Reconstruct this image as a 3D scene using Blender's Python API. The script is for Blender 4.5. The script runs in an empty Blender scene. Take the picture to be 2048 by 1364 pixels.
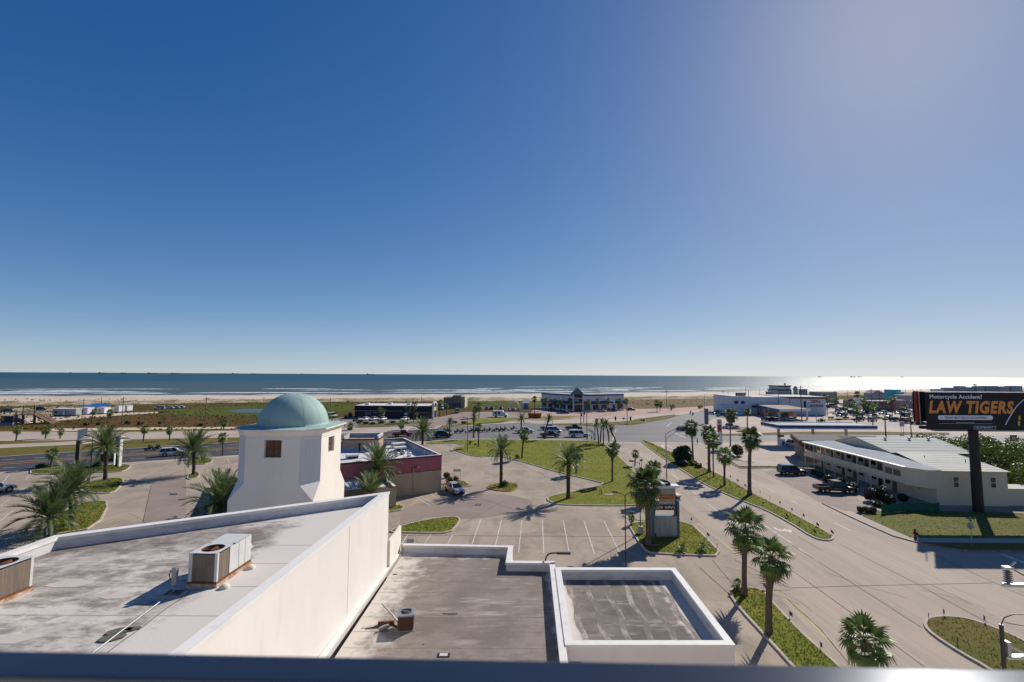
import bpy, bmesh, math, random
from mathutils import Vector, Matrix
R = math.radians
scene = bpy.context.scene
COL = scene.collection
random.seed(11)

# ------------------------------------------------------------------ camera
F, CX, CY, H = 910.0, 1024.0, 682.0, 18.5          # pixels of the 2048 px photograph, metres
PITCH, ROLL = math.atan(67.5 / F), math.atan(0.0055)
_r, _u = Vector((1, 0, 0)), Vector((0, -math.sin(PITCH), math.cos(PITCH)))
FW = Vector((0, math.cos(PITCH), math.sin(PITCH)))
RT = _r * math.cos(ROLL) + _u * math.sin(ROLL)
UP = _u * math.cos(ROLL) - _r * math.sin(ROLL)
EYE = Vector((0, 0, H))
cam_data = bpy.data.cameras.new('camera')
cam = bpy.data.objects.new('camera', cam_data)
COL.objects.link(cam)
cam.matrix_world = Matrix(((RT.x, UP.x, -FW.x, 0), (RT.y, UP.y, -FW.y, 0), (RT.z, UP.z, -FW.z, H), (0, 0, 0, 1)))
cam_data.sensor_width = 36.0
cam_data.lens = 36.0 * F / 2048.0
cam_data.clip_start, cam_data.clip_end = 0.05, 60000
cam_data.dof.use_dof = True
cam_data.dof.focus_distance = 70.0
cam_data.dof.aperture_fstop = 2.8
scene.camera = cam

def ray(x, y): return (FW * F + RT * (x - CX) - UP * (y - CY)).normalized()
def G(x, y, z=0.0):                     # pixel -> point on the horizontal plane z
    d = ray(x, y); t = (z - H) / d.z
    return EYE + d * t
def V(x, y, Y):                         # pixel -> point on the vertical plane at distance Y
    d = ray(x, y); return EYE + d * (Y / d.y)
def HT(x, yb, yt):                      # height of a thing standing at (x, yb) whose top is at yt
    return V(x, yt, G(x, yb).y).z
def PX(n, Y): return n * Y / F          # metres spanned by n pixels at distance Y

# ------------------------------------------------------------------ sky and sun
SUN = ray(1800, -22)
el = math.asin(SUN.z); az = math.atan2(SUN.x, SUN.y)
world = bpy.data.worlds.new('World'); scene.world = world; world.use_nodes = True
wn = world.node_tree
sky = wn.nodes.new('ShaderNodeTexSky'); sky.sky_type = 'NISHITA'; sky.sun_disc = False
sky.sun_elevation = el; sky.sun_rotation = az
sky.altitude = 0; sky.air_density = 0.48; sky.dust_density = 0.12; sky.ozone_density = 3.0
# soft shoulder on the whole sky's brightness: colour / (1 + k colour)
den = wn.nodes.new('ShaderNodeVectorMath'); den.operation = 'MULTIPLY_ADD'; den.inputs[1].default_value = (.22,) * 3; den.inputs[2].default_value = (1, 1, 1)
div = wn.nodes.new('ShaderNodeVectorMath'); div.operation = 'DIVIDE'
hs = wn.nodes.new('ShaderNodeHueSaturation'); hs.inputs['Hue'].default_value = 0.510; hs.inputs['Saturation'].default_value = 1.38; hs.inputs['Value'].default_value = 1.25
wn.links.new(sky.outputs[0], den.inputs[0]); wn.links.new(sky.outputs[0], div.inputs[0]); wn.links.new(den.outputs[0], div.inputs[1])
wn.links.new(div.outputs[0], hs.inputs['Color'])
wn.links.new(hs.outputs[0], wn.nodes['Background'].inputs[0])
wn.nodes['Background'].inputs[1].default_value = 0.15
sl = bpy.data.lights.new('sun', 'SUN'); sl.energy = 4.3; sl.angle = R(0.53); sl.color = (1.0, 0.935, 0.84)
so = bpy.data.objects.new('sun', sl); COL.objects.link(so)
so.rotation_euler = SUN.to_track_quat('Z', 'Y').to_euler(); so.location = SUN * 300
scene.view_settings.view_transform = 'Standard'; scene.view_settings.look = 'None'
scene.view_settings.gamma = 1.0; scene.view_settings.exposure = 0.24
scene.view_settings.use_curve_mapping = False

# ------------------------------------------------------------------ materials
MATS = {}
def lnk(nt, a, b): nt.links.new(a, b)
def layers(name, base, lay=(), rough=0.85, bump=None, metal=0.0, spec=0.3, coat=0.0, obrand=0.0):
    """principled surface; lay = (colour, scale, lo, hi, (sx,sy,sz), strength) noise layers over the base colour"""
    if name in MATS: return MATS[name]
    m = bpy.data.materials.new(name); m.use_nodes = True; nt = m.node_tree; b = nt.nodes['Principled BSDF']
    b.inputs['Roughness'].default_value = rough; b.inputs['Metallic'].default_value = metal
    b.inputs['Specular IOR Level'].default_value = spec; b.inputs['Coat Weight'].default_value = coat
    b.inputs['Base Color'].default_value = (*base, 1)
    geo = nt.nodes.new('ShaderNodeNewGeometry'); cur = None
    for (c, sc, lo, hi, st, k) in lay:
        mp = nt.nodes.new('ShaderNodeMapping'); mp.inputs['Scale'].default_value = st
        no = nt.nodes.new('ShaderNodeTexNoise'); no.inputs['Scale'].default_value = sc
        no.inputs['Detail'].default_value = 8; no.inputs['Roughness'].default_value = 0.66
        mr = nt.nodes.new('ShaderNodeMapRange'); mr.inputs[1].default_value = lo; mr.inputs[2].default_value = hi
        mr.inputs[4].default_value = k
        mx = nt.nodes.new('ShaderNodeMix'); mx.data_type = 'RGBA'
        lnk(nt, geo.outputs['Position'], mp.inputs[0]); lnk(nt, mp.outputs[0], no.inputs['Vector'])
        lnk(nt, no.outputs[0], mr.inputs[0]); lnk(nt, mr.outputs[0], mx.inputs[0])
        if cur is None: mx.inputs[6].default_value = (*base, 1)
        else: lnk(nt, cur, mx.inputs[6])
        mx.inputs[7].default_value = (*c, 1); cur = mx.outputs[2]
    if obrand:
        oi = nt.nodes.new('ShaderNodeObjectInfo'); hv = nt.nodes.new('ShaderNodeHueSaturation')
        mr = nt.nodes.new('ShaderNodeMapRange'); mr.inputs[3].default_value = 1 - obrand; mr.inputs[4].default_value = 1 + obrand
        lnk(nt, oi.outputs['Random'], mr.inputs[0]); lnk(nt, mr.outputs[0], hv.inputs['Value'])
        if cur is None: hv.inputs['Color'].default_value = (*base, 1)
        else: lnk(nt, cur, hv.inputs['Color'])
        cur = hv.outputs[0]
    if cur is not None: lnk(nt, cur, b.inputs['Base Color'])
    if bump:
        sc, stn, dist = bump[:3]
        no = nt.nodes.new('ShaderNodeTexNoise'); no.inputs['Scale'].default_value = sc; no.inputs['Detail'].default_value = 4
        bp = nt.nodes.new('ShaderNodeBump'); bp.inputs['Strength'].default_value = stn; bp.inputs['Distance'].default_value = dist
        if len(bump) > 3:
            mp = nt.nodes.new('ShaderNodeMapping'); mp.inputs['Scale'].default_value = bump[3]
            lnk(nt, geo.outputs['Position'], mp.inputs[0]); lnk(nt, mp.outputs[0], no.inputs['Vector'])
        else: lnk(nt, geo.outputs['Position'], no.inputs['Vector'])
        lnk(nt, no.outputs[0], bp.inputs['Height']); lnk(nt, bp.outputs[0], b.inputs['Normal'])
    MATS[name] = m
    return m
def flat(name, c, rough=0.6, metal=0.0, spec=0.4, coat=0.0):
    d = tuple(v * 0.72 for v in c)
    return layers(name, c, [(d, 1.3, .45, .75, (1, 1, 1), .6)], rough, None, metal, spec, coat)
def leafmat(name, c1, c2, trans=0.35, scale=1.2):
    if name in MATS: return MATS[name]
    m = layers(name, c1, [(c2, scale, .35, .65, (1, 1, 1), 1.0)], 0.5, None, 0, 0.45, 0, 0.25)
    nt = m.node_tree; b = nt.nodes['Principled BSDF']; out = nt.nodes['Material Output']
    tr = nt.nodes.new('ShaderNodeBsdfTranslucent'); mx = nt.nodes.new('ShaderNodeMixShader'); mx.inputs[0].default_value = trans
    src = b.inputs['Base Color'].links[0].from_socket
    lnk(nt, src, tr.inputs[0]); lnk(nt, b.outputs[0], mx.inputs[1]); lnk(nt, tr.outputs[0], mx.inputs[2])
    lnk(nt, mx.outputs[0], out.inputs[0])
    return m

one = (1, 1, 1)
CONC = layers('concrete', (0.400, 0.322, 0.248), [((0.307, 0.244, 0.185), .05, .42, .66, one, .9), ((0.255, 0.215, 0.170), .35, .47, .66, (1, .45, 1), .9),
              ((0.477, 0.396, 0.313), .9, .55, .75, one, .6), ((0.204, 0.172, 0.139), 3.0, .62, .78, one, .55), ((0.510, 0.429, 0.345), 14, .55, .7, one, .35), ((0.165, 0.141, 0.120), .8, .64, .74, one, .6)], .9, (9, .25, .02))
STREETC = layers('street_concrete', (0.417, 0.333, 0.257), [((0.334, 0.266, 0.208), .06, .4, .65, (3, .6, 1), .9), ((0.275, 0.231, 0.183), .5, .52, .72, (1.6, .3, 1), .6),
              ((0.484, 0.402, 0.324), 6, .5, .7, one, .4), ((0.225, 0.188, 0.149), 2.5, .63, .78, one, .5), ((0.242, 0.207, 0.175), .35, .50, .70, (5, .12, 1), .55), ((0.165, 0.141, 0.120), .8, .66, .76, one, .5)], .88, (9, .25, .02))
DARKC = layers('worn_concrete', (0.299, 0.234, 0.196), [((0.229, 0.180, 0.152), .2, .42, .65, one, .8), ((0.370, 0.295, 0.248), 2, .5, .7, one, .4)], .9, (9, .25, .02))
ASPH = layers('asphalt', (0.053, 0.053, 0.057), [((0.081, 0.079, 0.081), .06, .4, .65, (.5, 1, 1), .9), ((0.031, 0.030, 0.033), .5, .5, .75, one, .6), ((0.105, 0.101, 0.096), 8, .55, .7, one, .3)], .8, (14, .3, .02))
ASPHL = layers('pale_asphalt', (0.187, 0.179, 0.174), [((0.133, 0.129, 0.130), .07, .4, .65, (.3, 2.5, 1), .9), ((0.234, 0.213, 0.200), .4, .5, .7, (.3, 1.5, 1), .6), ((0.094, 0.091, 0.089), 1.2, .6, .8, one, .4)], .8, (14, .3, .02))
PINKC = layers('forecourt_concrete', (0.440, 0.303, 0.248), [((0.352, 0.238, 0.200), .1, .4, .65, one, .9), ((0.290, 0.213, 0.176), .5, .55, .75, one, .5)], .9)
PALEC = layers('pale_concrete', (0.478, 0.392, 0.319), [((0.387, 0.312, 0.258), .08, .4, .65, one, .9), ((0.313, 0.256, 0.213), .5, .55, .75, one, .5)], .9)
KERB = layers('kerb_concrete', (.50, .43, .36), [((.34, .28, .24), 1.2, .45, .7, one, .9), ((.2, .17, .15), 4, .58, .75, one, .6)], .9)
REDK = layers('red_kerb_paint', (.34, .13, .09), [((.42, .32, .27), 1.5, .45, .65, one, .9)], .85)
GRASS = layers('lawn_grass', (0.184, 0.209, 0.026), [((0.280, 0.244, 0.040), .12, .4, .62, one, .9), ((0.120, 0.162, 0.015), .5, .45, .68, one, .85),
              ((0.366, 0.270, 0.062), 1.1, .58, .75, one, .8), ((0.097, 0.118, 0.013), 6, .5, .68, one, .7), ((0.321, 0.289, 0.056), 18, .55, .7, one, .5), ((0.336, 0.241, 0.104), .42, .60, .74, one, .75), ((0.235, 0.172, 0.067), 2.2, .64, .76, one, .7)], .95, (26, .9, .09), 0, .1)
DRYG = layers('verge_grass', (0.144, 0.133, 0.031), [((0.193, 0.140, 0.044), .15, .42, .62, one, .9), ((0.083, 0.095, 0.018), .8, .5, .7, one, .7), ((0.275, 0.196, 0.077), 4, .58, .75, one, .5)], .95, (18, .9, .1), 0, .1)
DUNE = layers('dune_grass', (0.105, 0.076, 0.023), [((0.150, 0.076, 0.027), .022, .42, .6, (.5, 1, 1), .9), ((0.060, 0.067, 0.014), .05, .5, .66, (.5, 1, 1), .9), ((0.040, 0.036, 0.011), .35, .52, .7, (.6, 1.5, 1), .8),
              ((0.220, 0.144, 0.068), .5, .58, .74, (.5, 1.5, 1), .7), ((0.050, 0.045, 0.014), 1.5, .5, .7, one, .6)], .97, (2.2, 1, .5), 0, .08)
MARSH = layers('marsh_grass', (0.078, 0.109, 0.018), [((0.120, 0.121, 0.025), .06, .42, .62, (.4, 1, 1), .9), ((0.042, 0.063, 0.012), .3, .5, .7, (.5, 1.4, 1), .7)], .97, (2.5, 1, .4), 0, .08)
SAND = layers('beach_sand', (.62, .50, .38), [((.52, .41, .30), .02, .4, .65, (.4, 1, 1), .9), ((.70, .58, .46), .2, .5, .7, (.4, 1, 1), .5)], .95)
DSAND = layers('dune_sand', (.50, .40, .29), [((.2, .17, .07), .09, .45, .56, one, .95), ((.12, .11, .035), .3, .5, .62, one, .8)], .95, (1.2, 1, .5))
WSAND = layers('wet_sand', (.26, .205, .165), [((.33, .27, .22), .03, .4, .65, (.3, 1, 1), .8)], .45)
MULCH = layers('mulch', (.19, .075, .04), [((.10, .045, .03), 6, .4, .65, one, .9)], .95, (20, 1, .05))
WHITEP = layers('road_paint_white', (.72, .68, .62), [((.42, .36, .31), 3, .42, .60, one, .9)], .8)
YELP = layers('road_paint_yellow', (.62, .30, .05), [((.25, .16, .08), 2.5, .5, .7, one, .7)], .8)
PALEYEL = layers('kerb_paint_yellow', (.52, .43, .2), [((.42, .36, .3), 2, .45, .65, one, .9)], .85)
TAR = layers('joint_tar', (.10, .08, .065), [((.2, .16, .13), 3, .45, .6, one, .8)], .9)
IRON = flat('cast_iron', (.05, .045, .04), .7, .2)
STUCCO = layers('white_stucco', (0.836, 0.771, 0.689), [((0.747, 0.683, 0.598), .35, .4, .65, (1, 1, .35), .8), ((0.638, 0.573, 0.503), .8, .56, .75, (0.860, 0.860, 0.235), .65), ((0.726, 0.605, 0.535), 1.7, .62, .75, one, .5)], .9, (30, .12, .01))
STUCCO2 = layers('cream_stucco', (0.802, 0.746, 0.692), [((0.730, 0.676, 0.624), .4, .4, .65, (1, 1, .35), .8), ((0.617, 0.573, 0.533), .8, .58, .76, (0.860, 0.860, 0.227), .5)], .9, (30, .12, .01))
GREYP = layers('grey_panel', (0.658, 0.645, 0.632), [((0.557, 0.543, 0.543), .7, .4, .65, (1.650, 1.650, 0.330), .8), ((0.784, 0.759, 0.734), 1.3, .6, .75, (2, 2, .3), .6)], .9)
CAP = layers('white_coping', (0.780, 0.755, 0.705), [((0.620, 0.588, 0.536), 1.2, .5, .7, one, .7), ((0.450, 0.402, 0.357), 4, .62, .76, one, .6)], .6)
PARA = layers('parapet_inner', (.62, .61, .60), [((.42, .40, .38), .9, .45, .68, (1, 1, 2), .8), ((.2, .18, .17), 2.2, .6, .74, (.6, .6, 3), .8)], .85)
DOME = layers('green_dome_paint', (0.343, 0.477, 0.425), [((0.298, 0.429, 0.389), .5, .4, .65, one, .8), ((0.252, 0.382, 0.356), 1.3, .5, .72, (1, 1, .35), .7), ((0.458, 0.534, 0.481), 2.4, .62, .75, one, .5), ((0.572, 0.401, 0.277), 1.1, .70, .8, one, .5)], .7)
SHUT = layers('shutter_wood', (.16, .085, .045), [((.09, .045, .025), 2, .4, .65, (4, 4, .6), .9), ((.28, .17, .10), 5, .55, .72, (5, 5, .5), .7)], .8)
PINKW = layers('pink_stucco', (.40, .125, .15), [((.33, .10, .125), .4, .4, .65, one, .8), ((.46, .2, .22), 1.6, .58, .75, (1, 1, .5), .5)], .85)
MAROON = flat('maroon_trim', (.10, .035, .04), .6)
TANW = layers('tan_stucco', (.46, .36, .25), [((.40, .31, .215), .5, .4, .65, (1, 1, .4), .8), ((.34, .27, .19), 1.4, .58, .75, (2, 2, .3), .6)], .9, (20, .15, .01))
BRICKW = layers('pale_brick', (.42, .31, .23), [((.30, .21, .15), .9, .42, .65, (1, 1, 2.6), .9), ((.56, .45, .36), 1.7, .55, .72, (1, 1, 3), .8)], .9)
GREYW = layers('blue_grey_wall', (.40, .42, .45), [((.33, .35, .38), .6, .4, .65, one, .8)], .85)
WROOF = layers('white_roof', (.72, .70, .68), [((.58, .56, .54), .4, .42, .65, one, .8), ((.40, .38, .36), 1.2, .58, .75, one, .6)], .9, None, 0, .12)
MROOF = layers('metal_roof', (0.539, 0.535, 0.478), [((0.450, 0.446, 0.402), .5, .4, .65, (.3, 2, 1), .8), ((0.589, 0.577, 0.507), 1.5, .55, .7, one, .5)], .85, None, .0, .12)
SIDING = layers('cream_siding', (0.757, 0.628, 0.442), [((0.690, 0.572, 0.402), .5, .4, .65, (1, 1, .4), .8), ((0.612, 0.505, 0.353), 1.4, .6, .75, (1.670, 1.545, 0.265), .5)], .7)
GREYROOF = layers('grey_roof', (0.375, 0.396, 0.426), [((0.300, 0.312, 0.336), .5, .4, .65, one, .8)], .9, None, 0, .1)
BLACKW = layers('dark_panel', (.012, .014, .024), [((.022, .022, .03), .6, .4, .65, one, .8)], .6)
CHARW = layers('charcoal_wall', (.045, .045, .05), [((.035, .033, .035), .6, .4, .65, one, .8)], .8)
WHITEW = layers('white_wall', (.72, .71, .70), [((.60, .595, .60), .3, .4, .65, (1, 1, .4), .8), ((.5, .49, .48), .9, .6, .76, (1, 1, .3), .5)], .8)
BLUEP = layers('blue_paint', (.012, .045, .24), [((.02, .07, .33), .8, .4, .65, one, .7)], .45, None, 0, .5)
SKYBL = layers('bright_blue_paint', (.02, .14, .42), [((.03, .20, .5), .8, .4, .65, one, .7)], .5)
TEALP = layers('teal_paint', (.10, .42, .52), [((.08, .34, .43), .6, .4, .65, one, .8)], .8)
ORNG = layers('orange_paint', (.42, .13, .03), [((.30, .09, .025), .9, .4, .65, one, .8)], .7)
REDP = flat('red_paint', (.42, .03, .03), .5)
GREENN = flat('green_sign', (.02, .16, .07), .5)
TEALT = flat('teal_trim', (.10, .16, .18), .6)
BLK = flat('black_paint', (.012, .012, .014), .45)
DKMET = flat('dark_metal', (.035, .028, .025), .5, .3)
GALV = flat('galvanised_steel', (.42, .43, .44), .4, .6)
STEEL = flat('grey_steel', (.33, .34, .36), .45, .4)
WOODP = layers('weathered_wood', (.16, .125, .10), [((.10, .08, .065), 2, .4, .65, (3, 3, .5), .8)], .9)
DECKW = layers('brown_timber', (.22, .14, .10), [((.14, .09, .065), 2, .4, .65, (1, 1, 3), .8)], .9)
GLASS = flat('dark_glass', (.014, .017, .022), .08, 0, .6)
WHITEPL = flat('white_plastic', (.74, .74, .74), .4)
ACW = layers('ac_casing', (.62, .62, .59), [((.50, .50, .48), 1.6, .45, .7, one, .8), ((.30, .14, .06), 4.5, .66, .76, one, .8)], .5)
COIL = layers('ac_coil', (.175, .135, .10), [((.12, .095, .075), 3, .4, .65, (1, 1, .3), .8), ((.25, .2, .15), 40, .48, .56, (1, 1, .02), .7)], .7, (60, .6, .01, (1, 1, .02)))
RUST = layers('rust', (.24, .085, .03), [((.12, .05, .025), 5, .4, .65, one, .8), ((.38, .17, .06), 9, .55, .7, one, .6)], .9)
COPPER = layers('brown_condenser', (.13, .065, .04), [((.09, .045, .03), 3, .4, .65, (1, 1, .4), .8)], .6)
PAVER = flat('grey_paver', (.13, .115, .10), .9)
TRUNK = layers('palm_trunk', (.155, .115, .085), [((.09, .065, .048), 3, .4, .65, (1, 1, 2.5), .9), ((.26, .205, .155), 5, .56, .72, (1, 1, 2), .7)], .95, (8, .9, .06, (1, 1, 2.4)))
TRUNK2 = layers('date_palm_trunk', (.095, .065, .048), [((.05, .035, .027), 4, .4, .62, one, .9), ((.24, .18, .13), 5, .58, .72, one, .8)], .95, (9, 1, .07))
DEADL = leafmat('dead_frond', (.21, .145, .08), (.13, .09, .05), .15)
FRUIT = flat('orange_fruit', (.42, .14, .02), .7)
DLEAF = leafmat('date_frond_leaf', (0.145, 0.194, 0.070), (0.088, 0.132, 0.041), .3)
PLEAF = leafmat('pale_frond_leaf', (0.192, 0.228, 0.090), (0.132, 0.168, 0.054), .35)
FLEAF = leafmat('fan_leaf', (0.165, 0.229, 0.060), (0.096, 0.150, 0.031), .3)
WLEAF = leafmat('washingtonia_leaf', (0.128, 0.158, 0.045), (0.075, 0.105, 0.027), .35)
BUSH = leafmat('bush_leaf', (0.042, 0.070, 0.015), (0.021, 0.039, 0.008), .25, .8)
TREEL = leafmat('tree_leaf', (0.134, 0.184, 0.029), (0.062, 0.098, 0.015), .3, .5)
OLIVE = leafmat('tan_bush_leaf', (.12, .085, .045), (.07, .055, .025), .2, 1.2)
PURPL = leafmat('purple_bush_leaf', (.07, .03, .035), (.04, .022, .022), .2, 1.2)
TARP = layers('green_mesh', (0.007, 0.120, 0.072), [((0.005, 0.078, 0.048), 1.5, .4, .65, one, .9)], .6)
SKIN = flat('skin', (.42, .25, .17), .6)
TYRE = flat('tyre_rubber', (.02, .02, .021), .85)
RIM = flat('alloy_rim', (.45, .45, .46), .35, .7)
LIGHTR = flat('red_lens', (.28, .012, .012), .25)
LIGHTW = flat('clear_lens', (.7, .7, .72), .2)
CHROME = flat('chrome', (.6, .6, .62), .2, .9)
def paint(nm, c): return flat('car_paint_' + nm, c, .28, 0.0, .5, .6)

def slabs(m, scale, amt, rot=0.0, row=.5):
    nt = m.node_tree; b = nt.nodes['Principled BSDF']; src = b.inputs['Base Color'].links[0].from_socket
    geo = nt.nodes.new('ShaderNodeNewGeometry'); mp = nt.nodes.new('ShaderNodeMapping'); mp.inputs['Rotation'].default_value = (0, 0, rot)
    br = nt.nodes.new('ShaderNodeTexBrick'); br.inputs['Scale'].default_value = scale; br.inputs['Mortar Size'].default_value = .0; br.inputs['Brick Width'].default_value = 1.0; br.inputs['Row Height'].default_value = row
    br.inputs['Color1'].default_value = (1 - amt, 1 - amt, 1 - amt, 1); br.inputs['Color2'].default_value = (1 + amt, 1 + amt, 1 + amt, 1); br.offset = 0
    lnk(nt, geo.outputs['Position'], mp.inputs[0]); lnk(nt, mp.outputs[0], br.inputs['Vector'])
    mx = nt.nodes.new('ShaderNodeMix'); mx.data_type = 'RGBA'; mx.blend_type = 'MULTIPLY'; mx.inputs[0].default_value = 1
    lnk(nt, src, mx.inputs[6]); lnk(nt, br.outputs[0], mx.inputs[7]); lnk(nt, mx.outputs[2], b.inputs['Base Color'])
slabs(CONC, .11, .085, R(4), .55); slabs(STREETC, .10, .06, R(90), .42); slabs(PALEC, .1, .06, R(20))
def roofmat(name, base, dark, pale, xr, yr):
    """bitumen roof sheet: dirt in the field, pale weathered coating along the given edges (metres of width)"""
    m = layers(name, base, [(dark, .20, .45, .60, (1, .7, 1), .80), (dark, .9, .49, .63, (.6, 1.2, 1), .75), (dark, 3.2, .53, .66, (.5, 1.5, 1), .6), (pale, .8, .56, .74, (.4, 1.8, 1), .6),
                            (dark, 6, .6, .75, one, .5)], .92, (7, .3, .02))
    nt = m.node_tree; b = nt.nodes['Principled BSDF']; src = b.inputs['Base Color'].links[0].from_socket
    geo = nt.nodes.new('ShaderNodeNewGeometry'); sp = nt.nodes.new('ShaderNodeSeparateXYZ'); lnk(nt, geo.outputs['Position'], sp.inputs[0])
    no = nt.nodes.new('ShaderNodeTexNoise'); no.inputs['Scale'].default_value = .9; no.inputs['Detail'].default_value = 6; no.inputs['Roughness'].default_value = .65
    lnk(nt, geo.outputs['Position'], no.inputs['Vector'])
    tot = None
    for k, rng in ((0, xr), (1, yr)):
        for (a, c) in rng:
            mr = nt.nodes.new('ShaderNodeMapRange'); mr.inputs[1].default_value = a; mr.inputs[2].default_value = c
            mr.inputs[3].default_value = 1; mr.inputs[4].default_value = 0
            lnk(nt, sp.outputs[k], mr.inputs[0])
            if tot is None: tot = mr.outputs[0]
            else:
                mm = nt.nodes.new('ShaderNodeMath'); mm.operation = 'MAXIMUM'; lnk(nt, tot, mm.inputs[0]); lnk(nt, mr.outputs[0], mm.inputs[1]); tot = mm.outputs[0]
    ad = nt.nodes.new('ShaderNodeMath'); ad.operation = 'ADD'; lnk(nt, tot, ad.inputs[0])
    ml = nt.nodes.new('ShaderNodeMath'); ml.operation = 'MULTIPLY_ADD'; ml.inputs[1].default_value = 1.6; ml.inputs[2].default_value = -.8
    lnk(nt, no.outputs[0], ml.inputs[0]); lnk(nt, ml.outputs[0], ad.inputs[1])
    st = nt.nodes.new('ShaderNodeMapRange'); st.inputs[1].default_value = .35; st.inputs[2].default_value = .75; lnk(nt, ad.outputs[0], st.inputs[0])
    mx = nt.nodes.new('ShaderNodeMix'); mx.data_type = 'RGBA'; mx.inputs[7].default_value = (*pale, 1)
    lnk(nt, st.outputs[0], mx.inputs[0]); lnk(nt, src, mx.inputs[6]); lnk(nt, mx.outputs[2], b.inputs['Base Color'])
    return m

# ------------------------------------------------------------------ mesh helpers
class MB:
    def __init__(s): s.v, s.f, s.m, s.s, s.t = [], [], [], [], Matrix()
    def add(s, vs, fs, mi=0, sm=False):
        o = len(s.v); s.v += [tuple(s.t @ Vector(p)) for p in vs]
        for f in fs: s.f.append([i + o for i in f]); s.m.append(mi); s.s.append(sm)
        return s
    def box(s, x0, x1, y0, y1, z0, z1, mi=0):
        return s.add([(x0, y0, z0), (x1, y0, z0), (x1, y1, z0), (x0, y1, z0), (x0, y0, z1), (x1, y0, z1), (x1, y1, z1), (x0, y1, z1)],
                     [(0, 3, 2, 1), (4, 5, 6, 7), (0, 1, 5, 4), (1, 2, 6, 5), (2, 3, 7, 6), (3, 0, 4, 7)], mi)
    def prism(s, p, z0, z1, mi=0, top=True, bot=True):
        n = len(p); vs = [(q[0], q[1], z0) for q in p] + [(q[0], q[1], z1) for q in p]
        fs = [(i, (i + 1) % n, n + (i + 1) % n, n + i) for i in range(n)]
        if top: fs.append(tuple(range(n, 2 * n)))
        if bot: fs.append(tuple(reversed(range(n))))
        return s.add(vs, fs, mi)
    def cyl(s, a, b, r0, r1=None, n=10, mi=0, sm=True, caps=True):
        r1 = r0 if r1 is None else r1; a, b = Vector(a), Vector(b); d = (b - a)
        q = d.to_track_quat('Z', 'Y'); vs = []
        for c, r in ((a, r0), (b, r1)):
            for i in range(n):
                w = 2 * math.pi * i / n; vs.append(c + q @ Vector((r * math.cos(w), r * math.sin(w), 0)))
        s.add(vs, [(i, (i + 1) % n, n + (i + 1) % n, n + i) for i in range(n)], mi, sm)
        if caps: s.add(vs, [tuple(reversed(range(n))), tuple(range(n, 2 * n))], mi)
        return s
    def tube(s, path, r, n=6, mi=0):
        rr = r if isinstance(r, (list, tuple)) else [r] * len(path)
        path = [Vector(p) for p in path]; vs = []
        for i, p in enumerate(path):
            d = path[min(i + 1, len(path) - 1)] - path[max(i - 1, 0)]
            q = d.to_track_quat('Z', 'Y')
            for k in range(n):
                w = 2 * math.pi * k / n; vs.append(p + q @ Vector((rr[i] * math.cos(w), rr[i] * math.sin(w), 0)))
        fs = [(i * n + k, i * n + (k + 1) % n, (i + 1) * n + (k + 1) % n, (i + 1) * n + k) for i in range(len(path) - 1) for k in range(n)]
        s.add(vs, fs, mi, True)
        s.add(vs, [tuple(reversed(range(n))), tuple(range((len(path) - 1) * n, len(path) * n))], mi)
        return s
    def lathe(s, prof, n=24, mi=0, c=(0, 0)):
        vs = [(c[0] + r * math.cos(2 * math.pi * k / n), c[1] + r * math.sin(2 * math.pi * k / n), z) for r, z in prof for k in range(n)]
        fs = [(i * n + k, i * n + (k + 1) % n, (i + 1) * n + (k + 1) % n, (i + 1) * n + k) for i in range(len(prof) - 1) for k in range(n)]
        return s.add(vs, fs, mi, True)
    def face(s, pts, mi=0): return s.add(pts, [tuple(range(len(pts)))], mi)
    def join(s, o, mat=None):
        mat = mat or Matrix(); k = len(s.v); s.v += [tuple(mat @ Vector(p)) for p in o.v]
        s.f += [[i + k for i in f] for f in o.f]; s.m += o.m; s.s += o.s
        return s
    def mesh(s, name, mats, bev=0):
        me = bpy.data.meshes.new(name); me.from_pydata(s.v, [], s.f)
        for m in (mats if isinstance(mats, (list, tuple)) else [mats]): me.materials.append(m)
        for p, mi, sm in zip(me.polygons, s.m, s.s): p.material_index = mi; p.use_smooth = sm
        if bev:
            bm = bmesh.new(); bm.from_mesh(me); bmesh.ops.remove_doubles(bm, verts=bm.verts, dist=1e-4)
            es = [e for e in bm.edges if len(e.link_faces) == 2 and e.calc_face_angle(0) > .5]
            bmesh.ops.bevel(bm, geom=es, offset=bev, segments=2, affect='EDGES', profile=.6)
            bm.to_mesh(me); bm.free()
        me.update(); return me
    def build(s, name, mats, parent=None, loc=None, rz=0, bev=0):
        return put(name, s.mesh(name, mats, bev), parent, loc, rz)

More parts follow.
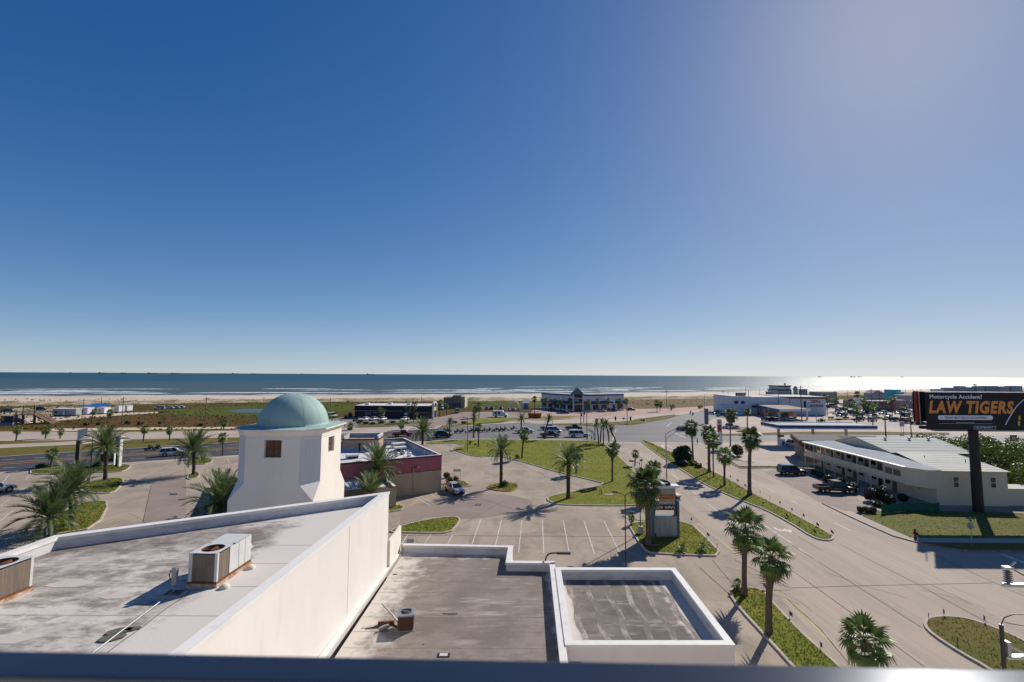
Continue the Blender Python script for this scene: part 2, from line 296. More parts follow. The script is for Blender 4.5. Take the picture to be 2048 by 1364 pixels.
def put(name, me, parent=None, loc=None, rz=0):
    o = bpy.data.objects.new(name, me); COL.objects.link(o)
    if parent: o.parent = parent
    if loc is not None: o.location = loc
    if rz: o.rotation_euler = (0, 0, rz)
    return o
def tag(o, label=None, cat=None, group=None, kind=None):
    if label: o['label'] = label
    if cat: o['category'] = cat
    if group: o['group'] = group
    if kind: o['kind'] = kind
    return o
def thing(name, label, cat, loc=(0, 0, 0), rz=0, group=None):
    return tag(put(name, None, None, loc, rz), label, cat, group)
def tree_copy(o, parent=None):
    c = o.copy(); COL.objects.link(c); c.parent = parent
    for ch in [x for x in o.children]: tree_copy(ch, c)
    return c
def offset(poly, d):                    # inward offset of a counter-clockwise outline
    n = len(poly); out = []
    for i in range(n):
        p0, p1, p2 = Vector(poly[i - 1][:2]), Vector(poly[i][:2]), Vector(poly[(i + 1) % n][:2])
        a, b = (p1 - p0).normalized(), (p2 - p1).normalized()
        na, nb = Vector((-a.y, a.x)), Vector((-b.y, b.x)); m = na + nb
        k = d / max(.35, (m.length_squared / 2)) if m.length > 1e-4 else d
        out.append(p1 + m * k * 1.0 if m.length > 1e-4 else p1 + na * d)
    return out
def ccw(p):
    a = sum(p[i - 1][0] * p[i][1] - p[i][0] * p[i - 1][1] for i in range(len(p)))
    return list(p) if a > 0 else list(reversed(p))
def chaikin(p, k=2):
    for _ in range(k):
        q = []
        for i in range(len(p)):
            a, b = Vector(p[i - 1]), Vector(p[i]); q += [a * .75 + b * .25, a * .25 + b * .75]
        p = q
    return p
def gpoly(px, z=0): return ccw([G(x, y, z).to_2d() for x, y in px])
def sheet(name, pts, z, m, kind='structure', label=None, cat=None, smooth=0):
    p = ccw([tuple(q)[:2] for q in pts])
    if smooth: p = chaikin(p, smooth)
    o = MB().face([(q[0], q[1], z) for q in p]).build(name, m)
    return tag(o, label, cat, None, kind)
def strip(path, w, z, m, name, parent=None, h=0.0):
    """flat (or h high) band along a ground path"""
    path = [Vector((p[0], p[1])) for p in path]; L, Rr = [], []
    for i, p in enumerate(path):
        d = (path[min(i + 1, len(path) - 1)] - path[max(i - 1, 0)]).normalized(); n = Vector((-d.y, d.x)) * w / 2
        L.append(p + n); Rr.append(p - n)
    b = MB()
    if h: b.prism(L + list(reversed(Rr)) if False else Rr + list(reversed(L)), z, z + h)
    else:
        for i in range(len(path) - 1): b.face([(*Rr[i], z), (*Rr[i + 1], z), (*L[i + 1], z), (*L[i], z)])
    return b.build(name, m, parent)
def text(s, size, m, parent, loc, rot, name='lettering', offset=0.0, shear=0.0, ext=.008, align='LEFT', fit=None):
    cu = bpy.data.curves.new('txt', 'FONT'); cu.body = s; cu.size = size; cu.offset = offset; cu.shear = shear
    cu.space_character = 1.0 + offset * 3.2; cu.extrude = ext; cu.align_x = align; cu.resolution_u = 3
    o = bpy.data.objects.new('txt', cu); COL.objects.link(o)
    me = bpy.data.meshes.new_from_object(o.evaluated_get(bpy.context.evaluated_depsgraph_get()))
    bpy.data.objects.remove(o); me.materials.clear(); me.materials.append(m)
    if fit:                              # stretch to a given width and height
        xs = [v.co.x for v in me.vertices]; ys = [v.co.y for v in me.vertices]
        if xs:
            x0, w, y0, h = min(xs), max(xs) - min(xs), min(ys), max(ys) - min(ys)
            for v in me.vertices: v.co.x = (v.co.x - x0) / w * fit[0]; v.co.y = (v.co.y - y0) / h * fit[1]
    t = put(name, me, parent, loc); t.rotation_euler = rot
    return t
FACE_CAM = (R(90), 0, 0)
# ================================================================== THE SETTING
def W(*px): return [G(x, y).to_2d() for x, y in px]
shore = [(-3000, -330)] + [tuple(G(x, y, -.4).to_2d()) for x, y in ((0, 792.5), (260, 791.5), (520, 790), (780, 789.5), (1024, 788.5), (1280, 785.5), (1470, 784), (1660, 780.5), (1830, 778), (2048, 774))] + [(4200, 2300)]
dune = [(-3000, -420)] + [tuple(G(x, y).to_2d()) for x, y in ((0, 806), (250, 803), (520, 799), (780, 797.5), (1024, 797), (1280, 794), (1440, 792), (1660, 787), (1830, 784), (2048, 780))] + [(4200, 2050)]
# one ground sheet that runs from behind the camera to the dunes
sheet('ground', [(-3000, -420), (-3000, -900), (4200, -900)] + list(reversed(dune))[:-1], -.05, DUNE)
def between(a, b, name, m, za, zb, n=1):
    mb = MB()
    for i in range(len(a) - 1):
        mb.face([(*a[i], za), (*a[i + 1], za), (*b[i + 1], zb), (*b[i], zb)])
    return tag(mb.build(name, m), kind='structure')
def offs(line, d):
    out = []
    for i, p in enumerate(line):
        t = (Vector(line[min(i + 1, len(line) - 1)]) - Vector(line[max(i - 1, 0)])).normalized()
        out.append((p[0] - t.y * d, p[1] + t.x * d))
    return out
between(dune, offs(shore, -9), 'beach', SAND, -.05, -.2)
between(offs(shore, -9), offs(shore, 12), 'wet_sand', WSAND, -.2, -.6)

# sea
m = bpy.data.materials.new('sea_water'); m.use_nodes = True; nt = m.node_tree; b = nt.nodes['Principled BSDF']
geo = nt.nodes.new('ShaderNodeNewGeometry')
def noise_at(scale, st, det=4):
    mp = nt.nodes.new('ShaderNodeMapping'); mp.inputs['Scale'].default_value = st; mp.inputs['Rotation'].default_value = (0, 0, R(-14))
    no = nt.nodes.new('ShaderNodeTexNoise'); no.inputs['Scale'].default_value = scale; no.inputs['Detail'].default_value = det
    lnk(nt, geo.outputs['Position'], mp.inputs[0]); lnk(nt, mp.outputs[0], no.inputs['Vector']); return no.outputs[0]
rp = nt.nodes.new('ShaderNodeValToRGB'); lnk(nt, noise_at(.012, (.18, 1, 1)), rp.inputs[0])
rp.color_ramp.elements[0].position = .35; rp.color_ramp.elements[0].color = (.006, .046, .066, 1)
rp.color_ramp.elements[1].position = .68; rp.color_ramp.elements[1].color = (.026, .092, .105, 1)
sp = nt.nodes.new('ShaderNodeSeparateXYZ'); lnk(nt, geo.outputs['Position'], sp.inputs[0])
mr = nt.nodes.new('ShaderNodeMapRange'); mr.inputs[1].default_value = 360; mr.inputs[2].default_value = 1500; mr.inputs[3].default_value = 1; mr.inputs[4].default_value = 0
lnk(nt, sp.outputs[1], mr.inputs[0])
mx = nt.nodes.new('ShaderNodeMix'); mx.data_type = 'RGBA'; lnk(nt, mr.outputs[0], mx.inputs[0]); lnk(nt, rp.outputs[0], mx.inputs[6])
mx.inputs[7].default_value = (.075, .10, .085, 1)          # silty water near the beach
lnk(nt, mx.outputs[2], b.inputs['Base Color'])
b.inputs['Roughness'].default_value = .38; b.inputs['IOR'].default_value = 1.33; b.inputs['Specular IOR Level'].default_value = .28
prev = None
for sc, st, s_, d_ in ((.05, (.35, 1, 1), 1.0, 3.5), (.22, (.5, 1, 1), .9, 1.1), (.8, (.6, 1, 1), .7, .4)):
    bp = nt.nodes.new('ShaderNodeBump'); bp.inputs['Strength'].default_value = s_; bp.inputs['Distance'].default_value = d_
    lnk(nt, noise_at(sc, st), bp.inputs['Height'])
    if prev: lnk(nt, prev, bp.inputs['Normal'])
    prev = bp.outputs[0]
lnk(nt, prev, b.inputs['Normal'])
SEA = m
tag(MB().face([(x, y, -.4) for x, y in shore] + [(40000, 2300, -.4), (40000, 45000, -.4), (-40000, 45000, -.4), (-40000, -330, -.4)]).build('sea', SEA), kind='structure')

# surf: ridges of broken white water rolling onto the beach
FOAM = layers('sea_foam', (.74, .75, .74), [((.42, .47, .47), .25, .45, .62, (.5, 1.5, 1), .9)], .9)
rnd = random.Random(4)
def resample(line, step):
    out = []
    for a, c in zip(line, line[1:]):
        n = max(1, int((Vector(c) - Vector(a)).length / step))
        out += [tuple(Vector(a).lerp(Vector(c), k / n)) for k in range(n)]
    return out
surf = MB()
base = resample([p for p in shore if -900 < p[0] < 2500] if False else [tuple(p) for p in shore[1:-1]], 3.0)
base = resample([(-900, 215), base[0]], 3.0) + base
for d0, wmin, wmax, fill, hgt in ((8, 5, 14, .95, .15), (50, 4, 11, .85, .6), (82, 4, 12, .40, .8), (120, 3, 8, .24, .7), (175, 2, 5, .12, .6), (240, 2, 4, .06, .5)):
    i = 0
    while i < len(base) - 3:
        run = rnd.randint(8, 60); on = rnd.random() < fill
        seg = offs(base[i:i + run + 1], d0); i += run
        if not on or len(seg) < 3: continue
        n = len(seg); ph = rnd.random() * 9; vs = []
        for k, p in enumerate(seg):
            t = min(k, n - 1 - k) / max(1, n * .5); e = min(1, t * 3)
            w = (wmin + (wmax - wmin) * (.5 + .5 * math.sin(ph + k * .31) * math.sin(k * .13))) * e * rnd.uniform(.7, 1.2) + .05
            o = 3.5 * math.sin(ph + k * .07) + rnd.uniform(-.5, .5)
            tdir = (Vector(seg[min(k + 1, n - 1)]) - Vector(seg[max(k - 1, 0)])).normalized(); nn = Vector((-tdir.y, tdir.x)); c = Vector(p) + nn * o
            vs += [(*(c - nn * w * .5), -.39), (*(c + nn * w * .05), -.39 + hgt * e), (*(c + nn * w * .5), -.39)]
        surf.add(vs, [f for k in range(n - 1) for f in ((3 * k, 3 * k + 3, 3 * k + 4, 3 * k + 1), (3 * k + 1, 3 * k + 4, 3 * k + 5, 3 * k + 2))])
tag(surf.build('surf_foam', FOAM), 'white lines of surf breaking along the beach', 'surf', None, 'stuff')

# dunes: a grassy hummocky ridge in front of the beach
mb = MB(); dl = resample([(-700, 160)] + [tuple(p) for p in dune[1:-1]], 3.5); rows = 9; vs = []
from mathutils import noise as mn
for j in range(rows):
    ln = offs(dl, -34 + j * 5.0)
    for p in ln:
        hgt = max(0, mn.noise(Vector((p[0] * .06, p[1] * .09, 3))) * 1.6 + .5) * math.sin(math.pi * j / (rows - 1)) ** .7 * 1.1
        hgt += abs(mn.noise(Vector((p[0] * .3, p[1] * .3, 7)))) * .5 * math.sin(math.pi * j / (rows - 1))
        vs.append((p[0], p[1], -.06 + hgt))
n = len(dl)
mb.add(vs, [(j * n + i, j * n + i + 1, (j + 1) * n + i + 1, (j + 1) * n + i) for j in range(rows - 1) for i in range(n - 1)], 0, True)
tag(mb.build('dunes', DSAND), kind='structure')
# tufts of dune and marsh grass over the flats (uncountable)
tuft = MB(); rnd = random.Random(9)
for k in range(2600):
    x = rnd.uniform(-20, 1470); y = 860 - 62 * rnd.random() ** .8
    if x > 690 and y > 812: continue
    if x > 1060 and y > 793 and x < 1260: continue
    if x > 1250 and y > 818: continue
    p = G(x, y); hh = rnd.uniform(.25, .8); w = rnd.uniform(.25, .7)
    if p.y > 345 or (440 < x < 590 and 814 < y < 829) or (300 < x < 370 and 812 < y < 823): continue
    for q in range(3):
        a = rnd.uniform(0, 6.28); c, s_ = math.cos(a) * w, math.sin(a) * w
        tuft.add([(p.x - c, p.y - s_, -.06), (p.x + c, p.y + s_, -.06), (p.x + c * .3 + rnd.uniform(-.1, .1), p.y, hh * rnd.uniform(.7, 1.1))], [(0, 1, 2)])
tag(tuft.build('dune_tufts', leafmat('dune_tuft_leaf', (.20, .145, .05), (.15, .12, .04), .3, .08)), 'brown and green grass tufts scattered over the flats before the dunes', 'grass', None, 'stuff')

sheet('marsh', W((300, 830), (335, 816), (460, 811), (560, 806), (705, 806), (716, 814), (665, 829), (560, 834)), -.03, MARSH, smooth=2)
sheet('meadow', W((925, 802), (1090, 801), (1092, 811), (1000, 812.5), (930, 811)), -.03, MARSH, smooth=1)
sheet('brown_field', W((1250, 797), (1445, 795), (1462, 800), (1466, 812), (1330, 821), (1250, 819)), -.03,
      layers('brown_field_grass', (.17, .095, .035), [((.11, .085, .03), .05, .42, .62, (.5, 1, 1), .9), ((.21, .14, .06), .3, .5, .7, one, .7)], .97, (2.2, 1, .4)))
m = layers('pond_water', (.05, .075, .10), [], .3, (.8, .3, .05), 0, .35)
sheet('pond', W((455, 821.5), (470, 818.5), (527, 817.5), (560, 818), (560, 824), (505, 825.5), (472, 824)), -.02, m, smooth=1)
sheet('sand_track', W((0, 838), (90, 834), (230, 826), (340, 822.5), (340, 824.5), (240, 830), (110, 842), (0, 850)), -.03, SAND, smooth=1)
sheet('sand_path', W((100, 857), (300, 854.5), (480, 853.5), (480, 857), (300, 859), (100, 862)), -.026, SAND)
sheet('sand_lot', W((0, 816), (150, 812), (262, 815), (262, 826), (100, 836), (0, 845)), -.035, DSAND, smooth=1)

# verges and roads; each sheet a few millimetres above the one below
sheet('verge', W((-300, 866), (0, 861), (480, 859), (700, 852), (900, 846), (1000, 842), (1190, 843), (1290, 835), (1400, 820), (1400, 828), (1290, 850), (1190, 854), (900, 856), (700, 874), (480, 889), (0, 918), (-300, 940)), -.03, DRYG)
sheet('frontage_road', W((-300, 862), (0, 863), (240, 864), (480, 861), (720, 855), (840, 851), (890, 849), (870, 858), (750, 865), (480, 874.5), (240, 879), (0, 882), (-300, 886)), -.012, PALEC)
sheet('service_path', W((-300, 893), (0, 889), (180, 881), (262, 877), (262, 880), (160, 888.5), (0, 896), (-300, 903)), -.016, PALEC)
sheet('restaurant_lot', W((640, 840), (700, 833), (880, 834), (925, 824), (1000, 823), (1062, 826), (1060, 836), (985, 838), (900, 851), (840, 852), (640, 858)), -.008,
      layers('brown_asphalt', (.30, .235, .20), [((.22, .175, .15), .08, .4, .65, one, .9), ((.36, .29, .25), .6, .5, .7, one, .6)], .9))
sheet('shop_forecourt', W((1055, 833), (1066, 820), (1083, 814), (1250, 818), (1330, 817), (1440, 811), (1445, 816), (1400, 822), (1330, 826), (1240, 835), (1100, 839), (1000, 846)), -.020, PINKC)
sheet('frontage_concrete', W((900, 853), (1000, 846), (1060, 842), (1240, 834), (1330, 826.5), (1400, 821), (1400, 825), (1330, 833), (1290, 839), (1187, 846.5), (1085, 847.5), (1000, 849)), -.004, PALEC)
far_edge = [(-300, 934), (0, 914), (240, 899), (475, 884.5), (750, 866.5), (870, 858)]
sheet('boulevard', W(*far_edge, (900, 856), (900, 879), (853, 882), (750, 887), (475, 910), (0, 944), (-300, 967)), .0, ASPH)
sheet('intersection', W((895, 856), (985, 849), (1060, 846), (1085, 848.5), (1187, 852), (1240, 849), (1262, 851), (1295, 845), (1335, 838), (1365, 829), (1400, 823), (1445, 816), (1482, 813), (1492, 816), (1455, 828), (1425, 838), (1408, 850), (1450, 868), (1660, 869), (2100, 872), (2100, 883), (1660, 881), (1445, 883.5), (1400, 884.5), (1240, 883.5), (1180, 880), (1055, 878.5), (944, 877.5), (895, 880)), .004, ASPHL)
sheet('station_lot', W((1450, 868), (1408, 850), (1425, 838), (1455, 828), (1495, 817), (1560, 820), (1660, 800), (1860, 790), (2200, 790), (2200, 873), (1660, 868.6)), -.004, PALEC)
near = [G(x, y).to_2d() for x, y in ((-300, 967), (0, 944), (475, 910), (750, 887), (853, 882), (944, 877.5), (1055, 878.5), (1180, 880), (1240, 883.5), (1400, 884.5), (1445, 883.5), (1660, 881), (2100, 883))]
lot = sheet('parking_lot', near + [(190, 70), (190, -60), (-190, -60), (-190, 40)], .0, CONC)
street = sheet('street', W((1243, 884), (1400, 885), (1440, 900), (1530, 945)) + [tuple(G(1640, 1005).to_2d())] + W((1690, 1030), (1790, 1074), (1880, 1094), (1930, 1102.5), (2200, 1107)) + [(62, -20), (22, -20)] + W((1690, 1340), (1560, 1195), (1470, 1118), (1395, 1040), (1340, 990), (1300, 965), (1268, 935)), .006, STREETC)
sheet('worn_lane', W((303, 969), (372, 955), (373, 1032), (284, 1048)), .006, DARKC)
sheet('patched_lot', W((800, 1010), (935, 990), (1010, 986), (1085, 1008), (1000, 1032), (930, 1040), (850, 1030), (800, 1068)), .006, DARKC, smooth=2)
sheet('motel_lot', W((1530, 945), (1555, 934), (1650, 936), (1690, 985), (1760, 1020), (1722, 1033), (1640, 1003)), .010, DARKC)
sheet('station_apron', W((1440, 886), (1660, 884), (1640, 932), (1560, 938), (1530, 943), (1440, 900)), .008, PALEC)
# kerbs and pavements along the boulevard
strip(W((-300, 968.5), (0, 946), (240, 927.5), (475, 911.5), (750, 888), (853, 883)), 2.2, .010, PALEC, 'pavement').update_tag()
strip(W((860, 882.5), (944, 878.5), (1055, 879.5), (1180, 881)), 2.6, .012, PALEC, 'pavement')
for o in [x for x in COL.objects if x.name.startswith('pavement')]: tag(o, kind='structure')
tag(strip(W(*far_edge, (985, 848.8), (1060, 845.6)), .5, -.02, KERB, 'road_kerb', None, .14), kind='structure')
# lane markings on the boulevard
bl = COL.objects['boulevard']
for dy, nm in ((-1.6, YELP), (1.6, YELP)):
    strip(W((-300, 949 + dy), (0, 927.5 + dy), (240, 911 + dy * .9), (475, 895.5 + dy * .8), (750, 875 + dy * .6), (895, 864.5)), .34, .012, nm, 'centre_line', bl)
for ya, yb in ((920.5, 889), (936.5, 903)):
    for k in range(14):
        t0 = k / 14; t1 = t0 + .03; x0, x1 = -60 + 900 * t0, -60 + 900 * t1
        sl_ = (yb - ya) / 475
        strip(W((x0, ya + sl_ * x0), (x1, ya + sl_ * x1)), .22, .012, WHITEP, 'lane_dash', bl)
it = COL.objects['intersection']
for a, c in (((1333, 853), (1343, 845.5)), ((1350, 866), (1372, 876)), ((1364, 866), (1382, 874)), ((1320, 884), (1352, 900)), ((1250, 885), (1400, 885.8)), ((1225, 881), (1232, 858))):
    strip(W(a, c), .3, .014, WHITEP, 'stop_line', it)
for k in range(9): strip(W((900 + k * 30, 868.6), (910 + k * 30, 868.4)), .2, .014, WHITEP, 'lane_dash', it)
# street markings, joints
def lineset(ls, w, m, name, par, z=.016):
    for a, c in ls: strip(W(a, c), w, z, m, name, par)
lineset([((1531, 1052), (1584, 1087)), ((1596, 1096), (1640, 1126)), ((1418, 1009), (1440, 1026)), ((1376, 975), (1392, 988)), ((1669, 1046), (1702, 1062)), ((1534, 976), (1548, 984)), ((1500, 958), (1512, 965)), ((1345, 948), (1357, 958)), ((1582, 1000), (1596, 1008))], .16, WHITEP, 'lane_line', street)
lineset([((2003, 1108.5), (2060, 1130))], .5, WHITEP, 'stop_line', street)
lineset([((1584, 1090), (1713, 1172)), ((1713, 1172), (1844, 1256)), ((1678, 1088), (1832, 1167)), ((1832, 1167), (1975, 1245)), ((1580, 1138), (1707, 1229)), ((1707, 1229), (1850, 1335)), ((1841, 1098), (2060, 1198)), ((1580, 1176), (1713, 1172)), ((1713, 1172), (1985, 1166)), ((1395, 1023), (1535, 1022)), ((1380, 991), (1440, 991)), ((1580, 985), (1640, 1004)), ((1404, 960), (1520, 1020)), ((1455, 955), (1640, 1060)), ((1470, 1120), (1580, 1176)), ((1570, 1195), (1640, 1258)), ((1640, 1258), (1700, 1330))], .07, TAR, 'joint', street)
lineset([((1393, 1046), (1440, 1080)), ((1440, 1080), (1480, 1114)), ((1568, 1196), (1600, 1222)), ((1600, 1222), (1665, 1290))], .22, PALEYEL, 'painted_edge', street)
lineset([((784, 1071), (1262, 1073)), ((925, 1048), (1010, 1000)), ((1240, 1013), (1256, 1052)), ((840, 1010), (930, 1003)), ((1425, 1120), (1475, 1180)), ((1400, 1136), (1460, 1190)), ((1105, 925), (1075, 945)), ((1024, 920), (1075, 945)), ((1075, 945), (1165, 985)), ((940, 990), (1080, 1036)), ((286, 1045), (302, 970)), ((369, 932), (372, 955)), ((0, 1062), (90, 1055)), ((440, 905), (330, 945)), ((1460, 1185), (1580, 1180))], .06, TAR, 'joint', lot)
# meandering cracks in the old concrete
rnd = random.Random(21)
for k in range(34):
    x, y = rnd.uniform(60, 1250), rnd.uniform(905, 1100); p = G(x, y); a = rnd.uniform(0, 6.28); pts = [p.to_2d()]
    for q in range(rnd.randint(5, 12)):
        a += rnd.uniform(-.6, .6); pts.append(pts[-1] + Vector((math.cos(a), math.sin(a))) * rnd.uniform(.5, 1.1))
    strip(pts, rnd.uniform(.025, .05), .0075, TAR, 'crack', lot)
for k in range(16):
    x, y = rnd.uniform(1460, 2000), rnd.uniform(1010, 1240); p = G(x, y); a = rnd.uniform(1.2, 2.0); pts = [p.to_2d()]
    if x > 1700 and y < 1110 or x < 1560 and y > 1110: continue
    for q in range(rnd.randint(4, 9)):
        a += rnd.uniform(-.4, .4); pts.append(pts[-1] + Vector((math.cos(a), math.sin(a))) * rnd.uniform(.5, 1.0))
    strip(pts, .03, .0165, TAR, 'crack', street)
# turn arrow
MB().face([(*G(x, y).to_2d(), .016) for x, y in ((1546, 1055.5), (1550, 1054.5), (1556, 1058.5), (1565, 1060.5), (1568, 1057.5), (1585, 1061), (1582, 1066), (1571, 1062.8), (1560, 1062.6), (1551, 1059.5))]).build('turn_arrow', WHITEP, street)
MB().face([(*G(x, y).to_2d(), .016) for x, y in ((1320, 891), (1325, 890), (1330, 894), (1327, 895.5), (1324, 893))]).build('turn_arrow', WHITEP, street)
# stall lines
lineset([((961.6, 1039), (944, 1088)), ((1003, 1040), (990.6, 1092)), ((1044, 1040), (1037, 1106)), ((1084.7, 1040), (1087.7, 1107)), ((1126.6, 1041), (1137.6, 1103)), ((1168, 1042), (1189, 1108)), ((1208, 1042), (1240, 1108)),
         ((862, 1069), (849, 1087)), ((905, 1070), (895, 1089)), ((816, 1069), (805, 1086)), ((862, 989), (888, 1004)), ((838, 991), (869, 1009)), ((829, 993), (860, 1011)), ((928, 985), (950, 995)), ((905, 1000), (915, 1006)),
         ((925, 960), (975, 954)), ((930, 951), (978, 948)), ((1023, 936), (1058, 931)), ((1040, 941), (1075, 936)), ((1055, 947), (1105, 941)), ((965, 917), (990, 914)), ((1075, 952), (1120, 949)), ((900, 935), (930, 932)),
         ((454, 916), (459, 926)), ((447, 940), (452, 948)), ((51, 960), (62, 946)), ((0, 972), (18, 950)), ((0, 1012), (20, 998)), ((38, 985), (48, 977)), ((0, 1042), (25, 1022)), ((-2, 972), (6, 966))] +
        [((374 + 0, 972 + k * 9), (425 - k * 2, 969 + k * 9)) for k in range(7)], .11, WHITEP, 'stall_line', lot)
lineset([((1683, 997), (1712, 997)), ((1692, 1007), (1736, 1006)), ((1632, 951), (1650, 960)), ((1675, 970), (1690, 978))], .14, PALEYEL, 'stall_line', lot, .018)
for x, y, w, h in ((347, 987, 15, 3), (363, 998, 11, 2.5), (821, 1079, 13, 6), (956, 1008, 12, 3.5)):
    p = [G(x - w / 2, y), G(x + w / 2, y - .3), G(x + w / 2, y + h), G(x - w / 2, y + h + .3)]
    mbg = MB().prism(ccw([q.to_2d() for q in p]), .008, .022)
    g = tag(mbg.build('drain_grate', IRON), {347: 'long iron drain grate set in the dark lane by the bicycle racks', 363: 'short iron drain grate nearest the bicycle racks', 821: 'square iron grate in the pavement by the white screen wall', 956: 'iron drain grate on the lot below the silver sedan'}[x], 'grate')
    ks = MB(); a, bq, c, d = p
    for q in range(1, 8):
        t = q / 8; s0, s1 = a.lerp(bq, t), d.lerp(c, t); ks.tube([(s0.x, s0.y, .024), (s1.x, s1.y, .024)], .012, 4)
    ks.build('bars', GALV, g)

# raised grass islands with kerbs
def island(px, sm=1, kerb=KERB, name='grass_island', gm=GRASS, kh=.14, dome=.05, pts=None):
    p = ccw([tuple(q) for q in (pts or [G(x, y).to_2d() for x, y in px])])
    if sm: p = chaikin(p, sm)
    inn = offset(p, .2); o = MB(); n = len(p)
    o.add([(q[0], q[1], kh - .02) for q in inn] + [(sum(q[0] for q in inn) / n, sum(q[1] for q in inn) / n, kh + dome)], [(i, (i + 1) % n, n) for i in range(n)] if dome < 0 else [tuple(range(n))])
    g = tag(o.build(name, gm), kind='structure')
    k = MB(); k.add([(*q[:2], 0) for q in p] + [(*q[:2], kh) for q in p] + [(*q[:2], kh) for q in inn] + [(*q[:2], 0) for q in inn],
                    [f for i in range(n) for f in ((i, (i + 1) % n, n + (i + 1) % n, n + i), (n + i, n + (i + 1) % n, 2 * n + (i + 1) % n, 2 * n + i), (2 * n + i, 2 * n + (i + 1) % n, 3 * n + (i + 1) % n, 3 * n + i))])
    k.build('kerb', kerb, g)
    return g
LAWN = [(853, 883.6), (944, 879), (1055, 880), (1172, 882), (1203, 883), (1212, 892), (1240, 915), (1262, 936), (1285, 962), (1300, 985), (1302, 1006), (1286, 1011), (1233, 1012.5), (1172, 1012), (1113, 1010), (1097, 1003.5), (1092, 998), (1101, 992), (1158, 981.6), (1216, 969.5), (1172, 958.5), (1132, 949.5), (1073, 932.5), (1024, 918.5), (996, 912.5), (951, 915.5), (899, 897.5), (933, 892), (904, 885.5), (853, 889.5)]
island(LAWN, 1, name='lawn')
island([(1277, 881.5), (1293, 881), (1338, 903), (1404, 934), (1431, 945.5), (1468, 964.5), (1507, 988), (1560, 1013.5), (1586, 1028), (1640, 1057), (1666, 1072), (1669, 1080), (1655, 1083), (1627, 1078), (1580, 1047), (1527, 1019), (1492, 1006), (1437, 983), (1392, 960), (1359, 938), (1336, 924)], 1, name='median')
island([(1257, 1052), (1261, 1046), (1320, 1043), (1380, 1045), (1415, 1078), (1450, 1114), (1380, 1112), (1303, 1108), (1292, 1103.7), (1279, 1090), (1267, 1069)], 1)
island([(1455, 1186), (1462, 1179), (1480, 1175), (1524, 1178), (1548, 1207), (1600, 1262), (1640, 1298), (1700, 1352), (1810, 1470), (1720, 1490), (1588, 1340), (1531, 1277), (1475, 1216)], 1, name='verge_strip')
island([(1845, 1252), (1850, 1240), (1862, 1235), (1891, 1233), (1937, 1238), (1997, 1259), (2060, 1288), (2180, 1360), (2180, 1480), (2060, 1395), (1971, 1337), (1921, 1309), (1864, 1272)], 1, name='median', gm=DRYG)
island([(113, 1070), (195, 1056), (222, 1004), (190, 1001.5), (153, 1010), (108, 1036), (85, 1072)], 1)
island([(160, 984), (200, 988), (226, 986), (240, 977), (250, 959), (236, 955), (182, 963), (155, 972)], 1)
island([(60, 950), (120, 948), (185, 946), (240, 944.5), (256, 940), (265, 930), (230, 929), (120, 935), (60, 940)], 1)
island([(368, 931), (422, 928), (428, 917), (400, 915.5), (376, 918)], 1)
island([(372, 961), (401, 955), (398, 943.5), (376, 947)], 1)
island([(969, 974), (985, 981), (1019, 984.5), (1036, 978), (1038, 971), (1031, 967), (1005, 965.5)], 1, REDK)
island([(781, 1066), (804, 1066), (870, 1068), (900, 1066), (914, 1054), (922, 1040), (914, 1033.5), (880, 1036), (835, 1044), (805, 1052), (781, 1061)], 1)
island([(800, 992), (888, 981), (944, 972.5), (930, 964), (904, 957), (888, 968), (880, 976), (800, 988.6)], 0)
island([(768, 1012), (799, 1010), (812, 1016), (800, 1022), (768, 1026)], 1)
island([(1455, 856), (1500, 855), (1500, 859), (1455, 860)], 0, gm=DRYG)
island([(1430, 869), (1600, 864), (1740, 864), (1900, 866), (1900, 869.5), (1600, 869), (1430, 872)], 0, gm=DRYG)
island([(1060, 834), (1160, 832), (1140, 836), (1060, 839)], 0, gm=GRASS)
island([(930, 847), (952, 838), (1000, 836.5), (1060, 836), (1062, 838), (1000, 843), (952, 848)], 0, gm=GRASS)
island([(1085, 848), (1187, 846.5), (1187, 851.5), (1120, 850.5)], 0, gm=DRYG)
island([(1233, 844), (1290, 839), (1292, 846), (1245, 849)], 0, gm=DRYG)
island([(1268, 839), (1350, 829), (1352, 831), (1290, 844)], 0, gm=DRYG)
island([(710, 850), (760, 846), (836, 843), (838, 847), (780, 853), (715, 855)], 0, gm=DRYG)
island([(1445, 918), (1480, 937), (1640, 936), (1640, 933), (1480, 933), (1450, 915)], 0, gm=DRYG)
# motel lawn with its pavement
sheet('motel_lawn', W((1725, 1032), (1826, 1077), (1900, 1079), (2250, 1079)) + [(150, 52), (150, 70)] + W((2060, 1027), (1880, 1022), (1740, 1022)), .03, layers('motel_grass', (.14, .15, .035), [((.19, .17, .055), .25, .4, .62, one, .9), ((.09, .11, .022), 1.2, .5, .7, one, .8), ((.24, .2, .09), 3, .58, .74, one, .6)], .95, (24, .9, .08), 0, .1))
tag(strip(W((1690, 1022), (1740, 1046), (1790, 1069), (1830, 1080.5), (1950, 1081.5), (2200, 1082)), 1.5, .034, PALEC, 'pavement'), kind='structure')
sheet('kerb_verge', W((1832, 1084), (1880, 1092), (1930, 1100), (2200, 1104), (2200, 1085), (1950, 1084)), .026, DRYG)
tag(strip(W((1645, 1007), (1690, 1029), (1740, 1052), (1787, 1072.6), (1832, 1085)), .2, .0, KERB, 'kerb', None, .13), kind='structure')
tag(strip(W((1832, 1085), (1876, 1094), (1925, 1102), (2200, 1106)), .2, .0, REDK, 'kerb', None, .13), kind='structure')
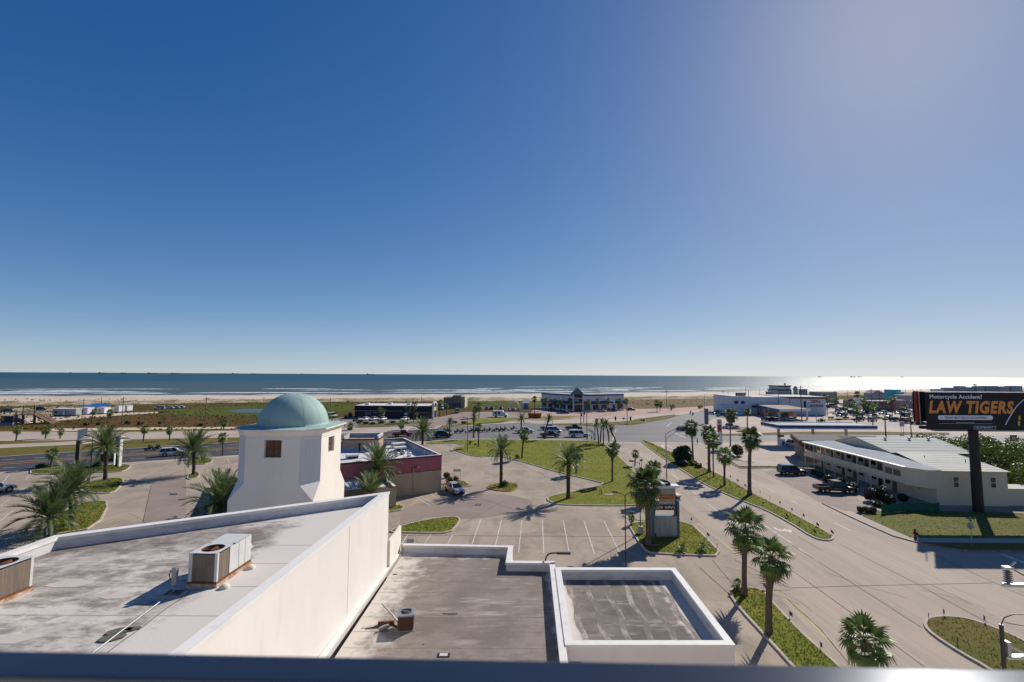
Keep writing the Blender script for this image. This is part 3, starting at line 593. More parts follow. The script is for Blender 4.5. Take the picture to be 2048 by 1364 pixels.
# mulch rings under trees
for i, (x, y, r) in enumerate(((146, 1050, 1.0), (1300, 1092, .9), (1141, 997, .7), (214, 962, .7), (1152, 948, .5))):
    p = G(x, y); n = 14
    sheet('mulch_ring', [(p.x + r * math.cos(6.283 * k / n) * random.uniform(.8, 1.2), p.y + r * math.sin(6.283 * k / n) * random.uniform(.8, 1.2)) for k in range(n)], .135, MULCH, smooth=1)
# short grass standing on the nearest islands (uncountable)
def inside(p, poly):
    c = False; n = len(poly)
    for i in range(n):
        a, b_ = poly[i - 1], poly[i]
        if (a[1] > p[1]) != (b_[1] > p[1]) and p[0] < (b_[0] - a[0]) * (p[1] - a[1]) / (b_[1] - a[1]) + a[0]: c = not c
    return c
gt = MB(); rnd = random.Random(5)
for name, dens in (('grass_island', 30), ('verge_strip', 40), ('median', 16), ('lawn', 7), ('motel_lawn', 8)):
    for o in [x for x in COL.objects if x.name.split('.')[0] == name]:
        pl = [tuple(v.co)[:2] for v in o.data.vertices]; z = o.data.vertices[0].co.z
        x0, x1, y0, y1 = min(p[0] for p in pl), max(p[0] for p in pl), min(p[1] for p in pl), max(p[1] for p in pl)
        if y0 > 95: continue
        for _ in range(min(9000, int((x1 - x0) * (y1 - y0) * dens))):
            p = (rnd.uniform(x0, x1), rnd.uniform(y0, y1))
            if p[1] < 16 or not inside(p, pl): continue
            a = rnd.uniform(0, 6.28); w = rnd.uniform(.02, .05) * (1 + p[1] / 60); h = rnd.uniform(.04, .13)
            gt.add([(p[0] - w * math.cos(a), p[1] - w * math.sin(a), z - .01), (p[0] + w * math.cos(a), p[1] + w * math.sin(a), z - .01), (p[0] + rnd.uniform(-.06, .06), p[1] + rnd.uniform(-.06, .06), z + h)], [(0, 1, 2)])
tag(gt.build('grass_blades', leafmat('grass_blade', (.19, .21, .05), (.13, .165, .03), .4, .6)), 'short green grass standing on the kerbed islands and lawn', 'grass', None, 'stuff')
# ================================================================== BUILDINGS NEAR THE CAMERA
# balcony the photograph is taken from
hb = MB().box(-16, 16, -12, .72, 0, 16.9)
tag(hb.build('hotel_block', STUCCO), kind='structure')
RAILM = layers('rail_metal', (.115, .125, .145), [((.095, .1, .115), 3, .4, .65, one, .6)], .15, (25, .03, .002), .85, .5)
rail = thing('balcony_railing', 'blurred polished metal balcony rail across the very bottom of the picture', 'railing', (0, .62, 16.9))
a, c = G(0, 1300, 18.13), G(2048, 1338, 18.13)
dirv = (c - a).normalized(); nrm = Vector((dirv.y, -dirv.x, 0))
def railbar(t0, t1, off0, off1, z0, z1):
    p0, p1 = a + dirv * t0, a + dirv * t1
    q = [p0 + nrm * off1, p1 + nrm * off1, p1 + nrm * off0, p0 + nrm * off0]
    return MB().prism(ccw([(v.x, v.y - .62) for v in q]), z0 - 16.9, z1 - 16.9)
railbar(-1.6, 3.2, 0, .052, 18.09, 18.13).build('handrail', RAILM, rail, bev=.004)
for t in (-1.2, .2, 1.6, 2.8): railbar(t, t + .05, .005, .045, 16.9, 18.088).build('post', RAILM, rail)
railbar(-1.6, 3.2, .012, .03, 16.95, 17.0).build('bottom_rail', RAILM, rail)

def parapet_roof(root, poly, zdeck, ztop, w, wallm, deckm, capm=CAP, innm=PARA, z0=0.0, cap=.06, nowall=()):
    """walls with a parapet, a deck inside it and a coping on it"""
    p = ccw([tuple(q) for q in poly]); inn = [tuple(q) for q in offset(p, w)]; n = len(p)
    for i in range(n):
        if i in nowall: continue
        j = (i + 1) % n
        MB().add([(*p[i], z0), (*p[j], z0), (*p[j], ztop), (*p[i], ztop), (*inn[i], z0), (*inn[j], z0), (*inn[j], ztop), (*inn[i], ztop)],
                 [(0, 1, 2, 3), (3, 2, 6, 7)]).build('wall', wallm, root)
        MB().face([(*inn[j], zdeck - .02), (*inn[i], zdeck - .02), (*inn[i], ztop), (*inn[j], ztop)]).build('parapet', innm, root)
    MB().face([(*q, zdeck) for q in inn]).build('deck', deckm, root)
    o2, i2 = offset(p, -.04), offset(p, w + .04)
    for i in range(n):
        if i in nowall: continue
        j = (i + 1) % n
        b = MB(); b.prism([tuple(o2[i]), tuple(o2[j]), tuple(i2[j]), tuple(i2[i])], ztop - .10, ztop + cap)
        b.build('coping', capm, root)
    return p, inn

# --- the tall white building on the left
wb = thing('white_building', 'white stucco building with a wide stained flat roof, nearest on the left', 'building', (0, 0, 0))
ROOF1 = roofmat('stained_white_roof', (.60, .55, .49), (.145, .115, .10), (.63, .585, .53), ((-12.2, -14.6),), ((4, 8),))
poly = [(-24.2, 3), (-10.62, 3), (-8.94, 34.0), (-24.07, 24.7)]
parapet_roof(wb, poly, 9.3, 9.86, .42, STUCCO2, ROOF1)
# roof membrane seams
for k in range(9):
    y = 6 + k * 2.4; strip([(-23.6, y), (-10.9 + .05 * k, y + .02)], .035, 9.306, layers('roof_seam', (.45, .42, .39), [], .9), 'membrane_seam', wb)
for x, y, r, ob in ((-17.2, 16.4, .5, 0), (-16.2, 19.5, .45, 1), (-14.2, 23.2, .4, 0), (-19.2, 20.6, .7, 1), (-14.6, 20.6, .35, 0), (-16.8, 14.0, .5, 1)):
    n = 12; MB().face([(x + r * (1.3 + .3 * math.sin(k * 2.1)) * math.cos(6.283 * k / n), y + r * .6 * math.sin(6.283 * k / n) * (1 + .2 * math.cos(k * 1.7)), 9.31) for k in range(n)]).build('roof_patch', layers('roof_patch', (.56, .50, .44), [((.5, .45, .4), 2, .45, .65, one, .8)], .9), wb)
# expansion joint on the sunlit side wall and a white flashing at its foot
MB().box(-9.33, -9.305, 27.0, 27.02, 4.5, 9.7).build('wall_joint', layers('wall_joint', (.68, .6, .53), [], .9), wb)

def ac_unit(name, label, loc, rz, L, Wd, Hh, fan_at, cf=.32):
    t = thing(name, label, 'air conditioner', loc, rz, 'rooftop air conditioners')
    MB().box(-Wd / 2 - .05, Wd / 2 + .05, -L / 2 - .05, L / 2 + .05, 0, .14).build('kerb', layers('rusty_curb', (.55, .44, .34), [((.28, .12, .05), 3, .4, .6, one, .9)], .8), t)
    MB().box(-Wd / 2 - .02, Wd / 2 + .02, -L / 2 - .02, L / 2 + .02, .14, .21).build('base_frame', RUST, t)
    # casing with a round fan opening in the top
    b = MB(); zt = Hh; n = 20; fx, fy, fr = 0, fan_at, Wd * .36
    b.box(-Wd / 2 + .03, Wd / 2 - .03, -L / 2 + .03, L / 2 - .03, .21, zt - .14)
    ring = [(fx + fr * math.cos(6.283 * k / n), fy + fr * math.sin(6.283 * k / n)) for k in range(n)]
    def edge(k):
        a_ = 6.283 * k / n; cx_, sy_ = math.cos(a_), math.sin(a_); s = Wd / 2
        m_ = max(abs(cx_), abs(sy_)); return (fx + s * cx_ / m_, fy + s * sy_ / m_)
    out = [edge(k) for k in range(n)]
    b.build('inner_box', BLK, t)
    c_ = MB(); c_.add([(*q, zt) for q in out] + [(*q, zt) for q in ring] + [(*q, zt - .12) for q in ring], [f for k in range(n) for f in ((k, (k + 1) % n, n + (k + 1) % n, n + k), (n + k, n + (k + 1) % n, 2 * n + (k + 1) % n, 2 * n + k))])
    y_in = fan_at + Wd / 2 if fan_at < 0 else fan_at - Wd / 2
    y0, y1 = (y_in, L / 2) if fan_at < 0 else (-L / 2, y_in)
    c_.face([(-Wd / 2, y0, zt), (Wd / 2, y0, zt), (Wd / 2, y1, zt), (-Wd / 2, y1, zt)])
    c_.build('top_panel', ACW, t)
    MB().lathe([(fr - .005, zt - .13), (fr - .005, zt - .005)], 20, c=(fx, fy)).build('fan_shroud', RUST, t)
    f = MB().cyl((fx, fy, zt - .12), (fx, fy, zt - .06), .11, n=10)
    for k in range(4):
        f.t = Matrix.Translation((fx, fy, zt - .09)) @ Matrix.Rotation(k * 1.57, 4, 'Z') @ Matrix.Rotation(.35, 4, 'X'); f.box(.08, fr - .04, -.09, .09, -.004, .004)
    f.t = Matrix(); f.build('fan', RUST, t)
    g = MB()
    for k in range(1, 5): g.tube([(fx + fr * k / 5 * math.cos(w_ * 6.283 / 16), fy + fr * k / 5 * math.sin(w_ * 6.283 / 16), zt - .01) for w_ in range(17)], .005, 4)
    g.build('fan_guard', DKMET, t)
    s = 1 if fan_at < 0 else -1
    yo = -s * L / 2
    MB().box(-Wd / 2 + .16, Wd / 2 - .12, min(yo, yo + s * .03), max(yo, yo + s * .03), .23, zt - .06).build('coil', COIL, t)
    for xs in (-1, 1):
        x0, x1 = (-Wd / 2, -Wd / 2 + .03) if xs < 0 else (Wd / 2 - .03, Wd / 2)
        ya, yb = sorted((yo + s * .1, yo + s * L * cf)); MB().box(x0, x1, ya, yb, .23, zt - .06).build('coil', COIL, t)
        for q0, q1 in (((cf + .025), .60), (.615, .80), (.81, .995)) if cf < .5 else ((cf + .02, .995),):
            ya, yb = sorted((yo + s * L * q0, yo + s * L * q1)); MB().box(x0 - .004, x1 + .004, ya, yb, .24, zt - .03).build('panel', ACW, t, bev=.006)
    MB().box(-Wd / 2, -Wd / 2 + .16, min(yo, yo + s * .1), max(yo, yo + s * .1), .21, zt - .002).build('corner_post', ACW, t)
    MB().box(Wd / 2 - .12, Wd / 2, min(yo, yo + s * .1), max(yo, yo + s * .1), .21, zt - .002).build('corner_post', ACW, t)
    ye = s * L / 2
    MB().box(-Wd / 2 + .02, Wd / 2 - .02, min(ye, ye - s * .03), max(ye, ye - s * .03), .21, zt - .01).build('end_panel', ACW, t)
    h = MB(); h.add([(-Wd / 2 + .1, ye, zt - .25), (Wd / 2 - .1, ye, zt - .25), (Wd / 2 - .1, ye + s * .35, zt - .75), (-Wd / 2 + .1, ye + s * .35, zt - .75)], [(0, 1, 2, 3)])
    h.add([(-Wd / 2 + .1, ye, zt - .75), (-Wd / 2 + .1, ye, zt - .25), (-Wd / 2 + .1, ye + s * .35, zt - .75)], [(0, 1, 2)]); h.add([(Wd / 2 - .1, ye, zt - .75), (Wd / 2 - .1, ye, zt - .25), (Wd / 2 - .1, ye + s * .35, zt - .75)], [(2, 1, 0)])
    h.build('hood', ACW, t)
    return t
ac_unit('rooftop_unit', 'pale rooftop air conditioner with a rusty fan opening, by the disconnect post', (-13.27, 21.55, 9.3), R(-2), 2.42, 1.27, 1.42, -.6)
ac_unit('rooftop_unit', 'brown coiled rooftop air conditioner cut off by the left edge', (G(62, 1181, 9.3).x - .74, G(62, 1181, 9.3).y - 1.22, 9.3), R(-4), 2.5, 1.4, 1.40, .62, .7)
# electrical disconnect on a post, conduit over pavers, cable and cement feet
p = G(346, 1186, 9.3); t = thing('disconnect_switch', 'grey electrical disconnect box on a short post beside the rooftop unit', 'switch box', (p.x, p.y, 9.3))
MB().cyl((0, 0, 0), (0, 0, 1.0), .03, n=8).build('post', GALV, t); MB().box(-.05, .13, -.08, .08, .35, 1.05).build('box', STEEL, t, bev=.008)
MB().tube([(-.05, 0, .9), (-.16, 0, .88), (-.2, 0, .75), (-.16, 0, .55), (-.06, 0, .5)], .025, 6).build('whip', RUST, t); MB().box(-.25, .35, -.18, .18, 0, .05).build('foot_plate', PAVER, t)
q0, q1 = G(352, 1180, 9.36), G(160, 1326, 9.36)
tag(MB().tube([(q0.x, q0.y, 9.40), (q0.x * .97 + q1.x * .03, q0.y * .97 + q1.y * .03, 9.38), (q1.x, q1.y, 9.38)], .028, 8).build('conduit_pipe', GALV), 'straight metal conduit running across the white roof from the disconnect post', 'conduit')
q0, q1 = G(381, 1182, 9.32), G(216, 1304, 9.32)
tag(MB().tube([(q0.x, q0.y, 9.32)] + [tuple(q0.lerp(q1, k / 6) + Vector((.03 * math.sin(k * 2), 0, 0)))[:2] + (9.32,) for k in range(1, 6)] + [(q1.x, q1.y, 9.32)], .011, 6).build('roof_cable', DKMET), 'thin dark cable lying on the white roof right of the conduit', 'cable')
for i, (x, y, lb) in enumerate(((238, 1264, 'flat grey paver under the roof conduit, the upper of the pair'), (224, 1277, 'flat grey paver under the roof conduit, the lower of the pair'), (266, 1259, 'small dark paver lying right of the roof conduit'))):
    q = G(x, y, 9.3); k = .34 if i < 2 else .2
    tag(MB().prism([(k * math.cos(w_ * .785 + .2) * 1.2, k * .7 * math.sin(w_ * .785 + .2)) for w_ in range(8)], 0, .045).build('roof_paver', PAVER, None, (q.x, q.y, 9.301), .4), lb, 'paver')
for x, y, lb in ((449, 1176, 'cement lump at the near corner of the rooftop unit'), (501, 1137, 'cement lump at the far corner of the rooftop unit')):
    q = G(x, y, 9.3); bm_ = MB().lathe([(.20, 0), (.2, .07), (.13, .15), (.01, .17)], 9); 
    tag(bm_.build('cement_foot', layers('cement', (.66, .58, .47), [((.45, .3, .18), 4, .55, .72, one, .7)], .9), None, (q.x, q.y, 9.3)), lb, 'cement foot')

ZD = 4.45
# --- low flat-roofed building in front
lb_ = thing('low_building', 'low white building with two stained flat roofs behind white parapets', 'building', (0, 0, 0))
ROOF2 = roofmat('brown_flat_roof', (.275, .232, .195), (.185, .15, .125), (.60, .54, .475), ((-9.2, -4.8), (3.0, 2.0)), ((34.9, 34.0), (22.5, 26.5)) if False else ((37.0, 35.3),))
ROOF3 = roofmat('grey_flat_roof', (.24, .20, .17), (.13, .105, .09), (.60, .55, .49), ((3.4, 4.4), (10.6, 8.9)), ((24.2, 24.6),))
polyA = [(-9.5, 2.2), (1.9, 2.2), (3.12, 34.0), (-.02, 34.05), (.14, 37.0), (-8.72, 37.3)]
parapet_roof(lb_, polyA, ZD, 5.0, .30, STUCCO2, ROOF2, nowall=(5,))
MB().prism([(-10.2, 3), (-9.85, 3), (-8.62, 37), (-8.95, 37)], ZD, ZD + .13).build('flashing', CAP, lb_)
polyB = [(2.76, 23.72), (11.2, 23.8), (11.46, 32.85), (3.12, 32.8)]
parapet_roof(lb_, polyB, 4.42, 5.06, .32, STUCCO2, ROOF3)
for k in range(6): strip([(3.95 + k * 1.22 + .12 * math.sin(q * 1.3 + k), 24.4 + q * .8) for q in range(11)], .34, 4.426, layers('roof3_seam', (.42, .36, .31), [((.185, .16, .14), 1.1, .40, .56, (1.5, .5, 1), .97), ((.16, .135, .12), 5, .5, .66, one, .7)], .9), 'membrane_seam', lb_)
for k in range(20): strip([(-8.6, 5 + k * 1.5), (2.4, 5.05 + k * 1.5)], .03, ZD + .006, layers('roof2_seam', (.33, .28, .24), [((.2, .165, .14), 1.5, .42, .6, one, .9)], .9), 'membrane_seam', lb_)
MB().box(2.95, 3.5, 23.66, 23.712, 3.95, 4.3).build('scupper', STEEL, lb_)
# white screen wall on the far left corner of the low roof
tag(MB().box(-8.93, -8.78, 34.1, 37.4, 4.4, 6.45).build('screen_wall', STUCCO), 'narrow white screen wall at the corner behind the sunlit wall', 'wall')
# round condenser with rubbish beside it
cd = thing('condenser_unit', 'brown condenser with a round fan grille standing on the low brown roof', 'air conditioner', (*G(812, 1255, ZD).to_2d(), ZD), R(8))
def rrect(h, r, n=4): return [(sx * (h - r) + r * math.cos(a0 + k * 1.5708 / n), sy * (h - r) + r * math.sin(a0 + k * 1.5708 / n)) for sx, sy, a0 in ((1, 1, 0), (-1, 1, 1.5708), (-1, -1, 3.1416), (1, -1, 4.7124)) for k in range(n + 1)]
MB().prism(rrect(.46, .1), 0, .06).build('base_pan', GALV, cd)
cb = MB(); cb.prism(rrect(.42, .12), .06, .78); cb.build('cabinet', COPPER, cd)
lv = MB()
for k in range(14): lv.prism(rrect(.435, .12), .09 + k * .048, .105 + k * .048)
lv.build('louvres', COPPER, cd)
tp = MB(); o_ = rrect(.46, .13); n = len(o_); ir = [(.33 * math.cos(math.atan2(q[1], q[0])), .33 * math.sin(math.atan2(q[1], q[0]))) for q in o_]
tp.add([(*q, .86) for q in o_] + [(*q, .87) for q in ir] + [(*q, .78) for q in o_] + [(*q, .80) for q in ir], [f for k in range(n) for f in ((k, (k + 1) % n, n + (k + 1) % n, n + k), (2 * n + k, 2 * n + (k + 1) % n, (k + 1) % n, k), (n + k, n + (k + 1) % n, 3 * n + (k + 1) % n, 3 * n + k))])
tp.build('top_cover', STEEL, cd)
gr = MB()
for k in range(1, 7): gr.tube([(.33 * k / 6.5 * math.cos(w_ * 6.283 / 20), .33 * k / 6.5 * math.sin(w_ * 6.283 / 20), .872) for w_ in range(21)], .006, 4)
for k in range(6): gr.tube([(.33 * math.cos(k * 1.047), .33 * math.sin(k * 1.047), .872), (0, 0, .88)], .006, 4)
gr.build('fan_grille', DKMET, cd); MB().cyl((0, 0, .79), (0, 0, .875), .09, n=12).build('motor', GALV, cd)
fb = MB()
for k in range(3):
    fb.t = Matrix.Translation((0, 0, .81)) @ Matrix.Rotation(k * 2.094, 4, 'Z') @ Matrix.Rotation(.4, 4, 'X'); fb.box(.05, .3, -.1, .1, -.004, .004)
fb.t = Matrix(); fb.build('fan', GALV, cd); MB().box(-.445, -.43, -.25, .2, .1, .75).build('service_panel', ACW, cd)
tag(MB().tube([(-6.3, 26.70, 4.570), (-6.9, 27.00, 5.000), (-7.4, 27.25, 5.300)], .045, 8).build('bent_duct', GALV), 'pale metal duct piece leaning up beside the brown condenser', 'duct')
tag(MB().tube([(-6.25, 26.35, 4.500), (-6.6, 26.30, 4.670), (-7.0, 26.50, 4.630), (-7.35, 26.40, 4.510), (-8.0, 26.20, 4.480)], [.05, .06, .05, .04, .02], 7).build('refrigerant_hose', DKMET), 'dark hose lying between the brown condenser and the wall', 'hose')
tag(MB().tube([(-7.2, 26.00, 4.550), (-6.95, 26.15, 4.610), (-6.75, 26.30, 4.580)], .11, 10).build('compressor_can', layers('grey_can', (.33, .29, .26), [((.2, .12, .08), 4, .5, .7, one, .8)], .7)), 'grey rounded can lying on its side left of the condenser', 'can')
tag(MB().box(-.45, .45, -.06, .06, 0, .16).build('rusty_bracket', RUST, None, (-7.0, 26.75, ZD + .001), .15), 'rusty orange bracket lying behind the grey can', 'bracket')
t = thing('roof_drain', 'small dark framed roof drain near the bottom of the brown roof', 'drain', (*G(887, 1311, ZD).to_2d(), ZD))
MB().box(-.32, .32, -.17, .17, 0, .02).build('frame', DKMET, t); MB().box(-.2, .2, -.1, .1, .02, .05).build('lid', PARA, t)
for x, y, lb in ((900, 1228, 'long dark debris strip in the middle of the brown roof'), (847, 1289, 'tiny dark scrap on the brown roof near the condenser'), (790, 1149, 'brown leaf litter at the foot of the sunlit wall')):
    q = G(x, y, ZD); k = {900: (.9, .08), 847: (.07, .05), 790: (.35, .12)}[x]
    tag(MB().prism([(k[0] * .5 * math.cos(w_ * .9) * (1 + .2 * math.sin(3 * w_)), k[1] * .5 * math.sin(w_ * .9)) for w_ in range(7)], 0, .03).build('roof_debris', layers('debris', (.12, .085, .06), [], .95), None, (q.x, q.y, ZD + .002)), lb, 'debris')
# gooseneck lamp standing behind the low roof
t = thing('gooseneck_lamp', 'dark curved gooseneck lamp rising behind the low roof parapet', 'lamp', (2.5, 34.1, 0))
MB().tube([(0, .1, 0), (0, .1, 4.9), (.06, .1, 5.25), (.22, .1, 5.48), (.5, .1, 5.56), (.9, .1, 5.56)], .055, 8).build('arm', DKMET, t); MB().box(.85, 1.85, .0, .2, 5.48, 5.62).build('lamp_head', DKMET, t, bev=.02); MB().box(1.0, 1.8, .02, .18, 5.47, 5.479).build('lens', LIGHTW, t)

# --- domed tower
tw = thing('domed_tower', 'white square tower with chamfered corners under a pale green dome', 'tower', (-18.93, 39.96, 0))
S, CH = 3.36, 1.2
def octa(s, c): return [(-s + c, -s), (s - c, -s), (s, -s + c), (s, s - c), (s - c, s), (-s + c, s), (-s, s - c), (-s, -s + c)]
zb, zc, zt = 8.5, 9.8, 13.45
o8 = octa(S, CH); sq = [(-S, -S), (S, -S), (S, S), (-S, S)]
MB().prism(sq, 0, zb, top=False).build('base', STUCCO, tw)
lo = [(-S, -S), (S, -S), (S, -S), (S, S), (S, S), (-S, S), (-S, S), (-S, -S)]
# broaches between the square base and the octagon: each wide face and each corner slope a piece
for i in range(8):
    j = (i + 1) % 8
    if i % 2 == 0:
        a0, a1 = lo[i], lo[j]
        MB().face([(*a0, zb), (*a1, zb), (*o8[j], zc), (*o8[i], zc)]).build('face_lower', STUCCO, tw)
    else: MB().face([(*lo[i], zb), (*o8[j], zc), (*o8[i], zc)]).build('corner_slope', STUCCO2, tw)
win = {0: (-.66, .70, 11.85, 13.22), 2: (-.7, .6, 11.8, 13.1)}
for i in range(8):
    j = (i + 1) % 8; p0, p1 = Vector(o8[i]), Vector(o8[j]); d = (p1 - p0).normalized(); L = (p1 - p0).length; nn = Vector((d.y, -d.x))
    def P(u, z, dep=0): q = p0 + d * u - nn * dep; return (q.x, q.y, z)
    if i in win:
        x0, x1, z0, z1 = win[i]; x0 += L / 2; x1 += L / 2; b = MB()
        for (ua, ub, za, zb_) in ((0, x0, zc, zt), (x1, L, zc, zt), (x0, x1, zc, z0), (x0, x1, z1, zt)): b.face([P(ua, za), P(ub, za), P(ub, zb_), P(ua, zb_)])
        for q in (((x0, z0), (x0, z1)), ((x1, z1), (x1, z0)), ((x1, z0), (x0, z0)), ((x0, z1), (x1, z1))): b.face([P(*q[0]), P(*q[1]), P(*q[1], .28), P(*q[0], .28)])
        b.build('upper_face', STUCCO, tw)
        w_ = MB().face([P(x0, z0, .28), P(x1, z0, .28), P(x1, z1, .28), P(x0, z1, .28)]).build('window', SHUT, tw)
        for k in range(2):
            for kk in range(2):
                ua = x0 + .05 + (x1 - x0 - .05) * k / 2; ub = ua + (x1 - x0) / 2 - .09; za = z0 + .05 + (z1 - z0) * kk / 2; zb2 = za + (z1 - z0) / 2 - .1
                pan = MB(); c8 = [P(ua, za, .27), P(ub, za, .27), P(ub, zb2, .27), P(ua, zb2, .27), P(ua, za, .22), P(ub, za, .22), P(ub, zb2, .22), P(ua, zb2, .22)]
                pan.add(c8, [(4, 5, 6, 7), (0, 1, 5, 4), (1, 2, 6, 5), (2, 3, 7, 6), (3, 0, 4, 7)]); pan.build('shutter_panel', SHUT, w_)
    else:
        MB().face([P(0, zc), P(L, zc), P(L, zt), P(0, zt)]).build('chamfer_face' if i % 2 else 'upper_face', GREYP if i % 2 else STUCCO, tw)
MB().prism(octa(S + .03, CH + .02), 13.28, 13.36).build('string_course', CAP, tw)
cor = MB()
for k, (e, z) in enumerate(((.04, 13.45), (.05, 13.62), (.13, 13.68), (.17, 13.8), (.30, 13.92), (.42, 13.96), (.42, 14.06))):
    cor.add([(*q, z) for q in octa(S + e, CH + e * .6)], [])
cor.f = [[r * 8 + i, r * 8 + (i + 1) % 8, (r + 1) * 8 + (i + 1) % 8, (r + 1) * 8 + i] for r in range(6) for i in range(8)]; cor.m = [0] * len(cor.f); cor.s = [False] * len(cor.f)
cor.build('cornice', STUCCO, tw)
o1, oi = octa(S + .42, CH + .25), octa(S - .2, CH - .1)
MB().add([(*q, 14.06) for q in o1] + [(*q, 14.12) for q in oi], [(i, (i + 1) % 8, 8 + (i + 1) % 8, 8 + i) for i in range(8)] + [tuple(range(8, 16))]).build('tower_roof', DOME, tw)
RD, HD = 2.82, 2.68
prof = [(RD * math.cos(a_ * R(90) / 22), 14.14 + HD * math.sin(a_ * R(90) / 22)) for a_ in range(22)] + [(.02, 14.14 + HD)]
MB().lathe([(RD + .06, 14.10), (RD + .06, 14.16)] + prof, 72).build('dome', DOME, tw)
for k in range(12):
    a_ = R(30 * k + 12)
    sd = MB().tube([((r + .004) * math.cos(a_), (r + .004) * math.sin(a_), z + .003) for r, z in prof[::2]], .006, 4)
    sd.build('dome_seam', DOME, tw)
for k in range(34):
    a_ = R(k * 360 / 34); MB().box(-.05, .05, -.03, .03, 0, .07).build('bolt_cover', CAP, tw, ((RD + .12) * math.cos(a_), (RD + .12) * math.sin(a_), 14.10), a_ + R(90))

# --- pink and tan restaurant with a parapet roof
P0 = Vector((-11.1, 73.7)); RZ = R(28.7)
pk = thing('pink_restaurant', 'tan and pink flat-roofed restaurant with a grey parapet behind the dome', 'building', (P0.x, P0.y, 0), RZ)
Lw, Dp, ZT = 25.0, 22.0, 5.7
inn = (-Lw + .35, -.35, .35, Dp - .35)
def wall2(x0, x1, y0, y1, nm='wall'):
    MB().box(x0, x1, y0, y1, 0, 3.42).build(nm, TANW, pk); MB().box(x0, x1, y0, y1, 3.42, ZT - .22).build('pink_band', PINKW, pk)
    MB().box(x0 - .05, x1 + .05, y0 - .05, y1 + .05, ZT - .22, ZT).build('trim', MAROON, pk)
wall2(-Lw, 0, 0, .35); wall2(-.35, 0, .36, Dp); wall2(-Lw, -.36, Dp - .35, Dp); wall2(-Lw, -Lw + .35, .36, Dp - .36)
for (x0, x1, y0, y1) in ((-Lw + .35, -.36, .352, .36), (-.36, -.352, .37, Dp - .36), (-Lw + .36, -.37, Dp - .362, Dp - .353)):
    MB().box(x0, x1, y0 if y1 - y0 > .1 else y0, y1, 4.5, ZT - .23).build('parapet', GREYW, pk)
MB().box(-Lw + .36, -.38, .38, Dp - .38, 4.3, 4.5).build('roof', WROOF, pk)
for q in ((-Lw, 0, 0, .35), (-.35, 0, .36, Dp), (-Lw, -.36, Dp - .35, Dp)): MB().box(q[0] + .02, q[1] - .02, q[2] + .02, q[3] - .02, ZT, ZT + .04).build('coping', CAP, pk)
# dark seam between tan and pink, downpipe with lamp
MB().box(-Lw, .02, -.03, -.001, 3.36, 3.44).build('band_trim', MAROON, pk)
MB().tube([(-4.6, -.08, 0), (-4.6, -.08, 3.5), (-4.6, -.08, 4.1)], .07, 6).build('downpipe', TANW, pk); MB().tube([(-4.75, -.1, 3.5), (-4.75, -.12, 4.05), (-4.4, -.14, 4.2), (-4.0, -.2, 4.2)], .045, 6).build('conduit', MAROON, pk)
MB().lathe([(.02, 4.12), (.16, 4.15), (.18, 4.24), (.1, 4.32), (.01, 4.33)], 10, c=(-3.85, -.2)).build('wall_lamp', LIGHTW, pk)
for y in (3.2, 7.0): MB().cyl((-.5, y, 4.5), (-.5, y, 5.9), .06, n=8).build('vent_pipe', WHITEPL, pk)
# raised brick block at the back
c0 = V(690, 880, 86); bx_ = pk.matrix_basis.inverted() if False else None
bt = MB(); bt.box(-3.2, 3.2, 0, 4.4, 4.4, 6.45); bt.build('brick_block', BRICKW, pk, (-9.4, 17.0, 0), R(-24))
MB().box(-3.2, 3.2, -.006, 0, 4.42, 4.95).build('block_base', GREYW, pk, (-9.4, 17.0, 0), R(-24))
bb = MB(); bb.box(-3.3, 3.3, -.1, 0, 6.45, 6.7); bb.box(3.2, 3.3, 0, 4.5, 6.45, 6.7); bb.box(-3.3, -3.2, 0, 4.5, 6.45, 6.7); bb.box(-3.2, 3.2, 4.4, 4.5, 6.45, 6.7); bb.build('block_trim', MAROON, pk, (-9.4, 17.0, 0), R(-24))
bi = MB(); bi.box(-3.19, 3.19, 4.0, 4.39, 6.451, 7.2); bi.box(2.9, 3.19, .01, 3.99, 6.451, 7.2); bi.box(-3.19, -2.9, .01, 3.99, 6.451, 7.2); bi.build('block_parapet', GREYW, pk, (-9.4, 17.0, 0), R(-24))
MB().box(-3.22, 3.22, 3.98, 4.41, 7.2, 7.26).build('block_coping', CAP, pk, (-9.4, 17.0, 0), R(-24)); MB().box(2.88, 3.22, 0, 3.97, 7.2, 7.26).build('block_coping', CAP, pk, (-9.4, 17.0, 0), R(-24))
MB().box(-.28, -.02, -.09, -.01, 4.5, 5.6).build('flue', BLK, pk, (-9.4, 17.0, 0), R(-24)); MB().box(-.42, .12, -.12, -.01, 5.6, 5.9).build('flue_cap', BLK, pk, (-9.4, 17.0, 0), R(-24))
# roof equipment (each its own thing)
M_pk = Matrix.Translation((P0.x, P0.y, 0)) @ Matrix.Rotation(RZ, 4, 'Z')
def on_pink(x, y, z=4.5): return G(x, y, 4.5)
for x, y, s, lb in ((797, 895, (2.2, 1.4, .9), 'large pale boxy unit at the back of the pink restaurant roof'), (800, 902, (2.0, 1.3, .8), 'pale boxy unit nearer on the pink restaurant roof'), (704, 917, (1.9, 1.2, .7), 'low unit left on the pink restaurant roof')):
    t = thing('roof_ventilation_unit', lb, 'roof unit', on_pink(x, y), RZ)
    MB().box(-s[0] / 2, s[0] / 2, -s[1] / 2, s[1] / 2, 0, s[2] * .8).build('cabinet', ACW, t, bev=.02); MB().box(-s[0] / 2 - .08, s[0] / 2 + .08, -s[1] / 2 - .08, s[1] / 2 + .08, s[2] * .8, s[2]).build('lid', WROOF, t)
    MB().box(-s[0] / 2 + .1, s[0] / 2 - .1, -s[1] / 2 - .02, -s[1] / 2 - .001, .1, s[2] * .6).build('grille', DKMET, t)
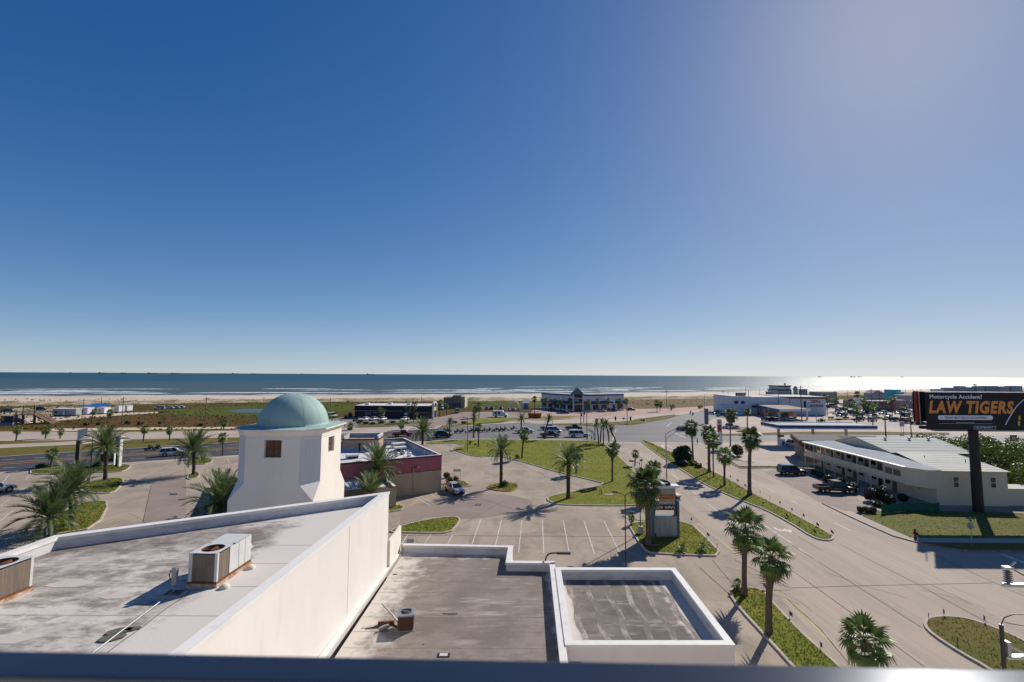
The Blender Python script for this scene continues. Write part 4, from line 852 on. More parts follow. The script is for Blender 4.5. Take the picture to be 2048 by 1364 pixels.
for x, y, r, lb in ((793, 913, .42, 'round white exhaust fan, left of the pair on the pink roof'), (818, 913, .42, 'round white exhaust fan, right of the pair on the pink roof'), (805, 909, .5, 'tall grey exhaust stack on the pink roof')):
    t = thing('exhaust_fan', lb, 'exhaust fan', on_pink(x, y), 0)
    MB().lathe([(r * .8, 0), (r * .8, .35), (r, .4), (r, .6), (r * .7, .75), (r * .5, .78), (r * .48, .6), (.01, .6)], 14).build('housing', WHITEPL if 'white' in lb else STEEL, t); MB().lathe([(r * .82, .05), (r * .82, .15)], 14).build('collar', DKMET, t)
# walled patio with a ribbed awning
an = MB(); an.box(-12.5, -8.6, -5.5, -5.2, 0, 2.8); an.box(-8.9, -8.6, -5.19, -.06, 0, 2.8); an.box(-12.5, -12.2, -5.19, -.06, 0, 2.8); an.build('patio_wall', TANW, pk)
MB().box(-12.15, -8.95, -5.15, -.06, 0, 2.5).build('storage_roof', WROOF, pk)
MB().box(-12.55, -8.55, -5.55, -5.15, 2.8, 2.88).build('wall_cap', MAROON, pk); MB().box(-8.95, -8.55, -5.14, -.06, 2.8, 2.88).build('wall_cap', CAP, pk)
MB().box(-24, -12.55, -5.5, -5.25, 0, 1.5).build('patio_wall', TANW, pk)
aw = MB(); aw.add([(-24, -4.0, 2.85), (-13, -4.0, 2.85), (-13, -.06, 3.35), (-24, -.06, 3.35), (-24, -4.0, 2.78), (-13, -4.0, 2.78)], [(0, 1, 2, 3), (4, 5, 1, 0)]); aw.build('awning', layers('awning_metal', (.52, .58, .55), [((.4, .45, .43), 2, .45, .65, one, .7)], .5), pk)
for k in range(19): MB().add([(-23.9 + k * .6, -4.01, 2.86), (-23.78 + k * .6, -4.01, 2.86), (-23.78 + k * .6, -.07, 3.36), (-23.9 + k * .6, -.07, 3.36), (-23.9 + k * .6, -4.01, 2.92), (-23.78 + k * .6, -4.01, 2.92), (-23.78 + k * .6, -.07, 3.42), (-23.9 + k * .6, -.07, 3.42)], [(4, 5, 6, 7), (0, 1, 5, 4), (1, 2, 6, 5), (3, 0, 4, 7)]).build('awning_rib', MATS['awning_metal'], pk)
for x in (-23.8, -18.5, -13.2): MB().box(x - .06, x + .06, -3.95, -3.83, 0, 2.8).build('awning_post', TEALT, pk)
# ================================================================== VEGETATION
def date_frond(bend, seed, pairs=24, L=1.0, wid=.013):
    """pinnate frond along +x, unit length, arching down by bend"""
    r = random.Random(seed); b = MB(); path = []; a = 0.0; p = Vector((0, 0, 0)); n = 8
    for i in range(n + 1):
        path.append(p.copy()); a -= bend / n * (.5 + i / n); p = p + Vector((math.cos(a), 0, math.sin(a))) * (L / n)
    b.tube(path, [.013 * (1 - .8 * i / n) for i in range(n + 1)], 3, 1)
    def at(t):
        f = t * n; i = min(int(f), n - 1); return path[i].lerp(path[i + 1], f - i), (path[i + 1] - path[i]).normalized()
    for k in range(pairs):
        t = .16 + .84 * k / (pairs - 1); q, d = at(min(t, .999)); ln = .26 * (math.sin(math.pi * min(1, (t - .05) * 1.02)) ** .5 * .9 + .1) * r.uniform(.85, 1.1)
        up = Vector((-d.z, 0, d.x))
        for s in (-1, 1):
            dirv = (d * (.62 + .5 * t) + Vector((0, s, 0)) * (.95 - .5 * t) + up * r.uniform(.05, .35)).normalized()
            w = d * wid; tip = q + dirv * ln + Vector((0, 0, -.05 * ln))
            mid = q + dirv * ln * .5
            b.add([q - w, mid - w * 1.2, tip, mid + w * 1.2, q + w], [(0, 1, 3, 4), (1, 2, 3)], 0)
    return b
def fan_frond(droop, seed, segs=17, pet=.5, wd=.085):
    """palmate frond along +x, unit length: stalk and a fan of drooping blades"""
    r = random.Random(seed); b = MB(); path = [Vector((pet * i / 4, 0, -.12 * droop * (i / 4) ** 2)) for i in range(5)]
    b.tube(path, .012, 3, 1); hub = path[-1]
    for k in range(segs):
        a = R(-118 + 236 * k / (segs - 1)); ln = (1 - pet) * (1.0 - .18 * abs(a) / 2.06) * r.uniform(.9, 1.08)
        d = Vector((math.cos(a), math.sin(a), .10 - .12 * droop)).normalized(); side = Vector((-math.sin(a), math.cos(a), 0)) * ln * wd
        m1 = hub + d * ln * .55; tip = hub + d * ln * .95 + Vector((0, 0, -ln * (.18 + .35 * droop) * r.uniform(.7, 1.3)))
        b.add([hub, m1 - side, m1 + side + Vector((0, 0, .01)), tip], [(0, 1, 2), (1, 3, 2)], 0)
    return b
DATE_M = [date_frond(bd, i).mesh('date_frond', [DLEAF, PLEAF]) for i, bd in enumerate((.5, .85, 1.2, 1.7))]
PALE_M = [date_frond(bd, 20 + i).mesh('pale_frond', [PLEAF, PLEAF]) for i, bd in enumerate((.25, .45, .7, 1.0))]
FAN_M = [fan_frond(dr, 40 + i).mesh('fan_frond', [FLEAF, PLEAF]) for i, dr in enumerate((.2, .6, 1.0, 1.4))]
WAS_M = [fan_frond(dr, 60 + i, 19, .46).mesh('washingtonia_frond', [WLEAF, PLEAF]) for i, dr in enumerate((.2, .6, 1.1, 1.6))]
DEAD_M = [fan_frond(1.8, 80, 13, .35).mesh('dead_frond', [DEADL, DEADL])]
SRC = {'date': ([date_frond(bd, 100 + i, 13, 1.0, .034) for i, bd in enumerate((.5, .9, 1.3, 1.7))], DLEAF), 'fan': ([fan_frond(dr, 140 + i, 11, .5, .14) for i, dr in enumerate((.2, .6, 1.0, 1.4))], FLEAF),
       'was': ([fan_frond(dr, 160 + i, 11, .46, .14) for i, dr in enumerate((.2, .6, 1.1, 1.6))], WLEAF)}
def frond_set(kind, n, seed):
    """list of (variant, azimuth, elevation, scale)"""
    r = random.Random(seed); out = []
    for k in range(n):
        t = (k + .5) / n; azm = k * 2.39996 + r.uniform(-.25, .25)
        if kind in ('date', 'pale'):
            lo_, hi_ = (-4, 86) if kind == 'date' else (25, 86)
            e = hi_ + (lo_ - hi_) * t ** 1.05 + r.uniform(-7, 7); v = min(3, int(t * 4)); s = .78 + .22 * math.sin(math.pi * min(1, t + .25))
        else:
            lo_ = -52 if kind == 'fan' else -48
            e = 82 + (lo_ - 82) * t ** .85 + r.uniform(-9, 9); v = min(3, int(t * 4)); s = r.uniform(.85, 1.08)
        out.append((v, azm, R(e), s))
    return out
def frond_matrix(azm, e, s): return Matrix.Rotation(azm, 4, 'Z') @ Matrix.Rotation(-e, 4, 'Y') @ Matrix.Diagonal((s, s, s, 1))
_cr = {}
def far_crown(kind, var):
    if (kind, var) not in _cr:
        b = MB(); src, mt = SRC[kind]
        for v, azm, e, s in frond_set(kind, 26 if kind == 'date' else 24, 900 + var * 7): b.join(src[v], frond_matrix(azm, e, s))
        _cr[kind, var] = b.mesh(kind + '_crown', [mt, PLEAF])
    return _cr[kind, var]
def trunk_mb(h, r0, r1, kind, lean, seed):
    r = random.Random(seed); b = MB(); n = max(6, int(h * (5 if kind in ('date', 'pale') else 3))); n = min(n, 34); k = 10
    prof = []
    for i in range(n + 1):
        t = i / n; rr = r0 + (r1 - r0) * t
        if kind in ('date', 'pale'): rr *= (1.06 if i % 2 else .93) * (1 + .30 * max(0, t - .75) * 2 + .35 * max(0, .12 - t) * 6)
        elif kind == 'fan': rr *= (1 + .45 * max(0, .1 - t) * 5 + (.55 * math.sin(math.pi * (t - .62) / .38) if t > .62 else 0)) * r.uniform(.95, 1.05)
        else: rr *= (1 + .8 * max(0, .12 - t) * 4) * r.uniform(.97, 1.03)
        prof.append((Vector((lean[0] * t * t, lean[1] * t * t, h * t)), rr))
    vs = []
    for i, (c, rr) in enumerate(prof):
        for q in range(k):
            a = 6.283 * (q + .5 * (i % 2)) / k; j = rr * r.uniform(.92, 1.08); vs.append((c.x + j * math.cos(a), c.y + j * math.sin(a), c.z))
    b.add(vs, [(i * k + q, i * k + (q + 1) % k, (i + 1) * k + (q + 1) % k, (i + 1) * k + q) for i in range(n) for q in range(k)], 0, kind == 'was')
    b.add(vs, [tuple(range(n * k, n * k + k))])
    if kind == 'fan' or kind in ('date', 'pale'):     # old leaf bases
        m_ = 40 if kind == 'fan' else 60
        for q in range(m_):
            t = r.uniform(.66, .99) if kind == 'fan' else r.uniform(.08, .99); i = int(t * n); c, rr = prof[i]; a = r.uniform(0, 6.283)
            d = Vector((math.cos(a), math.sin(a), 0)); s_ = Vector((-d.y, d.x, 0)) * .05; L_ = r.uniform(.08, .2)
            p0 = c + d * rr * .85; b.add([p0 - s_, p0 + s_, p0 + d * L_ + Vector((0, 0, L_ * 1.1))], [(0, 1, 2)])
    return b
PALMN = [0]
def palm(kind, bx, by, cx, cy, rpx, label, near=False, r0=None, n=None, group='palms around the lots', pos=None, skirt=0, fruit=0, up=.12):
    """base pixel, crown centre pixel, crown radius in pixels"""
    PALMN[0] += 1; sd = PALMN[0]
    base = pos or G(bx, by); base = Vector((base[0], base[1], 0))
    top = V(cx, cy, base.y); L = PX(rpx, base.y)
    h = top.z - (.25 * L if kind in ('date', 'pale') else up * L)
    lean = (top.x - base.x, 0)
    kd = {'date': 'date_palm', 'pale': 'young_palm', 'fan': 'fan_palm', 'was': 'tall_fan_palm'}[kind]
    t = thing(kd, label, 'palm', base, 0, group)
    r0 = r0 or {'date': .27, 'pale': .2, 'fan': .17, 'was': .22}[kind]
    trunk_mb(h, r0, r0 * (.95 if kind != 'was' else .72), kind, lean, sd).build('trunk', TRUNK2 if kind in ('date', 'pale') else TRUNK, t)
    c = Vector((lean[0], lean[1], h))
    if near:
        ms = {'date': DATE_M, 'pale': PALE_M, 'fan': FAN_M, 'was': WAS_M}[kind]
        for v, azm, e, s in frond_set(kind, n or {'date': 46, 'pale': 30, 'fan': 30, 'was': 30}[kind], sd):
            o = put('frond', ms[v], t); o.matrix_local = Matrix.Translation(c) @ frond_matrix(azm, e, s * L * (1.2 if kind in ('date', 'pale') else 1.0))
        for k in range(skirt):
            o = put('dead_frond', DEAD_M[0], t); o.matrix_local = Matrix.Translation(c + Vector((0, 0, -.1 - .5 * (k % 3)))) @ frond_matrix(k * 2.4, R(-72 - 5 * (k % 3)), L * .8)
    else:
        o = put('crown', far_crown(kind, sd % 3), t, c, sd * 1.7); k = L * 1.05; o.scale = (k, k, k)
        if skirt:
            s_ = MB(); s_.lathe([(.2 * L, 0), (.5 * L, -.3 * L), (.42 * L, -.8 * L), (.15 * L, -1.0 * L)], 9); s_.build('dead_skirt', DEADL, t, c)
    for k in range(fruit):
        f = MB(); r = random.Random(sd * 9 + k); a = k * 6.283 / max(1, fruit); q = c + Vector((math.cos(a), math.sin(a), 0)) * L * .14
        f.tube([c, q + Vector((0, 0, .05)), q + Vector((math.cos(a), math.sin(a), -1.0)) * L * .12], .03, 4)
        for _ in range(14):
            e = q + Vector((math.cos(a) * .12 * L + r.uniform(-.2, .2), math.sin(a) * .12 * L + r.uniform(-.2, .2), -.1 * L - r.uniform(0, .45))); f.lathe([(.001, -.06), (.06, 0), (.001, .06)], 5, 0, (e.x, e.y)); f.v[-15:] = [(x, y, z + e.z) for x, y, z in f.v[-15:]]
        f.build('fruit_cluster', FRUIT, t)
    return t
D_ = 'date palm '
palm('date', 104, 1071, 101, 1020, 62, 'bushy date palm nearest the white roof on the far left', True, .33)
palm('date', 143, 1050, 143, 972, 56, 'date palm with a rough trunk, second from the left on the grass island', True, .33)
palm('date', 210, 962, 212, 884, 38, 'tall date palm beside the gateway sign pillars', True, .30)
palm('date', 387, 950, 388, 893, 40, 'date palm with yellowing fronds on the small kerbed island by the dark road', True, .28, fruit=3)
palm('date', 440, 1034, 440, 996, 62, 'spreading date palm left of the domed tower, beside the bicycle racks', True, .33)
palm('date', 0, 0, 757, 928, 46, 'big date palm with orange fruit before the pink restaurant wall', True, .34, 52, pos=(-19.4, 66), fruit=6)
palm('pale', 0, 0, 742, 978, 38, 'pale green young palm in front of the patio awning', True, .2, 34, pos=(-17.9, 58.5))
palm('date', 845, 889, 846, 858, 27, 'date palm with orange fruit at the lawn corner behind the pink restaurant', True, .3, 44, fruit=5)
palm('date', 1002, 973, 1003, 896, 31, 'single date palm on the red kerbed island', True, .27, 34)
palm('date', 1136.5, 998, 1137, 918, 35, 'date palm whose starry shadow falls on the parking stalls', True, .30, 38)
palm('was', 0, 0, 1291, 968, 44, 'thick trunked palm standing before the shop pylon sign', True, .30, 32, pos=tuple(G(1297, 1091)), up=.0, skirt=4)
palm('fan', 1489.5, 1193, 1491, 1050, 46, 'left of the two cabbage palms on the near kerb strip', True, .21, 32, skirt=5)
palm('fan', 1538, 1268, 1544, 1108, 44, 'right of the two cabbage palms on the near kerb strip', True, .23, 34, skirt=4)
palm('fan', 0, 0, 1729, 1275, 55, 'cabbage palm rising from the bottom edge beside the street', True, .21, 34, pos=(17.85, 23.0))
palm('was', 1499.5, 991, 1501, 872, 25, 'tallest straight palm on the median, nearest the motel', True, .30, 32, up=.05, skirt=4)
palm('was', 1418.6, 945, 1417, 862, 20, 'stout median palm with a shaggy crown, beside the slim one', True, .28, 28, skirt=5)
palm('fan', 1427, 955, 1426, 879, 19, 'slim median palm with a round crown, right of the stout one', True, .12, 28)
palm('fan', 1449, 972, 1450, 908, 21, 'short median palm with a pale crown between the slim and the tallest', True, .18, 28)
palm('was', 1386, 919, 1382, 852, 19, 'median palm growing out of the large dark bush', True, .2, 34)
palm('fan', 1224.7, 964, 1225, 897, 18, 'fan palm on the lawn edge beside the street', True, .17, 34)
palm('fan', 1308, 1001, 1308, 934, 20, 'fan palm behind the shop pylon sign', True, .17, 36)
palm('fan', 1152, 947, 1155, 905, 17, 'slender palm half hidden behind the star shadow palm', True, .12, 30)
palm('fan', 1044, 917, 1049, 868, 14, 'leaning fan palm in the middle of the lawn edge', True, .19, 30)
palm('was', 1461, 893, 1461.5, 828, 16, 'tall palm with a brown dead skirt near the white station sign', False, .16, skirt=1)
palm('fan', 957, 894, 957, 853, 10, 'small fan palm on the lawn, second from its left corner')
palm('date', 898.6, 876, 899.5, 843, 12, 'slim date palm at the road edge left of the motorcycles', r0=.17)
palm('date', 947, 876, 948, 833, 13, 'tall date palm at the road edge among the motorcycles', r0=.2)
palm('date', 1042, 877, 1043, 836, 14, 'date palm at the road edge beside the white pickup', r0=.2)
palm('date', 1088.6, 878, 1098, 837, 13, 'leaning date palm at the road edge before the black pickup', r0=.2)
palm('date', 1197, 888, 1193, 846, 13, 'leftmost palm of the clump at the street corner', r0=.18)
palm('date', 1201, 884, 1204, 845, 13, 'second palm from the left of the clump at the street corner', r0=.18)
palm('date', 1207, 892, 1207, 852, 12, 'nearest palm of the clump at the street corner', r0=.15)
palm('date', 1218, 886, 1212, 846, 12, 'fourth palm from the left of the clump at the street corner', r0=.18)
palm('date', 1231, 887, 1222, 859, 14, 'rightmost leaning palm of the clump at the street corner', r0=.2)
palm('fan', 1270, 931, 1271, 906, 10, 'small young fan palm at the street edge of the lawn', r0=.13)
palm('was', 1495, 858, 1494.6, 822, 9, 'palm before the blue canopied station across the road', skirt=1)
for bx, by, cx, cy, r, lb in ((32, 882, 36, 858, 10, 'leftmost palm on the grass between the far roads'), (91, 877, 92.7, 858, 11, 'second palm from the left between the far roads'), (120, 877, 122, 862, 8, 'small windswept palm between the far roads, third from the left'),
        (102, 936, 105, 905, 14, 'dark fan palm at the near edge of the dark road on the left'), (286.5, 883, 290, 857, 10, 'palm on the verge right of the gateway sign'), (339, 881, 339, 859, 9, 'slim palm on the verge above the white police car'),
        (445.6, 912, 445, 873, 12, 'fan palm at the road kerb left of the domed tower'), (447, 858, 449, 846, 8, 'dark windblown palm beyond the frontage road left of the dome'), (183, 845, 189, 822, 7, 'left of two palms before the white trailers'), (214, 845, 220, 824, 8, 'right of two palms before the white trailers'),
        (760.6, 846, 762, 822, 10, 'round palm before the middle of the dark restaurant'), (827, 845, 829, 809, 9, 'tall palm by the corner of the dark restaurant'), (815, 846, 816, 817, 9, 'shorter palm left of the tall one by the dark restaurant'), (803.5, 860, 803.5, 847, 10, 'low palm beside the red pickup'),
        (879, 830, 880, 804, 7, 'palm beside the arched end of the dark restaurant'), (893, 830, 892.7, 811, 7, 'palm in front of the tan building'), (702.6, 860, 701, 852, 9, 'low palm peeping over the tower roof edge'), (958, 836, 958, 811, 11, 'dark bushy palm between the tan building and the camper'),
        (949, 836, 950, 818, 8, 'palm left of the dark bushy palm'), (1069, 826, 1069, 797, 7, 'tall palm right of the white arch'), (1314, 823, 1313, 805, 8, 'left of two palms on the brown field edge'), (1320, 823, 1321, 807, 7, 'right of two palms on the brown field edge'),
        (1713, 847, 1712, 820, 10, 'shaggy palm above the blue station canopy end'), (1746, 853, 1746, 814, 9, 'tall palm among the parked cars left of the billboard'), (1726, 828, 1726, 804, 8, 'palm amid the parked cars, behind the shaggy one'), (1734.5, 829, 1735.6, 811, 8, 'short palm amid the parked cars, right of the shaggy one'),
        (1714, 806, 1714, 788, 8, 'farthest palm above the parked cars'), (1732, 806, 1733, 792, 7, 'bushy far palm left of the grey gabled house'), (1649, 814, 1648.6, 793, 8, 'palm at the right end of the white seafood building'), (1655, 818, 1657, 797, 7, 'second palm at the right end of the white seafood building'),
        (1950, 790, 1950, 770, 4, 'lone palm on the shore above the billboard')):
    palm('fan', bx, by, cx, cy, r, lb, group='small palms in the distance')
for i, (bx, cx, cy) in enumerate(((1091, 1091, 798.5), (1108, 1108, 802), (1121, 1121, 802), (1140, 1139.5, 801), (1176, 1176, 804), (1194, 1194, 801), (1216, 1216, 800), (1238, 1238, 801), (1252, 1252, 801))):
    palm('fan', bx, {0: 822, 1: 820.5, 2: 822, 3: 824, 4: 824.5, 5: 823.5, 6: 822, 7: 821, 8: 820}[i], cx, cy, 7.5, ['first', 'second', 'third', 'fourth', 'fifth', 'sixth', 'seventh', 'eighth', 'ninth'][i] + ' palm from the left along the blue and white shop front', group='palms along the shop front')

# leafy bushes and trees made of leaf faces
def leaf_cloud(blobs, n, size, seed, flatten=1.0):
    r = random.Random(seed); b = MB(); tot = sum(bl[3] * bl[4] * bl[5] for bl in blobs)
    for (x, y, z, rx, ry, rz_) in blobs:
        k = int(n * rx * ry * rz_ / tot)
        for _ in range(k):
            while True:
                d = Vector((r.gauss(0, 1), r.gauss(0, 1), r.gauss(0, 1)))
                if d.length > .05: break
            d.normalize(); rad = r.uniform(.55, 1.0) ** .6 * (1 + .16 * mn.noise(d * 2.3 + Vector((x, y, z))))
            p = Vector((x + d.x * rx * rad, y + d.y * ry * rad, z + d.z * rz_ * rad))
            if p.z < .04: continue
            q = Vector((r.gauss(0, 1), r.gauss(0, 1), r.gauss(0, 1))); u = d.cross(q).normalized(); w = u.cross(d + q * .4).normalized(); s = size * r.uniform(.6, 1.3)
            b.add([p - u * s * .5, p + w * s * .28, p + u * s * .5, p - w * s * .28], [(0, 1, 2, 3)])
    return b
def bush(label, x, y, rpx, hpx, mt=BUSH, n=500, sz=.28, nm='bush', cat='bush', elong=1.0, pos=None, z0=0, seed=None):
    p = Vector((*pos, 0)) if pos else G(x, y); rr = PX(rpx, p.y); hh = PX(hpx, p.y); sd = int(x * 7 + y)
    t = thing(nm, label, cat, (p.x, p.y, z0), 0, 'bushes and shrubs')
    r = random.Random(sd); bl = [(0, 0, hh * .48, rr * .8, rr * .8 * elong, hh * .5)] + [(r.uniform(-.6, .6) * rr, r.uniform(-.5, .5) * rr * elong, hh * r.uniform(.35, .7), rr * .42, rr * .42, hh * .33) for _ in range(4)]
    leaf_cloud(bl, n, sz, sd).build('foliage', mt, t)
    st = MB()
    for k in range(4): st.tube([(0, 0, 0), (r.uniform(-.3, .3) * rr, r.uniform(-.3, .3) * rr, hh * .6)], [.05, .015], 5)
    st.build('stem', WOODP, t)
    return t
bush('large dark round bush on the median around a palm trunk', 1364, 926, 23, 34, n=4200, sz=.42)
bush('purple leaved shrub in front of the large dark median bush', 1366, 933, 12, 14, PURPL, 700, .3)
bush('bright green shrub on the median right of the purple one', 1386, 931, 10, 12, leafmat('bright_bush', (.14, .19, .03), (.08, .12, .018), .3, 1.2), 500, .3)
bush('brown shrub at the right end of the median planting', 1397, 936, 9, 10, OLIVE, 450, .28)
bush('green bushy shrub between the median palms and the station', 1475, 912, 14, 24, BUSH, 1300, .36)
bush('young leafy plant at the corner of the pylon island', 1263, 1050, 7, 27, leafmat('bright_bush', (.14, .19, .03), (.08, .12, .018)), 260, .22)
bush('low palm shrub at the foot of the red island palm', 1010, 974, 8, 14, BUSH, 300, .26)
bush('dark shrub at the corner of the pink restaurant', 893, 956, 8, 12, BUSH, 500, .26)
bush('green shrub beside the silver sedan', 899, 968, 10, 15, BUSH, 650, .26)
bush('olive shrub behind the silver sedan roof', 912, 962, 7, 10, OLIVE, 350, .24)
bush('small shrub on the lawn beside the lamp post', 940, 889, 3.5, 8, BUSH, 160, .25)
bush('tiny shrub on the lawn left of the small fan palm', 951, 891, 2.5, 4, BUSH, 90, .22)
bush('small shrub by the leaning lawn palm', 1035, 917, 5, 9, BUSH, 160, .25)
for x, y, r_, h_, lb, mt in ((1628, 950, 6, 10, 'dark shrub at the far end of the motel wall', BUSH), (1640, 955, 9, 12, 'dark shrub beside the dark blue car at the motel', BUSH), (1657, 965, 11, 15, 'leafy shrub before the motel doors, left of the pickup', BUSH), (1681, 972, 12, 17, 'dark shrub behind the black pickup', BUSH),
        (1706, 985, 14, 20, 'big dark shrub at the nose of the black pickup', BUSH), (1741, 1002, 14, 27, 'tall purple shrub under the motel gallery', PURPL), (1765, 1004, 15, 33, 'tall green shrub under the motel gallery', BUSH), (1781, 1010, 11, 20, 'dark shrub right of the tall green one under the gallery', BUSH), (1806, 1003, 11, 16, 'dark shrub against the motel ground floor wall', BUSH), (1757, 1013, 12, 9, 'low dark ground shrub before the tall motel shrubs', BUSH)):
    bush(lb, x, y, r_, h_, mt, 900, .3)
for k in range(3): bush(['leftmost', 'middle', 'rightmost'][k] + ' tan clump of the clipped hedge beside the green mesh', 1722 + k * 12, 1025 + k * .6, 8, 12, OLIVE, 700, .22)
bush('dark hedge beside the left fan palm by the road', 85, 936, 14, 9, BUSH, 600, .3); bush('dark shrub beneath the gateway sign', 195, 935, 10, 14, BUSH, 600, .3)
bush('round clipped shrub behind the tower beside the bicycle racks', 465, 968, 10, 14, BUSH, 600, .3)
for x, y, r_, h_, lb in ((255, 848, 7, 7, 'dark shrub by the utility pole on the flats'), (279, 849, 6, 6, 'dark shrub right of the pole shrub on the flats'), (320, 848, 4, 5, 'small dark shrub alone on the flats'), (402, 852, 5, 5, 'dark shrub at the foot of the second utility pole'), (172, 851, 6, 6, 'shrub below the trailers, left'), (196, 850, 5, 5, 'shrub below the trailers, right'),
        (1345, 817, 10, 9, 'round green shrub on the edge of the brown field'), (1400, 817, 7, 7, 'round shrub by the road bend'), (1644, 830, 6, 14, 'dark shrub at the right wall of the seafood building'), (700, 836, 5, 12, 'dark round shrub at the left end of the dark restaurant'), (692, 838, 3.5, 8, 'small dark tree left of the dark restaurant'),
        (1642, 846, 9, 9, 'small umbrella shaped shrub behind the blue canopy'), (1676, 846, 5, 3, 'low hedge clump between the lots, left'), (1695, 848, 6, 3, 'low hedge clump between the lots, right')):
    bush(lb, x, y, r_, h_, BUSH, 260, .5)
for k, (x, y) in enumerate(((718, 847), (732, 848), (746, 849), (764, 847), (786, 846), (812, 848), (910, 846), (928, 847))):
    bush(['first', 'second', 'third', 'fourth', 'fifth', 'sixth', 'seventh', 'eighth'][k] + ' low hedge clump from the left before the dark restaurant', x, y, 8, 5, BUSH, 160, .5)
palm('fan', 1475, 1184, 1475, 1168, 15, 'spiky young palm at the foot of the near kerb strip palm', True, .1, 16)
palm('fan', 1364, 1106, 1364, 1095, 13, 'spiky young palm on the pylon island, left of two', True, .08, 14)
palm('fan', 1405, 1104, 1405, 1092, 14, 'spiky young palm on the pylon island, right of two', True, .08, 14)
# white flowering shrub at the street corner
t = bush('white flowering shrub at the street corner of the lawn', 1232, 900, 12, 15, leafmat('oleander', (.10, .12, .05), (.05, .07, .02)), 700, .35)
fl = MB(); r = random.Random(2)
for _ in range(40):
    a_, e_ = r.uniform(0, 6.28), r.uniform(.1, 1.2); rr = PX(12, G(1232, 900).y) * .9; p = Vector((rr * math.cos(a_) * math.cos(e_), rr * math.sin(a_) * math.cos(e_), PX(8, G(1232, 900).y) * (1 + .8 * math.sin(e_)))); fl.lathe([(.001, -.07), (.09, 0), (.001, .07)], 5, 0, (p.x, p.y)); fl.v[-15:] = [(x, y, z + p.z) for x, y, z in fl.v[-15:]]
fl.build('blossoms', WHITEPL, t)
# broad trees behind the motel
def tree(label, pos, h, blobs, n, sz, seed, mt=TREEL):
    t = thing('broadleaf_tree', label, 'tree', (*pos, 0), 0, 'trees behind the motel'); r = random.Random(seed); tr = MB()
    tr.tube([(0, 0, 0), (.1, 0, h * .25), (0, .1, h * .45)], [.32, .25, .2], 8)
    for bl in blobs: tr.tube([(0, 0, h * .35), (bl[0] * .5, bl[1] * .5, h * .5), (bl[0], bl[1], bl[2])], [.16, .1, .04], 6)
    tr.build('trunk', WOODP, t); leaf_cloud(blobs, n, sz, seed).build('crown', mt, t)
    return t
def blobs(w, d, h, k, seed):
    r = random.Random(seed); return [(r.uniform(-.5, .5) * w, r.uniform(-.5, .5) * d, h * r.uniform(.2, .8), w * r.uniform(.16, .27), d * r.uniform(.18, .3), h * r.uniform(.17, .26)) for _ in range(k)]
tree('wide green tree behind the motel, left of the billboard pole', (86, 90), 8.0, blobs(13, 11, 8.0, 14, 3), 9000, .38, 31)
tree('wide green tree directly behind the billboard pole', (88, 80), 7.6, blobs(12, 11, 7.6, 14, 5), 9000, .38, 32)
tree('green tree at the right edge behind the motel', (85, 70), 6.4, blobs(11, 9, 6.4, 14, 8), 8000, .36, 33)
tree('yellow green tree farthest back behind the motel', (99, 93), 8.2, blobs(12, 9, 8.2, 12, 9), 7000, .42, 34)
# ================================================================== VEHICLES AND PEOPLE
SPEC = {   # stations (x, halfwidth, bottom, shoulder, top); cabin (rear base, rear roof, front roof, front base, belt z, roof z, hw belt, hw roof); wheels x, radius
 'sedan': dict(st=[(-2.36, .66, .45, .66, .80), (-2.22, .82, .30, .80, .97), (-1.5, .90, .24, .84, .99), (-.4, .91, .22, .84, .95), (.9, .91, .22, .82, .93), (1.5, .89, .24, .76, .86), (2.1, .82, .28, .66, .74), (2.36, .64, .38, .55, .62)],
      cab=(-1.85, -1.05, .2, 1.05, .92, 1.45, .82, .60), wx=(-1.38, 1.42), wr=.33, L=4.72),
 'suv': dict(st=[(-2.42, .76, .5, .85, 1.05), (-2.3, .90, .36, .95, 1.1), (-1.4, .96, .32, .98, 1.08), (.6, .97, .3, .96, 1.06), (1.3, .95, .32, .92, 1.02), (2.0, .90, .36, .85, .95), (2.42, .74, .45, .7, .78)],
      cab=(-2.34, -2.15, .35, 1.1, 1.04, 1.78, .88, .70), wx=(-1.42, 1.45), wr=.39, L=4.84),
 'pickup': dict(st=[(-2.95, .90, .55, .72, .74), (-2.8, .98, .45, .74, .76), (-.75, 1.0, .42, .76, .78), (-.7, 1.0, .42, 1.0, 1.12), (1.1, 1.0, .42, 1.0, 1.12), (1.7, .99, .42, .98, 1.08), (2.6, .95, .45, .92, 1.0), (2.95, .82, .5, .78, .84)],
      cab=(-.72, -.6, .75, 1.45, 1.1, 1.86, .92, .74), wx=(-1.75, 1.9), wr=.41, L=5.9, bed=(-2.93, -.74)),
 'camper': dict(st=[(-2.95, .90, .55, .9, 1.1), (-2.8, .98, .45, .98, 1.12), (-.75, 1.0, .42, 1.0, 1.12), (1.1, 1.0, .42, 1.0, 1.12), (1.7, .99, .42, .98, 1.08), (2.6, .95, .45, .92, 1.0), (2.95, .82, .5, .78, .84)],
      cab=(-2.9, -2.85, .75, 1.45, 1.1, 1.9, .93, .76), wx=(-1.75, 1.9), wr=.41, L=5.9),
 'van': dict(st=[(-2.7, .84, .45, 1.0, 1.15), (-2.6, .96, .36, 1.08, 1.2), (1.2, .98, .34, 1.05, 1.18), (1.9, .96, .36, .95, 1.08), (2.5, .88, .42, .8, .92), (2.72, .7, .5, .65, .75)],
      cab=(-2.64, -2.55, 1.0, 2.0, 1.15, 2.15, .93, .80), wx=(-1.7, 1.75), wr=.36, L=5.42)}
